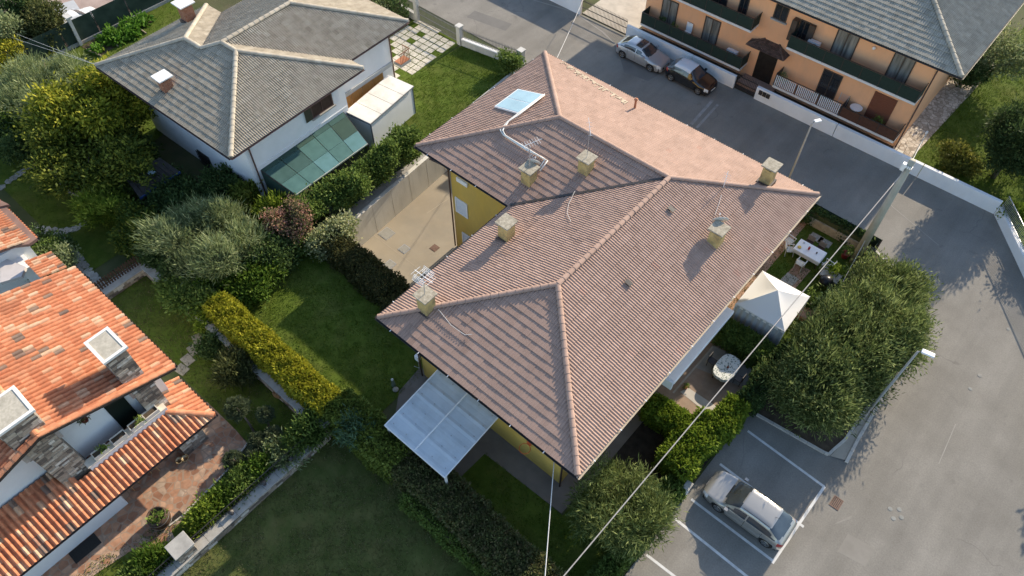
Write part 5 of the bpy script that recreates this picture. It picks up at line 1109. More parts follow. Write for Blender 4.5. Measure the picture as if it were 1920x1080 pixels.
a4 = thing('tv_aerial', 'leaning white rod aerial on the ridge by the street', 'aerial', onplane(1353,350,nE,E2)); p = Vector(onplane(1356,352,nE,E2)); MB().tube([p, p+Vector((-.05,.1,1.1))], .018, 6).build('mast', white_metal, a4)
for i in range(4): MB().tube([p+Vector((-.2,.02*i,.5+.15*i)), p+Vector((.2,.02*i,.5+.15*i))], .008, 4).build('element', white_metal, a4)
def dish(label, c, rad, aim):
    t = thing('satellite_dish', label, 'satellite dish', c); d = Vector(aim).normalized(); x = d.cross(Vector((0,0,1))).normalized(); y = x.cross(d); v = []; N_ = 18
    for r_, o_ in ((0,0),(.4,.03),(.75,.09),(1,.16)):
        for j in range(N_): an = 2*math.pi*j/N_; v.append(Vector(c)+x*(rad*r_*math.cos(an))+y*(rad*r_*math.sin(an))+d*(o_*rad))
    f = [(i*N_+j,(i+1)*N_+j,(i+1)*N_+(j+1)%N_,i*N_+(j+1)%N_) for i in range(3) for j in range(N_)]; o = MB().add(v, f).build('reflector', M('dish_grey', (.50,.48,.43), (.56,.54,.5), 4, .5), t, smooth=True); m = o.modifiers.new('s','SOLIDIFY'); m.thickness = .015
    MB().tube([Vector(c)+d*(rad*.1)-y*rad*.8, Vector(c)+d*rad*.9], .012, 5).build('feed_arm', steel, t); MB().beam(Vector(c)+d*rad*.82, Vector(c)+d*rad*1.0, .06,.06).build('receiver', white_metal, t)
    MB().tube([Vector(c), Vector(c)-d*.15, Vector(c)-d*.15-Vector((0,0,.7))], .018, 6).build('bracket', steel, t)
dish('grey satellite dish behind the chimney on the parking slope', (cE[0]-.25,cE[1]+.55,cE[2]-.15), .42, (-.5,.6,.35)); dish('grey satellite dish behind the left pipe-side chimney', (cS2[0]-.1,cS2[1]+.5,cS2[2]-.1), .38, (-.3,.7,.35))
# loose cables lying on the tiles
def roof_wire(label, px, n, p0, mat=cable_l, r=.012): return tag(MB().tube([tuple(onplane(u,v,n,p0)+np.array((0,0,.10))) for u,v in px], r, 5).build('cable', mat), label, 'cable')
roof_wire('thin wire trailing down the tiles from the lowest left chimney', [(822,582),(835,598),(846,612),(860,622),(872,630),(885,629)], nS, E1)
roof_wire('thin wire down the west slope from the valley', [(1078,360),(1066,385),(1063,402),(1070,418)], nW, V_)
roof_wire('thin wire from the dish chimney up the parking slope', [(1340,405),(1348,382),(1352,368)], nE, E2)
# ================================================================== GARDEN ON THE RIGHT: GAZEBO, TABLES
gz = thing('gazebo', 'white fabric gazebo with peaked roof in the side garden', 'gazebo', (-4.8,27.25,0))
gc = [(-6.2,25.75),(-6.25,28.7),(-3.4,28.8),(-3.32,25.85)]; GZ, GA = 2.15, 3.05; apx = Vector((-4.8,27.28,GA))
fab = bpy.data.materials.new('white_canvas'); fab.use_nodes = True; _n = fab.node_tree.nodes; _b = _n['Principled BSDF']; _b.inputs['Base Color'].default_value = (.86,.85,.83,1); _b.inputs['Roughness'].default_value = .8
_t = _n.new('ShaderNodeBsdfTranslucent'); _t.inputs[0].default_value = (.8,.78,.74,1); _m = _n.new('ShaderNodeMixShader'); _m.inputs[0].default_value = .18; fab.node_tree.links.new(_b.outputs[0], _m.inputs[1]); fab.node_tree.links.new(_t.outputs[0], _m.inputs[2]); fab.node_tree.links.new(_m.outputs[0], _n['Material Output'].inputs[0])
for i in range(4):
    a = Vector((*gc[i],GZ)); b = Vector((*gc[(i+1)%4],GZ)); v = []; N_ = 10; f = []
    for j in range(N_+1):
        s = j/N_; l_, r_ = a.lerp(apx, s), b.lerp(apx, s)
        for k in range(N_+1):
            u = k/N_; p = l_.lerp(r_, u); p.z -= .16*math.sin(math.pi*s)*(1-.5*s)*(.55+.45*math.sin(math.pi*u)); v.append(p)
    for j in range(N_):
        for k in range(N_): q = j*(N_+1)+k; f.append((q, q+1, q+N_+2, q+N_+1))
    MB().add(v, f).build('canopy_panel', fab, gz, smooth=True)
    o_ = (Vector((*gc[i],0))+Vector((*gc[(i+1)%4],0)))/2-Vector((-4.8,27.28,0)); o_.normalize()
    MB().slab([a+o_*.012, b+o_*.012, b, a], .22).build('valance', fab, gz)
for (x, y) in gc: MB().box(x-.025,x+.025,y-.025,y+.025,0,GZ).build('post', white_metal, gz)
cur = M('grey_curtain', (.40,.41,.42), (.48,.49,.50), 1.5, .8, stretch=(4,4,.3))
for (i, nm) in ((3,'curtain'),(0,'curtain')):
    a, b = np.array(gc[i]), np.array(gc[(i+1)%4]); v = []; f = []; N_ = 40; lim = N_ if i == 3 else 10
    for k in range(lim+1):
        p = a+(b-a)*k/N_; nn_ = np.array(((b-a)[1], -(b-a)[0])); nn_ = nn_/np.linalg.norm(nn_); q = p+nn_*(.05*math.sin(k*1.3)-.10*(-1 if i == 3 else 1)*0); v += [(q[0],q[1],.05),(q[0],q[1],GZ-.05)]
    for k in range(lim): f.append((2*k,2*k+2,2*k+3,2*k+1))
    MB().add(v, f).build(nm, cur, gz, smooth=True)
tb = thing('dining_table', 'long table under a white cloth on the small lawn', 'table', (-5.13,33.15,0)); TX0, TX1, TY0, TY1 = -5.98,-4.30,32.65,33.65
clothm = M('white_cloth', (.78,.78,.77), (.84,.84,.83), 3, .8)
bevel(MB().box(TX0,TX1,TY0,TY1,.73,.76).build('top', clothm, tb), .02)
for (x0,x1,y0,y1) in ((TX0-.012,TX1+.012,TY0-.02,TY0-.004),(TX0-.012,TX1+.012,TY1+.004,TY1+.02),(TX0-.02,TX0-.004,TY0,TY1),(TX1+.004,TX1+.02,TY0,TY1)): MB().box(x0,x1,y0,y1,.50,.74).build('cloth_side', clothm, tb)
for x in (TX0+.1,TX1-.1):
    for y in (TY0+.1,TY1-.1): MB().box(x-.03,x+.03,y-.03,y+.03,0,.73).build('leg', wood_dark, tb)
chair_m = M('white_wood', (.66,.63,.56), (.72,.69,.62), 6, .7)
def make_chair(label):
    t = thing('garden_chair', label, 'chair', (0,0,0), 0, 'white garden chairs around the dining table'); P_ = lambda mb, nm: mb.build(nm, chair_m, t)
    for k in range(5): P_(MB().box(-.22+k*.09,-.22+k*.09+.07,-.23,.23,.43,.455), 'seat_slat')
    for s in (-1,1): P_(MB().beam((.24,s*.22,0),(.18,s*.22,.44),.04,.04),'leg'); P_(MB().beam((-.24,s*.22,0),(-.34,s*.22,.95),.04,.04),'back_post'); P_(MB().beam((-.28,s*.24,.64),(.26,s*.24,.64),.05,.03),'armrest'); P_(MB().beam((.22,s*.24,.44),(.22,s*.24,.64),.035,.035),'arm_post')
    for k in range(4): P_(MB().beam((-.285-.02*k,-.22,.55+.11*k),(-.285-.02*k,.22,.55+.11*k),.06,.02),'back_slat')
    return t
ch0 = make_chair('white slatted garden chair at the left end of the dining table'); ch0.location = (-6.5,33.35,0); ch0.rotation_euler = (0,0,R(-8))
dup(ch0, (-3.9,33.1,0), R(172), 'white slatted garden chair at the right end of the dining table'); dup(ch0, (-5.15,32.2,0), R(88), 'white slatted garden chair at the near side of the dining table'); dup(ch0, (-6.15,32.75,0), R(35), 'white slatted garden chair at the near left corner of the dining table')
for (x, y, r_, h_, m, nm, lab) in ((-5.25,33.15,.07,.24,M('red_vase',(.40,.03,.03),(.5,.05,.05),5,.3),'vase','red vase in the middle of the white table'), (-5.75,32.95,.12,.07,M('yellow_bowl',(.62,.42,.06),(.7,.5,.1),5,.4),'bowl','yellow bowl on the left end of the white table'), (-4.75,33.2,.05,.10,dark_metal,'cup','dark cup on the right half of the white table'), (-5.7,33.45,.06,.08,steel,'cup','grey cup on the far left of the white table')):
    tag(MB().lathe((x,y,.762), [(r_*.6,0),(r_,h_*.4),(r_*.8,h_),(r_*.6,h_*.96)], 14).build(nm, m, smooth=True), lab, nm)
# two dark benches on the far side, paving slabs
for k, x in enumerate((-5.55,-4.8)):
    t = thing('folding_chair', ['left dark folding chair behind the white table','right dark folding chair behind the white table'][k], 'chair', (x,34.05,0), 0, 'dark folding chairs'); MB().box(x-.22,x+.22,33.85,34.2,.42,.45).build('seat', wood_dark, t); MB().box(x-.22,x+.22,34.2,34.24,.45,.85).build('backrest', M('grey_wood', (.20,.18,.16), (.26,.23,.2), 6, .8), t)
    for dx in (-.2,.2):
        for dy in (33.88,34.18): MB().box(x+dx-.015,x+dx+.015,dy-.015,dy+.015,0,.42).build('leg', wood_dark, t)
slabm = M('garden_slab', (.34,.31,.26), (.42,.385,.33), 4, .9, .3, 30); cotto = M('cotto_path', (.40,.24,.16), (.48,.30,.21), 4, .9, .3, 30)
gpth = sheet('garden_path', [at2(1493,495), at2(1520,507), at2(1485,548), at2(1460,528)], .006, cotto)
for k, (u, v, w_) in enumerate(((1483,522,.75),(1474,531,.75),(1531,446,.8),(1546,455,.8))):
    p = at(u, v); bevel(MB().box(p[0]-w_/2,p[0]+w_/2,p[1]-w_*.36,p[1]+w_*.36,-.02,.03).build('paving_slab', slabm, gpth), .01)
sheet('garden_path', [(-7.4,25.2),(-6.5,25.2),(-6.45,36),(-7.4,36)], .008, cotto)
# terrace with oval table
ter = M('terrace_tile', (.27,.19,.135), (.33,.24,.175), 3, .8, .2, 20, c3=(.22,.18,.15), scale3=1.2, mix3=.5)
sheet('terrace', [(-7.5,19.6),(-3.4,19.75),(-2.75,20.6),(-2.75,24.6),(-7.5,24.6)], .010, ter)
sheet('terrace_grey', [at2(1335,648), at2(1383,668), at2(1430,705), at2(1390,725), at2(1305,690)], .014, M('grey_tile', (.24,.23,.21), (.30,.285,.26), 3, .8))
sheet('cement_ramp', [at2(1275,735), at2(1290,727), at2(1352,768), at2(1345,790)], .018, M('pale_cement', (.46,.43,.38), (.54,.50,.45), 2, .9))
stripe('terrace_edge', at(1262,737), at(1337,650), .10, slabm, .022)
ot = thing('oval_table', 'oval table with flowered cloth on the shaded terrace', 'table', (-4.67,22.88,0)); v = []
ocl = bpy.data.materials.new('flowered_cloth'); ocl.use_nodes = True; N = ocl.node_tree.nodes; L = ocl.node_tree.links; vo = N.new('ShaderNodeTexVoronoi'); vo.inputs['Scale'].default_value = 9; ge = N.new('ShaderNodeNewGeometry'); L.new(ge.outputs['Position'], vo.inputs['Vector'])
rp = N.new('ShaderNodeValToRGB'); rp.color_ramp.elements[0].position = .30; rp.color_ramp.elements[0].color = (.16,.20,.17,1); rp.color_ramp.elements[1].position = .42; rp.color_ramp.elements[1].color = (.62,.63,.58,1); L.new(vo.outputs['Distance'], rp.inputs[0]); L.new(rp.outputs[0], N['Principled BSDF'].inputs['Base Color']); N['Principled BSDF'].inputs['Roughness'].default_value = .7
ov = [(math.copysign(abs(math.cos(a))**.7, math.cos(a))*.56-4.67, math.copysign(abs(math.sin(a))**.7, math.sin(a))*.85+22.88) for a in np.linspace(0, 2*math.pi, 33)[:-1]]
MB().prism(ov, .72, .76).build('top', ocl, ot); MB().prism([((x+4.67)*1.02-4.67,(y-22.88)*1.02+22.88) for x, y in ov], .55, .718).build('cloth_skirt', ocl, ot)
for dx in (-.35,.35):
    for dy in (-.6,.6): MB().box(-4.67+dx-.03,-4.67+dx+.03,22.88+dy-.03,22.88+dy+.03,0,.72).build('leg', dark_metal, ot)
tag(MB().lathe((-4.62,22.85,.761), [(.05,0),(.07,.06),(.05,.14)], 12).build('candle_jar', M('dark_red_jar',(.12,.03,.02),(.16,.05,.03),5,.4)), 'small dark jar on the flowered tablecloth', 'jar')
for k, (x, y, rz) in enumerate(((-5.5,22.9,0),(-3.85,22.9,math.pi))):
    t = thing('terrace_chair', ['dark chair on the house side of the oval table','dark chair on the hedge side of the oval table'][k], 'chair', (x,y,0)); MB().box(x-.2,x+.2,y-.2,y+.2,.42,.46).build('seat', dark_metal, t); MB().box(x-(.22 if k == 0 else -.18),x-(.18 if k == 0 else -.22),y-.2,y+.2,.46,.95).build('backrest', dark_metal, t)
    for dx in (-.18,.18):
        for dy in (-.18,.18): MB().box(x+dx-.015,x+dx+.015,y+dy-.015,y+dy+.015,0,.42).build('leg', dark_metal, t)
aws = thing('terrace_awning', 'long white awning box along the eave above the terrace', 'awning', (-6.1,21.8,2.8)); bevel(MB().box(-6.42,-5.85,18.95,24.6,2.72,3.0).build('case', white_metal, aws), .04); MB().box(-6.4,-5.88,18.80,18.94,2.35,3.0).build('end_plate', M('shade_tinted_plate', (.60,.66,.70), (.66,.72,.76), 3, .5), aws)  # end plate tinted pale blue: shade put into the white
for y in (19.6,21.8,24.0): MB().beam((-7.5,y,2.9),(-6.4,y,2.88),.06,.08).build('bracket', white_metal, aws)
# barbecue, planters, pots
bq = thing('barbecue', 'black kettle barbecue beside the big shrubs', 'barbecue', at(1540,543)); p = at(1540,543); MB().lathe((p[0],p[1],.0), [(.05,.55),(.3,.65),(.38,.82),(.39,.86),(.36,.98),(.22,1.10),(.05,1.14)], 18).build('kettle', M('bbq_black', (.012,.012,.014), (.02,.02,.022), 5, .3), bq, smooth=True)
for a in (0,2.1,4.2): MB().tube([(p[0]+.2*math.cos(a),p[1]+.2*math.sin(a),.6),(p[0]+.36*math.cos(a),p[1]+.36*math.sin(a),0)], .018, 6).build('leg', dark_metal, bq)
st_ = thing('stone_sink', 'grey stone slab table behind the barbecue', 'table', at(1552,530)); p = at(1552,530); bevel(MB().box(p[0]-.6,p[0]+.5,p[1]-.4,p[1]+.4,.62,.72).build('slab', slabm, st_), .02); MB().box(p[0]-.45,p[0]+.35,p[1]-.3,p[1]+.3,0,.62).build('base', concrete, st_)
pb = at(1513,588); pt_ = thing('brick_planter', 'low terracotta planter box beside the gazebo', 'planter', pb); MB().box(pb[0]-.45,pb[0]+.5,pb[1]-.7,pb[1]+.7,0,.28).build('box', terracotta, pt_); MB().box(pb[0]-.38,pb[0]+.43,pb[1]-.62,pb[1]+.62,.282,.30).build('soil', cotto, pt_)
for (u, v, r_, m, lab) in ((1583,482,.26,M('red_pot',(.30,.03,.03),(.36,.05,.045),5,.5),'round red plastic pot near the pole foot'), (1512,577,.22,M('dark_pot',(.035,.025,.02),(.05,.04,.03),5,.6),'dark pot with a shrub beside the gazebo'), (1285,728,.12,terracotta,'small terracotta pot with red flowers on the terrace edge')):
    p = at(u, v); t = thing('flower_pot', lab, 'flower pot', p); MB().lathe((p[0],p[1],0), [(r_*.7,0),(r_,r_*1.5),(r_*1.05,r_*1.55),(r_*.85,r_*1.5)], 16).build('pot', m, t); bush('p', [((p[0],p[1],r_*2.3),(r_*1.2,r_*1.2,r_*1.1))], 260, r_*.6, r_*.25, lf_green, t, part='plant', seed=int(u), cs=r_*.3)
# green mesh fence of the street corner with low wall
mesh_m = M('green_mesh', (.012,.030,.020), (.020,.042,.028), 8, .9)
def mesh_fence(label, a, b, h, n, base=None, mat=mesh_m, z0=.1):
    a = np.array(a, float); b = np.array(b, float); t = thing('mesh_fence', label, 'fence', ((a[0]+b[0])/2,(a[1]+b[1])/2,0)); d_ = (b-a)/n
    for k in range(n+1): p = a+d_*k; MB().box(p[0]-.025,p[0]+.025,p[1]-.025,p[1]+.025,0,h+.05).build('post', dark_metal, t)
    for k in range(n): p = a+d_*(k+.015); q = a+d_*(k+.985); MB().beam((*p,(h+z0)/2),(*q,(h+z0)/2), .012, h-z0).build('mesh_panel', mat, t)
    if base: MB().beam((*a,base/2),(*b,base/2), .22, base).build('base_wall', concrete, t)
    return t
mesh_fence('dark green mesh fence of the garden along the street corner', (-8.2,36.3), (-2.2,36.15), 1.35, 3, .5); mesh_fence('dark green mesh fence between garden and big shrubs', (-2.3,36.1), (-2.5,31.2), 1.2, 3)
tag(MB().box(-7.9,-2.6,35.75,35.95,0,.62).build('garden_wall', M('garden_wall_render', (.46,.38,.27), (.54,.46,.34), 2, .9, c3=(.2,.18,.12), scale3=1.5, mix3=.6)), 'low weathered garden wall inside the street corner fence', 'wall')
mesh_fence('dark green mesh fence on the courtyard retaining wall', (-29.1,16.2), (-29.3,23.5), 1.5, 4)
# ================================================================== WHITE HOUSE GARDEN
# sliding gate, pillars, low wall with railing along the street
pil_m = M('pillar_cement', (.52,.50,.46), (.60,.58,.53), 3, .9, .2, 30)
def pillar(label, x, y, w, h, cap=True):
    t = thing('gate_pillar', label, 'pillar', (x,y,0)); MB().box(x-w/2,x+w/2,y-w/2,y+w/2,-.05,h).build('shaft', pil_m, t)
    if cap: bevel(MB().box(x-w/2-.06,x+w/2+.06,y-w/2-.06,y+w/2+.06,h,h+.10).build('cap', pil_m, t), .015)
    return t
pa, pb_, pc_ = at(783,38), at(863,82), at(985,128)
pillar('tall gate pillar at the far end of the paved drive', pa[0], pa[1], .32, 2.0); pillar('gate pillar with cap between the gate and the low wall', pb_[0], pb_[1], .38, 1.55); pillar('pillar at the corner of the pink-roofed house lot', pc_[0]-.3, pc_[1]-.15, .4, 1.5)
bar_gate('sliding_gate', 'thin grey barred gate before the slab drive', (pa[0]+.2,pa[1]), (pb_[0]-.25,pb_[1]), 1.35, 36, M('gate_grey', (.12,.12,.12), (.17,.17,.17), 5, .5))
a_, b_ = np.array(pb_[:2])+np.array((.25,0)), np.array(pc_[:2])-np.array((.55,.15)); dd = (b_-a_)/np.linalg.norm(b_-a_); n2 = np.array((-dd[1],dd[0]))
lw = thing('low_wall', 'low white wall with thin railing beside the bright lawn', 'wall', ((a_[0]+b_[0])/2,(a_[1]+b_[1])/2,0)); MB().prism([tuple(a_-n2*.14),tuple(b_-n2*.14),tuple(b_+n2*.14),tuple(a_+n2*.14)], -.05,.55).build('wall', pil_m, lw)
bevel(MB().prism([tuple(a_-n2*.18),tuple(b_-n2*.18),tuple(b_+n2*.18),tuple(a_+n2*.18)], .55,.62).build('coping', white_wall_m, lw), .01); Lw = np.linalg.norm(b_-a_)
for k in range(int(Lw/.13)): p = a_+dd*(k*.13+.06); MB().box(p[0]-.011,p[0]+.011,p[1]-.011,p[1]+.011,.62,1.5).build('bar', MATS['gate_grey'], lw)
for z in (.72,1.35): MB().beam((*a_,z),(*b_,z),.035,.035).build('rail', MATS['gate_grey'], lw)
p0 = at(640,0); a_, b_ = np.array((-62.,35.6)), np.array((pa[0]-.2,pa[1])); lw2 = thing('low_wall', 'low white wall at the top edge left of the slab drive', 'wall', (-50,35.5,0)); MB().prism([(-70,35.25),(b_[0],b_[1]-.14),(b_[0],b_[1]+.14),(-70,35.55)], -.05,.6).build('wall', pil_m, lw2)
for k in range(60): x = b_[0]-.15-k*.13; MB().box(x-.011,x+.011,b_[1]-.011,b_[1]+.011,.6,1.45).build('bar', MATS['gate_grey'], lw2)
bwall('lot_wall', 'low dividing wall between bright lawn and pink-roofed house', [(-29.6,23.6),(-29.4,23.6),(-30.05,36.1),(-30.25,36.1)], .45, concrete)
# slab drive: each slab a piece
drv = sheet('driveway', [at2(730,142), at2(764,154), at2(798,128), at2(862,84), at2(852,72), at2(782,36), at2(758,42), at2(733,62)], .002, lawn_m)
poly = [at2(733,140), at2(764,151), at2(795,126), at2(858,82), at2(849,74), at2(782,38), at2(760,44), at2(736,64)]; slabD = M('drive_slab', (.50,.46,.38), (.60,.555,.47), 3, .9, .3, 20, c3=(.38,.35,.28), scale3=1.2, mix3=.6)
SLM = [bevel_m for bevel_m in [MB().box(-.5,.5,-.5,.5,0,1).mesh('paving_slab', slabD)]]
r_ = random.Random(5); xs = [q[0] for q in poly]; ys = [q[1] for q in poly]; y = min(ys)-1
dvr = R(3)
for i in range(-14, 16):
    for j in range(-16, 18):
        lx, ly = i*.66, j*.56; x = -37.6+lx*math.cos(dvr)-ly*math.sin(dvr); y = 31.2+lx*math.sin(dvr)+ly*math.cos(dvr)
        if in_poly(np.array([x]), np.array([y]), poly)[0] and r_.random() > .04:
            o = bpy.data.objects.new('paving_slab', SLM[0]); COL.objects.link(o); o.parent = drv; o.matrix_basis = Matrix.Translation((x,y,.002)) @ Matrix.Rotation(dvr+r_.gauss(0,.03),4,'Z') @ Matrix.Diagonal((.59+r_.gauss(0,.015),.49+r_.gauss(0,.015),.028,1))
lawn([(-40.5,28.0),(-35.8,27.6),(-35.9,35.0),(-40.8,35.2)], .003, 170, grass_m, 'grass growing between the slabs of the drive', 14, .06)
# green fence and concrete post at top left
tf = mesh_fence('tall dark green windbreak fence along the left garden edge', (-58.4,-2), (-58.0,34), 2.0, 13, .25, M('green_windbreak', (.022,.040,.028), (.045,.068,.050), 1.5, .9))
q = at(152,84); pp = thing('concrete_post', 'leaning pale concrete post in front of the green fence', 'post', q); MB().beam((q[0],q[1],0),(q[0]-.1,q[1]+.1,2.3),.32,.22).build('shaft', pil_m, pp); MB().box(q[0]-.45,q[0]+.2,q[1]-.1,q[1]+.35,2.3,2.42).build('cap', pil_m, pp)
# yard beyond the fence
yard = sheet('yard_paving', [(-80,0),(-58.7,0),(-58.7,40),(-80,40)], .003, M('pinkish_paving', (.34,.26,.23), (.42,.33,.29), 1.2, .9, .2, 20)); sheet('yard_ramp', [at2(75,18), at2(138,0), at2(152,20), at2(104,52)], .008, M('grey_yard', (.42,.44,.46), (.50,.52,.54), 1.5, .8))
pool = thing('pool_cover', 'pale blue tarpaulin over a pool beyond the green fence', 'tarpaulin', at(35,85)); P4 = [at(u,v,.35) for u,v in ((12,88),(50,55),(78,68),(30,103))]
v = []; f = []; N_ = 14
for i in range(N_+1):
    for j in range(N_+1):
        s, t = i/N_, j/N_; p = (P4[0]*(1-s)*(1-t)+P4[3]*s*(1-t)+P4[2]*s*t+P4[1]*(1-s)*t); p[2] += .04*math.sin(s*9+t*4)*math.sin(t*13); v.append(p)
for i in range(N_):
    for j in range(N_): k = i*(N_+1)+j; f.append((k,k+1,k+N_+2,k+N_+1))
MB().add(v, f).build('sheet', M('blue_tarp', (.36,.55,.74), (.52,.68,.82), 2.5, .5, c3=(.12,.28,.55), scale3=1.4, mix3=.7), pool, smooth=True); MB().slab([tuple(p-np.array((0,0,.06))) for p in P4], .3).build('rim', white_metal, pool)
bn = at(27,52); wb = thing('wheelie_bin', 'dark blue wheelie bin beside the blue tarpaulin', 'bin', bn); MB().add([(bn[0]+a*s,bn[1]+b*s,z) for z,s in ((.05,.25),(1.0,.32)) for a,b in ((-1,-1),(1,-1),(1,1),(-1,1))], [(0,3,2,1),(4,5,6,7),(0,1,5,4),(1,2,6,5),(2,3,7,6),(3,0,4,7)]).build('body', M('navy_plastic', (.015,.03,.07), (.02,.04,.09), 4, .5), wb); bevel(MB().box(bn[0]-.35,bn[0]+.35,bn[1]-.35,bn[1]+.38,1.0,1.08).build('lid', MATS['navy_plastic'], wb), .03)
gb = at(48,51); tag(MB().lathe((gb[0],gb[1],0), [(.18,0),(.25,.35),(.27,.37),(.2,.35)], 14).build('bucket', M('teal_plastic', (.02,.22,.18), (.03,.28,.22), 4, .5)), 'teal bucket beside the wheelie bin', 'bucket')
cw = at(148,30,1.3); make_car('white car half hidden behind the green fence at top left', (-60.2,16.6), R(95), 4.1, 1.7, 1.45, roofwhite, roofwhite, (.8,3.3), 1.1, 1.8, 3.2, 3.8, (1.2,2.2,3.0), (2.2,))
cw2 = make_car('second white car glimpsed behind the green fence', (-60.6,22.4), R(95), 4.1, 1.7, 1.45, roofwhite, roofwhite, (.8,3.3), 1.1, 1.8, 3.2, 3.8, (1.2,2.2,3.0), (2.2,))
# pink house wall in the top left corner
th = thing('neighbour_house', 'corner of a pale house with dark window at the top left edge', 'house', (-72,18,0)); MB().box(-90,-70.5,12,34,0,6).build('wall', M('pale_pink_render', (.50,.42,.36), (.56,.47,.41), 1, .9), th); MB().box(-70.5,-70.4,13.0,15.2,.6,2.4).build('window', glass_dark, th); MB().box(-70.5,-70.3,16.5,17,0,3.0).build('pilaster', white_metal, th)
# vegetable beds
vb = [at2(u,v) for u,v in ((152,88),(190,105),(290,40),(262,25))]; sheet('vegetable_bed', vb, .012, soil)
veg = leafmat('leaf_veg', (.05,.12,.012), (.10,.22,.025), (.18,.33,.05))
r_ = random.Random(3)
for k in range(26):
    u = 186+r_.random()*88; v_ = 90-(u-186)*.52+r_.uniform(-12,12); p = at(u,v_)
    t = thing('vegetable_plant', 'leafy green vegetable plant in the kitchen garden rows', 'vegetable', p, group='vegetable plants in the kitchen garden'); bush('v', [((p[0],p[1],.22),(.42,.42,.26))], 150, .30, .16, veg, t, part='leaves', seed=k, cs=.12, up=.2)
for (a, b, nm) in (((163,94),(190,106),'near'),((196,70),(222,88),'middle'),((255,50),(275,64),'far')):
    p, q = at(*a), at(*b); tag(MB().beam((p[0],p[1],.06),(q[0],q[1],.06),.08,.14).build('garden_board', M('old_board', (.30,.24,.17), (.38,.31,.22), 4, .9)), nm+' wooden edging board of the vegetable bed', 'board')
# blue trimmed playhouse and green sheet lean-to
ph = thing('garden_shed', 'dark plank shed with blue trimmed roof edge in the shade', 'shed', at(285,345)); c_ = [at(232,330,2.0), at(262,372,1.6), at(338,322,1.6), at(300,295,2.0)]
for k in range(9):
    t0, t1 = k/9+.004, (k+1)/9-.004; f = lambda s, t: tuple(c_[0]*(1-s)*(1-t)+c_[1]*s*(1-t)+c_[2]*s*t+c_[3]*(1-s)*t); MB().slab([f(0,t0), f(1,t0), f(1,t1), f(0,t1)], .05).build('roof_board', M('charcoal_boards', (.035,.032,.03), (.055,.05,.046), 4, .8), ph)
blue_t = M('blue_trim', (.02,.05,.16), (.03,.07,.2), 4, .5); MB().beam(tuple(c_[1]-np.array((0,0,.03))), tuple(c_[2]-np.array((0,0,.03))), .06,.14).build('trim', blue_t, ph)
q0, q1 = c_[1], c_[2]; MB().slab([tuple(q0*.95+q1*.05-np.array((.25,0,.1))), tuple(q0*.05+q1*.95-np.array((.25,0,.1))), tuple(c_[3]*.9+c_[2]*.1-np.array((0,0,.3))), tuple(c_[0]*.9+c_[1]*.1-np.array((0,0,.3)))], 1.4).build('wall', wood_dark, ph)
for s in (.42,.72): p = q0*(1-s)+q1*s; MB().box(p[0]-.2,p[0]-.12,p[1]-.03,p[1]+.03,.3,1.5).build('door_post', M('grey_post', (.30,.30,.29), (.36,.36,.35), 4, .8), ph)
p = at(276,318,2.0); MB().slab([tuple(at(u,v,1.92)) for u,v in ((272,322),(283,318),(293,322),(282,328))], .03).build('roof_light', M('pale_blue_sheet', (.40,.55,.66), (.46,.6,.7), 4, .4), ph)
gs = thing('sheet_shelter', 'low grey-green corrugated sheet roof under the yellow tree', 'shelter', at(185,345)); c_ = [at(132,345,.95), at(155,362,.75), at(247,366,.75), at(185,312,.95)]
MB().slab([tuple(p) for p in c_], .04).build('roof_sheet', M('green_sheet', (.14,.19,.16), (.19,.25,.21), 2, .7), gs)
for p in c_: MB().box(p[0]-.03,p[0]+.03,p[1]-.03,p[1]+.03,0,.72).build('post', wood_dark, gs)
# garden path and borders left
flag_m = Mtint('flagstone', [(0,(.24,.23,.20)),(.5,(.34,.325,.29)),(1,(.46,.44,.39))], .9, .2, 6, .4, 20)
def path_flags(px, w, label, seed=0, mat=flag_m, base=.010):
    r = np.random.default_rng(seed); pts = [np.array(at2(*p)) for p in px]; root = None
    base_o = []
    for a, b in zip(pts[:-1], pts[1:]):
        d_ = (b-a); L_ = np.linalg.norm(d_); d_ /= L_; s_ = np.array((-d_[1], d_[0]))
        nk = int(L_/.42)+1; mk_ = max(1, int(w/.45))
        for i in range(nk):
            for j in range(mk_):
                c = a+d_*((i+.5)*L_/nk)+s_*((j+.5)/mk_-.5)*w+r.normal(0,.04,2); k = r.integers(5,7); R_ = .27*(.85+.3*r.random()); an0 = r.random()*6
                pl = [(c[0]+R_*math.cos(an0+2*math.pi*q/k)*(.85+.3*r.random()), c[1]+R_*math.sin(an0+2*math.pi*q/k)*(.85+.3*r.random())) for q in range(k)]
                mb = MB().prism(pl, -.02, base+.012*r.random()); me = mb.mesh('flagstone', mat); a_t = me.attributes.new('tint','FLOAT','FACE'); a_t.data.foreach_set('value', np.full(len(me.polygons), r.random(), np.float32))
                if root is None: root = link('garden_path', me, None, 'structure')
                else: link('flagstone', me, root)
    return root
path_flags([(60,432),(100,438),(125,470),(160,515),(190,545)], .95, '', 1); path_flags([(100,436),(140,430),(165,415),(178,395)], .85, '', 2); path_flags([(0,352),(30,330),(62,312),(88,300)], .6, '', 3); path_flags([(95,305),(118,345),(150,372)], .3, '', 4)
for k, (u, v) in enumerate(((371,636),(363,656),(352,675),(341,693))):
    q = at(u, v); rr = R(-18+9*k); o = bevel(MB((q[0],q[1],0), rr).box(-.36,.36,-.27,.27,-.02,.035).build('stepping_stone', M('stepping_slab', (.26,.235,.19), (.33,.30,.245), 3, .9, .4, 20, c3=(.18,.165,.13), scale3=2, mix3=.5)), .02)
    tag(o, ['farthest','second','third','nearest'][k]+' stepping stone slab leading down to the orange roof corner', 'stepping stone', 'stepping stones')
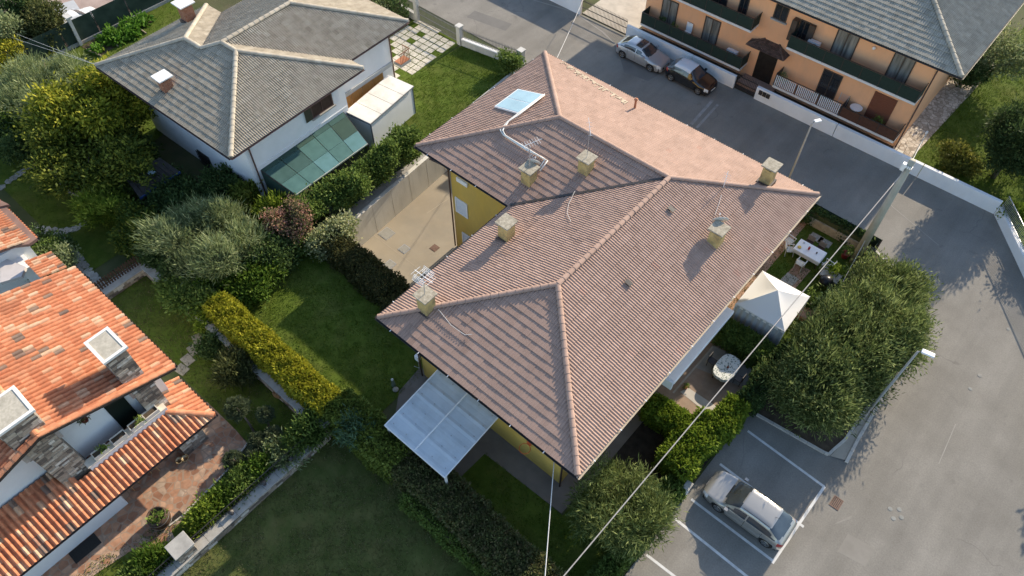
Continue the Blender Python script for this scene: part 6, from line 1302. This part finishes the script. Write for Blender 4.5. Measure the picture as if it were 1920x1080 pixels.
# black picket fence on a stone wall
pf = thing('picket_fence', 'black wooden picket fence on a low stone wall', 'fence', at(220,530)); fa, fb = at(182,555,.55), at(265,497,.55); n_ = 21
base = MB().box(-35.0,-34.3,3.3,7.0,0,.5).build('stone_base', mortar, pf); stones(base, (-34.3,3.3,0), (0,1,0), (0,0,1), 3.7, .5, .16, 41)
MB().box(-35.05,-34.25,3.3,7.0,.502,.56).build('coping', concrete, pf)
for k in range(n_):
    y = 3.5+k*.165; MB().add([(-34.75,y-.05,.56),(-34.72,y-.05,.56),(-34.72,y+.05,.56),(-34.75,y+.05,.56),(-34.75,y-.05,1.3),(-34.72,y-.05,1.3),(-34.72,y+.05,1.3),(-34.75,y+.05,1.3),(-34.75,y,1.38),(-34.72,y,1.38)], [(0,3,2,1),(0,1,5,4),(2,3,7,6),(1,2,6,9,5),(3,0,4,8,7),(4,5,9,8),(6,7,8,9)]).build('picket', wood_dark, pf)
for z in (.75,1.1): MB().box(-34.78,-34.752,3.4,6.95,z-.04,z+.04).build('rail', wood_dark, pf)
# boundary stone wall with coping under the golden hedge
bw = thing('boundary_wall', 'grey stone boundary wall with slab coping below the golden hedge', 'wall', (-27,6.35,0)); wy = 6.25
MB().box(-34.2,-18.9,wy-.1,wy+.28,0,.85).build('wall', mortar, bw); stones(bw, (-34.2,wy-.101,0), (1,0,0), (0,0,1), 15.3, .84, .20, 51)
r_ = random.Random(8)
for k in range(18): x = -34.2+k*.85; bevel(MB().box(x+.006,min(x+.844,-18.9),wy-.16+r_.uniform(-.02,.02),wy+.34,.852,.93+r_.uniform(-.01,.02)).build('coping_stone', M('coping_slab', (.30,.285,.255), (.38,.36,.32), 3, .9, .3, 20), bw), .012)
# ================================================================== LOWER LEFT GARDEN FURNISHINGS
# low wall with iron railing and stone pillars
lwl = thing('railing_wall', 'low stone-faced wall with black iron railing beside the dry lawn', 'wall', (-18.1,0,0)); MB().box(-18.35,-17.85,-9,6.4,0,.5).build('wall', mortar, lwl)
for k in range(19): y = -9+k*.82; bevel(MB().box(-18.40,-17.80,y+.006,min(y+.814,6.4),.502,.57).build('coping_stone', M('coping_slab', (.30,.285,.255), (.38,.36,.32), 3, .9, .3, 20), lwl), .012)
stones(lwl, (-17.848,-9,0), (0,1,0), (0,0,1), 15.4, .5, .17, 61)
for k in range(115):
    y = -8.9+k*.132
    if y < 6.2: MB().box(-18.31,-18.29,y-.009,y+.009,.57,1.15).build('bar', dark_metal, lwl)
for z in (.68,1.13): MB().box(-18.315,-18.285,-9,6.3,z-.015,z+.015).build('rail', dark_metal, lwl)
for k, (y, lab) in enumerate(((6.75,'stone pillar at the corner where the railing wall meets the hedge'), (-1.75,'stone pillar with sloping cap in the railing wall'))):
    t = thing('stone_pillar', lab, 'pillar', (-18.35,y,0)); sh_ = MB().box(-18.7,-17.95,y-.42,y+.42,0,1.25).build('shaft', mortar, t); stones(sh_, (-17.948,y-.42,0), (0,1,0), (0,0,1), .84, 1.25, .16, 70+k); stones(sh_, (-18.7,y-.422,0), (1,0,0), (0,0,1), .75, 1.25, .16, 75+k)
    bevel(MB().box(-18.78,-17.88,y-.5,y+.5,1.25,1.33).build('cap', concrete, t), .015)
for k, (u, v) in enumerate(((437,965),(553,870),(500,912))):
    p = at(u, v, .57); t = thing('wall_lantern', ['near','far','middle'][k]+' small dark lantern on the railing wall coping', 'lantern', (-18.1,p[1],.57)); MB().box(-18.22,-17.98,p[1]-.12,p[1]+.12,.571,.62).build('base', steel, t); MB().lathe((-18.1,p[1],.62), [(.05,0),(.10,.05),(.11,.22),(.14,.24),(.02,.34)], 8).build('lantern', dark_metal, t)
# barrel planter on a square of patio, drain grate, mat
bp_ = at(305,978); bt = thing('barrel_planter', 'dark wooden barrel planter with succulents on the patio', 'planter', bp_); MB().lathe((bp_[0],bp_[1],0), [(.40,.0),(.50,.35),(.50,.55),(.44,.85),(.38,.85),(.38,.72)], 20).build('barrel', wood_dark, bt, smooth=True)
MB().lathe((bp_[0],bp_[1],.0), [(.515,.22),(.515,.27)], 20, False).build('hoop', steel, bt); MB().lathe((bp_[0],bp_[1],.0), [(.505,.58),(.505,.63)], 20, False).build('hoop', steel, bt); MB().lathe((bp_[0],bp_[1],.66), [(.375,0),(.375,.05)], 16).build('soil', soil, bt)
bush('s', [((bp_[0],bp_[1],.85),(.30,.30,.18))], 260, .20, .07, sprig, bt, part='plant', zmin=.6, seed=4, cs=.07)
sq = [at2(262,975), at2(298,1018), at2(350,968), at2(315,935)]; sheet('patio_square', sq, .016, pat_m); grate(328, 972, .018, .3, .75, 'long dark drain grate beside the barrel planter', dark_metal, R(5))
mt = at(160,1028); tag(MB().box(mt[0]-.35,mt[0]+.35,mt[1]-.65,mt[1]+.65,.014,.035).build('door_mat', M('mat_black', (.02,.02,.02), (.03,.03,.03), 20, .95, .5, 60)), 'black rectangular mat on the patio by the white wall', 'mat')
for k, (u, v) in enumerate(((338,866),(349,862))):
    p = at(u, v); tag(MB().lathe((p[0],p[1],.012), [(.08,0),(.17,.10),(.19,.2),(.17,.2),(.1,.08)], 16, False).build('bowl', M('brass_bowl', (.34,.26,.15), (.42,.33,.2), 4, .35, metal=.5), smooth=True), ['left','right'][k]+' brass bowl at the edge of the porch shade', 'bowl')
straw = M('straw_wood', (.36,.20,.09), (.44,.26,.13), 6, .8)
for k, (u, v, a) in enumerate(((252,912,20),(292,880,-30))):
    p = at(u, v); t = thing('porch_chair', ['near','far'][k]+' small wooden chair in the porch shade', 'chair', p, R(a))
    for mb, nm in ((MB((p[0],p[1],0),R(a)).box(-.2,.2,-.2,.2,.42,.45),'seat'),(MB((p[0],p[1],0),R(a)).box(-.2,.2,.18,.21,.55,.62),'back_slat'),(MB((p[0],p[1],0),R(a)).box(-.2,.2,.18,.21,.75,.83),'back_slat')): mb.build(nm, straw, t)
    for dx in (-.18,.18):
        MB((p[0],p[1],0),R(a)).box(dx-.02,dx+.02,-.2,-.16,0,.42).build('leg', straw, t); MB((p[0],p[1],0),R(a)).box(dx-.02,dx+.02,.18,.22,0,.85).build('back_post', straw, t)
wcr = at(528,742); t = thing('wooden_crate', 'weathered wooden planter crate in the dark garden corner', 'crate', wcr, R(20)); 
for z in (.05,.2,.35):
    for (a,b,c,d) in ((-.3,.3,-.24,-.21),(-.3,.3,.21,.24),(-.3,-.27,-.21,.21),(.27,.3,-.21,.21)): MB((wcr[0],wcr[1],0),R(20)).box(a,b,c,d,z,z+.12).build('board', straw, t)
# glass obelisk lamp in the back lawn
gl = at(738,722); t = thing('garden_lamp', 'small clear garden lamp standing in the back lawn', 'lamp', gl); MB().tube([(gl[0],gl[1],0),(gl[0],gl[1],.55)], [.13,.06], 10).build('shade', M('cloudy_glass', (.16,.22,.17), (.24,.3,.25), 5, .2), t); MB().lathe((gl[0],gl[1],.55), [(.06,0),(.07,.06),(.02,.12)], 10).build('cap', white_metal, t)
tag(MB().lathe((*at2(742,731),0), [(.12,0),(.17,.06),(.10,.12),(.02,.14)], 9).build('stone_ornament', slabm), 'pale stone beside the garden lamp', 'stone')
tp_ = ony(783, 662, 12.1); tap = thing('wall_box', 'white utility box on the yellow corner by the back lawn', 'utility box', tp_); MB().box(-17.2,-16.95,12.0,12.18,1.5,1.9).build('box', white_metal, tap); MB().tube([(-17.1,12.1,1.5),(-17.1,12.1,.6),(-17.4,12.0,.6)], .02, 6).build('pipe', steel, tap)
rk = thing('drying_rack', 'thin white rack under the corner of the blue canopy', 'rack', at(868,850)); p = at(866,852)
for dy in (-.25,.25): MB().tube([(p[0]-.1,p[1]+dy,0),(p[0],p[1]+dy,.9),(p[0]+.1,p[1]+dy,0)], .012, 5).build('leg', white_metal, rk)
for z in (.5,.9): MB().tube([(p[0],p[1]-.3,z),(p[0],p[1]+.3,z)], .012, 5).build('rail', white_metal, rk)
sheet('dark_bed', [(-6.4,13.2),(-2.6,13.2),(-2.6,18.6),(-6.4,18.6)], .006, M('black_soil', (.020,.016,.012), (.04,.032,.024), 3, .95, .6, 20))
sheet('pavement', [(-7.5,12.4),(-6.35,12.4),(-6.35,19.6),(-7.5,19.6)], .012, pave_m)
gp_ = at(1322,690); 
for (u, v, lab, h) in ((1283,925,'white gate post at the hedge end by the silver car',.95), (1424,748,'white gate post at the hedge end by the terrace',1.0)):
    p = at(u, v); t = thing('gate_post', lab, 'post', p); MB().box(p[0]-.13,p[0]+.13,p[1]-.2,p[1]+.2,0,h).build('shaft', white_paint, t); bevel(MB().box(p[0]-.17,p[0]+.17,p[1]-.24,p[1]+.24,h,h+.06).build('cap', concrete, t), .01)

# ================================================================== VEGETATION
def shrub(name, label, cat, px, z, ra, n, ln, wd, mat, seed=0, up=.35, spread=.8, stem=True, blobs=5, group=None, clump=10, cs=.16, shell=.55, droop=0.0, tint_amp=.6, base=None, loose=0.0):
    c = at(px[0], px[1], z) if len(px) == 2 else np.array(px, float); b = (c[0], c[1], 0) if base is None else base
    t = thing(name, label, cat, b, group=group); r = np.random.default_rng(seed+100); B = [(tuple(c), tuple(np.array(ra)*(.64-.3*loose)))]
    for k in range(blobs):
        a = 2*math.pi*(k+r.random()*.7)/max(blobs,1); rr = .58+.28*r.random()+loose*r.random(); B.append(((c[0]+ra[0]*rr*math.cos(a)*.85, c[1]+ra[1]*rr*math.sin(a)*.85, c[2]+ra[2]*r.uniform(-.35,.45)), tuple(np.array(ra)*r.uniform(.32,.56)*r.uniform(.8,1.2,3))))
    bush('c', B, n, ln, wd, mat, t, up, spread, clump, cs, shell, tint_amp, .03, seed, 'crown', droop)
    if stem: trunk(t, b, (c[0], c[1], c[2]), max(.05, min(ra)*.07), bark, 6, max(ra[0], ra[1])*.6, seed)
    return t
# tamarisk-like shrubs of the kerbed bed
for k, (x, y, z, ra, n, lab) in enumerate(((-.1,32.3,1.5,(1.7,1.9,1.5),22000,'feathery green shrub nearest the utility pole'), (.35,29.3,2.2,(2.1,2.3,2.1),36000,'large feathery green shrub in the middle of the kerbed bed'), (-.35,26.2,2.1,(2.1,2.5,2.0),38000,'large feathery green shrub next to the lamp pole'), (-.55,23.7,1.9,(2.0,1.8,1.9),28000,'feathery green shrub at the parking end of the kerbed bed'))):
    tt = shrub('tamarisk_shrub', lab, 'shrub', (x,y,z), z, ra, n, .25, .055, lf_tam, 10+k, .75, .85, group='feathery shrubs in the kerbed bed', clump=14, cs=.24, shell=.35, blobs=14, tint_amp=1.0, loose=.25)
    bush('t', [((x,y,z),tuple(np.array(ra)*.98))], 1500, .48, .04, lf_tam, tt, 1.0, .5, 5, .10, .75, .9, .3, 300+k, 'twig_sprays')
shrub('olive_tree', 'round olive tree on the shaded lawn below the roof corner', 'tree', (-4.3,12.5,1.7), 1.7, (1.9,1.9,1.5), 15000, .30, .045, lf_tam, 21, .6, .85, blobs=12, loose=.3, clump=12, cs=.19, shell=.35)
# left gardens
shrub('olive_tree', 'pale grey-green olive tree at the left edge by the green fence', 'tree', (95,168), 2.2, (3.2,2.6,1.8), 19000, .42, .05, lf_olive, 22, .9, .7, blobs=12, loose=.45, clump=14, cs=.22)
shrub('golden_tree', 'golden yellow tree left of the white house', 'tree', (172,198), 3.1, (2.5,2.8,2.0), 18000, .30, .14, leafmat('leaf_gold_tree', (.09,.12,.014), (.23,.26,.026), (.46,.43,.05)), 23, .2, .9, blobs=12, cs=.26, loose=.5, tint_amp=1.0)
shrub('walnut_tree', 'green leafy tree in front of the golden tree', 'tree', (165,272), 2.2, (3.6,2.4,1.9), 22000, .28, .13, leafmat('leaf_mid', (.04,.065,.010), (.11,.14,.022), (.24,.26,.04)), 24, .2, .9, blobs=12, cs=.26, loose=.5, tint_amp=1.0)
shrub('lime_shrub', 'bright yellow-green shrub beside the garden path left', 'shrub', (105,250), 1.5, (1.5,1.3,1.2), 5000, .22, .11, lf_lime, 25)
shrub('conifer_shrub', 'golden conifer shrub by the flagstone path', 'shrub', (200,388), 1.2, (1.5,1.5,1.2), 9000, .34, .06, lf_lime, 26, .9, .6, clump=14)
shrub('quince_shrub', 'green shrub with yellow fruit flecks by the picket fence', 'shrub', (262,425), 1.3, (1.9,1.6,1.3), 9000, .20, .11, leafmat('leaf_quince', (.03,.06,.012), (.075,.12,.022), (.22,.23,.03)), 27)
shrub('ivy_mass', 'dark ivy mass against the corner of the white house', 'climber', (330,368), 1.1, (3.4,1.5,1.2), 17000, .20, .12, lf_dark, 28, blobs=8)
shrub('ivy_mass', 'dark ivy mass below the barred window of the white house', 'climber', (420,352), .9, (1.6,1.3,1.1), 7000, .20, .12, lf_dark, 29)
shrub('climber', 'yellow-green climber at the house corner by the downpipe', 'climber', (456,378), 1.2, (.9,1.3,1.2), 4500, .22, .12, leafmat('leaf_climber', (.06,.09,.015), (.14,.18,.03), (.26,.28,.06)), 30)
shrub('olive_tree', 'spreading pale olive tree in the middle of the left gardens', 'tree', (385,450), 2.1, (2.5,2.0,1.7), 19000, .42, .05, lf_olive, 31, 1.0, .65, blobs=13, loose=.45, clump=14, cs=.2)
for k, (u, v, z, ra, m, lab) in enumerate(((470,475,1.2,(1.5,1.4,1.2),lf_green,'green shrub right of the spreading olive'), (412,520,1.2,(1.5,1.3,1.1),leafmat('leaf_fresh', (.04,.08,.010), (.09,.16,.02), (.18,.25,.04)),'fresh green shrub below the spreading olive'), (370,555,1.0,(1.3,1.2,1.0),lf_green,'green shrub at the upper end of the golden hedge'), (455,535,1.1,(1.4,1.3,1.1),MATS['leaf_fresh'],'bright green shrub by the back lawn corner'), (515,480,1.2,(1.3,1.3,1.2),lf_dark,'dark shrub below the pink-flowered shrub'), (345,500,1.0,(1.2,1.2,1.0),lf_dark,'dark shrub by the stone boundary wall end'))):
    shrub('garden_shrub', lab, 'shrub', (u,v), z, ra, 8000, .20, .10, m, 40+k, group='shrubs along the back lawn')
for k, (u, v, z, ra, m, lab) in enumerate(((430,490,1.0,(1.5,1.2,1.0),lf_green,'green filler shrub left of the bright green shrub'), (395,500,.8,(1.3,1.1,.9),lf_olive,'grey-green filler shrub under the spreading olive'), (490,510,1.0,(1.2,1.2,1.0),MATS['leaf_fresh'],'fresh filler shrub behind the dark shrub'), (330,540,.7,(1.0,1.0,.8),lf_green,'low filler shrub at the stone wall end'), (540,455,.8,(1.2,1.0,.9),lf_green,'green filler shrub under the pink-flowered shrub'), (300,470,.9,(1.3,1.1,1.0),lf_dark,'dark filler shrub behind the picket fence'), (235,340,.8,(1.5,1.1,.9),lf_green,'green filler shrub by the plank shed'), (400,585,.8,(1.0,1.0,.9),lf_lime,'lime filler shrub at the golden hedge end'))):
    shrub('filler_shrub', lab, 'shrub', (u,v), z, ra, 7000, .20, .10, m, 200+k, group='filler shrubs of the left gardens')
shrub('bamboo_tuft', 'lime upright tuft beside the pink-flowered shrub', 'shrub', (512,398), 1.3, (.9,.9,1.2), 3500, .34, .06, lf_lime, 50, 1.2, .5)
shrub('crape_myrtle', 'pinkish flowering shrub by the courtyard corner', 'shrub', (546,415), 1.7, (1.1,1.1,1.2), 6000, .16, .09, lf_pink, 51, loose=.4, blobs=7, tint_amp=1.0)
for k, (u, v, ra) in enumerate(((574,388,(1.3,1.2,1.2)), (628,362,(1.3,1.3,1.3)), (668,340,(1.3,1.2,1.2)), (716,304,(1.4,1.4,1.4)), (760,270,(1.2,1.3,1.3)))):
    shrub('citrus_tree', ['citrus tree nearest the pink shrub in the row by the pergola', 'second citrus tree of the row along the green mesh', 'middle citrus tree of the row along the green mesh', 'fourth citrus tree of the row, below the white shed', 'last citrus tree of the row, by the roof corner'][k], 'tree', (u,v), 1.45, tuple(np.array(ra)*.88), 8000, .19, .11, lf_green, 60+k, group='citrus row along the courtyard')
shrub('variegated_shrub', 'cream variegated shrub at the end of the retaining wall', 'shrub', (622,448), .9, (1.0,1.5,1.0), 8000, .17, .10, lf_pale, 66, base=(-28.9,15.0,0))
hedge('laurel_hedge', 'brownish clipped hedge between back lawn and courtyard', [(-27.6,-24.6,14.0,15.5,0,1.25),(-24.7,-21.6,13.8,15.4,0,1.35),(-21.7,-18.6,13.6,15.2,0,1.25)], 16000, .16, .09, leafmat('leaf_brownhedge', (.030,.035,.012), (.07,.075,.026), (.16,.13,.05)), 1, rough=.18)
hedge('golden_hedge', 'sunlit golden clipped hedge along the boundary wall', [(-28.2,-18.4,6.62,7.95,0,1.85)], 30000, .17, .10, lf_yellow, 2, rough=.14)
hedge('photinia_hedge', 'dark reddish clipped hedge between dry lawn and the yellow house', [(-14.0,-9.0,6.95,8.8,0,1.45),(-9.1,-3.4,6.8,8.6,0,1.45)], 28000, .16, .08, lf_red, 3, rough=.18)
hedge('shade_green_hedge', 'shaded green clipped hedge continuing the golden hedge behind the dry lawn', [(-18.5,-13.8,6.8,8.5,0,1.75)], 17000, .17, .09, leafmat('leaf_shade_green', (.075,.11,.02), (.16,.21,.04), (.29,.34,.075)), 13, rough=.18)  # partly the golden hedge's species; its shade is painted as greener leaves
hedge('box_edge', 'bright green edge growth on the lawn side of the dark hedge', [(-12.5,-3.6,6.35,6.85,0,.85)], 8000, .15, .07, lf_green, 4, rough=.2)
shrub('glaucous_plant', 'blue-green feathery plant in the dark hedge', 'plant', (668,805), 1.6, (.9,.7,.5), 2600, .28, .06, leafmat('leaf_glauc', (.05,.10,.05), (.09,.16,.085), (.14,.22,.12)), 67)
hedge('laurel_hedge', 'lime green clipped hedge along the parking bays', [(-4.5,-2.85,16.0,18.2,0,1.45),(-4.3,-2.75,18.1,19.5,0,1.4),(-3.55,-2.5,19.4,21.2,0,1.35)], 15000, .19, .12, lf_lime, 5, rough=.16); hedge('laurel_hedge', 'lime green clipped hedge between terrace and dark bed', [(-6.5,-4.25,17.75,18.8,0,1.3)], 8000, .19, .12, lf_lime, 6, rough=.16)
hedge('laurel_hedge', 'dark green clipped hedge between gazebo and terrace', [(-6.2,-3.3,24.3,25.3,0,1.3)], 8000, .16, .09, lf_green, 7, rough=.15); hedge('laurel_hedge', 'dark hedge between terrace and the feathery shrubs', [(-3.2,-2.35,21.6,26.0,0,1.4)], 8000, .16, .09, lf_dark, 8, rough=.2)
hedge('laurel_hedge', 'low green hedge along the parking below the olive', [(-3.5,-2.75,7.5,15.7,0,1.0)], 11000, .17, .09, lf_green, 9, rough=.18)
hedge('ivy_hedge', 'dark ivy hedge behind the green mesh at the street corner', [(-8.0,-2.7,35.98,36.14,0,1.25)], 4000, .16, .10, lf_dark, 10, rough=.2)
shrub('garden_shrub', 'small lime shrub on the garden side of the pole', 'shrub', (1562,512), .5, (.42,.4,.4), 900, .18, .09, lf_lime, 70); shrub('garden_shrub', 'dark shrub between barbecue and big feathery shrubs', 'shrub', (1575,565), .5, (.5,.6,.5), 1600, .17, .09, lf_dark, 71); shrub('garden_shrub', 'green shrub beside the gazebo corner', 'shrub', (1526,566), .5, (.35,.4,.5), 900, .17, .09, lf_green, 72)
shrub('garden_shrub', 'dark shrub at the far corner of the small garden lawn', 'shrub', (1512,398), .6, (.6,.6,.6), 1600, .17, .09, lf_dark, 73)
# orange house garden
def topiary(label, px, z, r_, px0, seed):
    c = at(*px, z); b = at(*px0); t = thing('topiary', label, 'topiary', b); bush('t', [(tuple(c), (r_,r_,r_*.85))], int(5200*r_*2), .11, .04, leafmat('leaf_topiary', (.04,.06,.028), (.085,.11,.055), (.14,.165,.09)), t, .2, .5, 8, .04, .82, .4, .05, seed)
    MB().tube([b, (b+c)/2+np.array((.06,.04,0)), c], [.07,.055,.05], 7).build('trunk', bark, t, smooth=True); return t
topiary('largest round topiary ball on a leaning stem by the patio', (444,765), 1.1, .52, (478,812), 1); topiary('small topiary ball on a twisted stem in the shade', (497,776), 1.0, .34, (505,812), 2); topiary('low topiary cushion beside the conifer hedge', (512,815), .7, .36, (515,830), 3); topiary('low topiary cushion left of the conifer hedge', (484,828), .6, .42, (490,842), 4); topiary('flattened topiary cushion at the patio corner', (437,862), .6, .40, (445,872), 5); topiary('spreading topiary cushion below the patio corner', (478,858), .5, .36, (482,868), 6)
shrub('conifer_shrub', 'dull green spiky conifer shrub below the boundary wall', 'shrub', (440,690), .9, (1.15,1.0,.9), 6000, .30, .06, leafmat('leaf_juniper', (.04,.05,.018), (.085,.10,.035), (.15,.16,.06)), 80, .7, .6); shrub('garden_shrub', 'dark shrub beside the stepping stones', 'shrub', (395,650), .5, (.9,.7,.6), 2600, .18, .08, lf_dark, 81)
for k, (u, v, z, ra, m, lab) in enumerate(((590,795,.9,(.9,.7,.9),lf_green,'feathery green conifer beside the corner pillar'), (560,822,.7,(.9,.8,.7),lf_green,'feathery green conifer at the railing wall'), (530,850,.5,(.9,.7,.55),lf_olive,'grey-green shrub at the railing wall'), ((-19.05,3.1,.42),None,.42,(.62,.75,.5),MATS['leaf_fresh'],'fresh green shrub at the railing wall, fourth from the pillar'), ((-19.05,2.0,.42),None,.42,(.62,.75,.5),lf_green,'fern-like shrub beside the patio edge'), ((-19.05,0.9,.42),None,.42,(.62,.75,.5),MATS['leaf_fresh'],'bright shrub by the near lantern'), ((-19.05,-0.2,.42),None,.42,(.62,.75,.5),lf_lime,'lime shrub above the sloping capped pillar'), ((-19.05,-2.9,.42),None,.42,(.62,.75,.5),MATS['leaf_fresh'],'bright shrub beside the sloping capped pillar'), ((-19.05,-4.1,.42),None,.42,(.62,.75,.5),lf_green,'green shrub near the bottom edge of the patio lawn'), ((-19.05,-5.4,.42),None,.42,(.62,.75,.5),lf_lime,'lime shrub cut by the bottom edge'))):
    shrub('border_shrub', lab, 'shrub', (u,v) if v is not None else u, z, ra, 4200, .24, .07, m, 90+k, .8, .6, False, group='shrubs along the railing wall')
for k, (u, v, m, lab) in enumerate(((85,488,lf_green,'round green shrub beside the annex roof'), (88,462,lf_dark,'dark shrub at the annex corner'), (105,500,lf_olive,'dull shrub left of the flagstone path'))): shrub('garden_shrub', lab, 'shrub', (u,v), .8, (1.3,1.2,.9), 5000, .18, .09, m, 110+k, group='shrubs by the annex')
# top left corner
for k, (u, v, z, ra, m, n, lab) in enumerate(((42,22,1.6,(1.5,1.5,1.7),lf_dark,7000,'dark round bush beyond the green fence'), (82,46,1.6,(1.9,1.7,1.8),leafmat('leaf_ol2', (.05,.065,.02), (.10,.115,.035), (.18,.18,.07)),9000,'olive green bush beyond the green fence'), (2,60,1.8,(1.6,1.8,1.9),lf_olive,7000,'pale bush at the left edge beyond the fence'), (8,112,1.2,(1.6,1.2,1.0),lf_yellow,5000,'yellow bush at the left edge beside the blue tarpaulin'), (75,78,.6,(1.6,.5,.6),lf_yellow,3000,'low yellow-flowered border beside the blue tarpaulin'), (30,270,1.2,(2.0,1.6,1.4),lf_dark,6000,'dark bush at the left edge below the olive'), (12,235,1.4,(1.6,1.6,1.5),lf_lime,4000,'lime bush at the left edge below the olive'), (255,285,.9,(1.4,1.2,1.0),lf_dark,4000,'dark shrub between the golden tree and the white wall'))):
    shrub('garden_shrub', lab, 'shrub', (u,v), z, ra, n, .22, .11, m, 120+k)
hedge('laurel_hedge', 'dark hedge at the top edge behind the white house', [(-62,-41.3,33.2,34.7,0,1.9)], 14000, .2, .12, lf_dark, 12, rough=.2)
shrub('garden_shrub', 'green bush on the low wall at the roof corner by the street', 'shrub', (955,118), .8, (1.0,.8,.8), 3500, .18, .10, lf_green, 130); shrub('garden_shrub', 'leafy bush at the top edge beside the gate pillar', 'shrub', (700,2), 1.6, (1.6,1.2,1.2), 4500, .2, .1, lf_olive, 131)
# right edge
shrub('cypress_tree', 'dark dense conifer at the right edge behind the white wall', 'tree', (.9,47.6,2.7), 2.7, (2.1,2.0,3.0), 24000, .22, .08, lf_con, 140, .5, .6, blobs=8); shrub('cypress_tree', 'second dark conifer cut by the right edge', 'tree', (4.2,57.0,2.4), 2.4, (2.2,2.0,2.6), 16000, .22, .08, lf_con, 141, .5, .6)
shrub('garden_shrub', 'yellow-green shrub between the conifer and the white wall', 'shrub', (1798,298), .8, (1.2,1.0,.9), 5000, .2, .1, leafmat('leaf_yg', (.06,.075,.015), (.13,.145,.03), (.25,.23,.05)), 142)
shrub('fruit_tree', 'loose green tree at the top right beyond the lawn', 'tree', (1862,105), 2.2, (2.6,2.2,1.9), 10000, .22, .10, lf_olive, 143, cs=.25); shrub('garden_shrub', 'dark shrub at the corner of the apricot house', 'shrub', (1815,135), 1.2, (1.6,1.4,1.3), 6000, .2, .1, lf_dark, 144)
shrub('garden_shrub', 'small green shrub behind the railing at the right edge', 'shrub', (1905,398), .7, (.8,.7,.6), 2200, .18, .09, lf_lime, 145); shrub('fruit_tree', 'young tree behind the railing at the right edge', 'tree', (5.2,45.2,2.2), 2.2, (1.2,1.2,1.0), 2600, .2, .1, lf_green, 146, cs=.25); shrub('fruit_tree', 'spreading tree beyond the right picture edge', 'tree', (12.6,33.0,2.8), 2.8, (2.0,2.0,1.7), 7000, .24, .12, lf_green, 147)
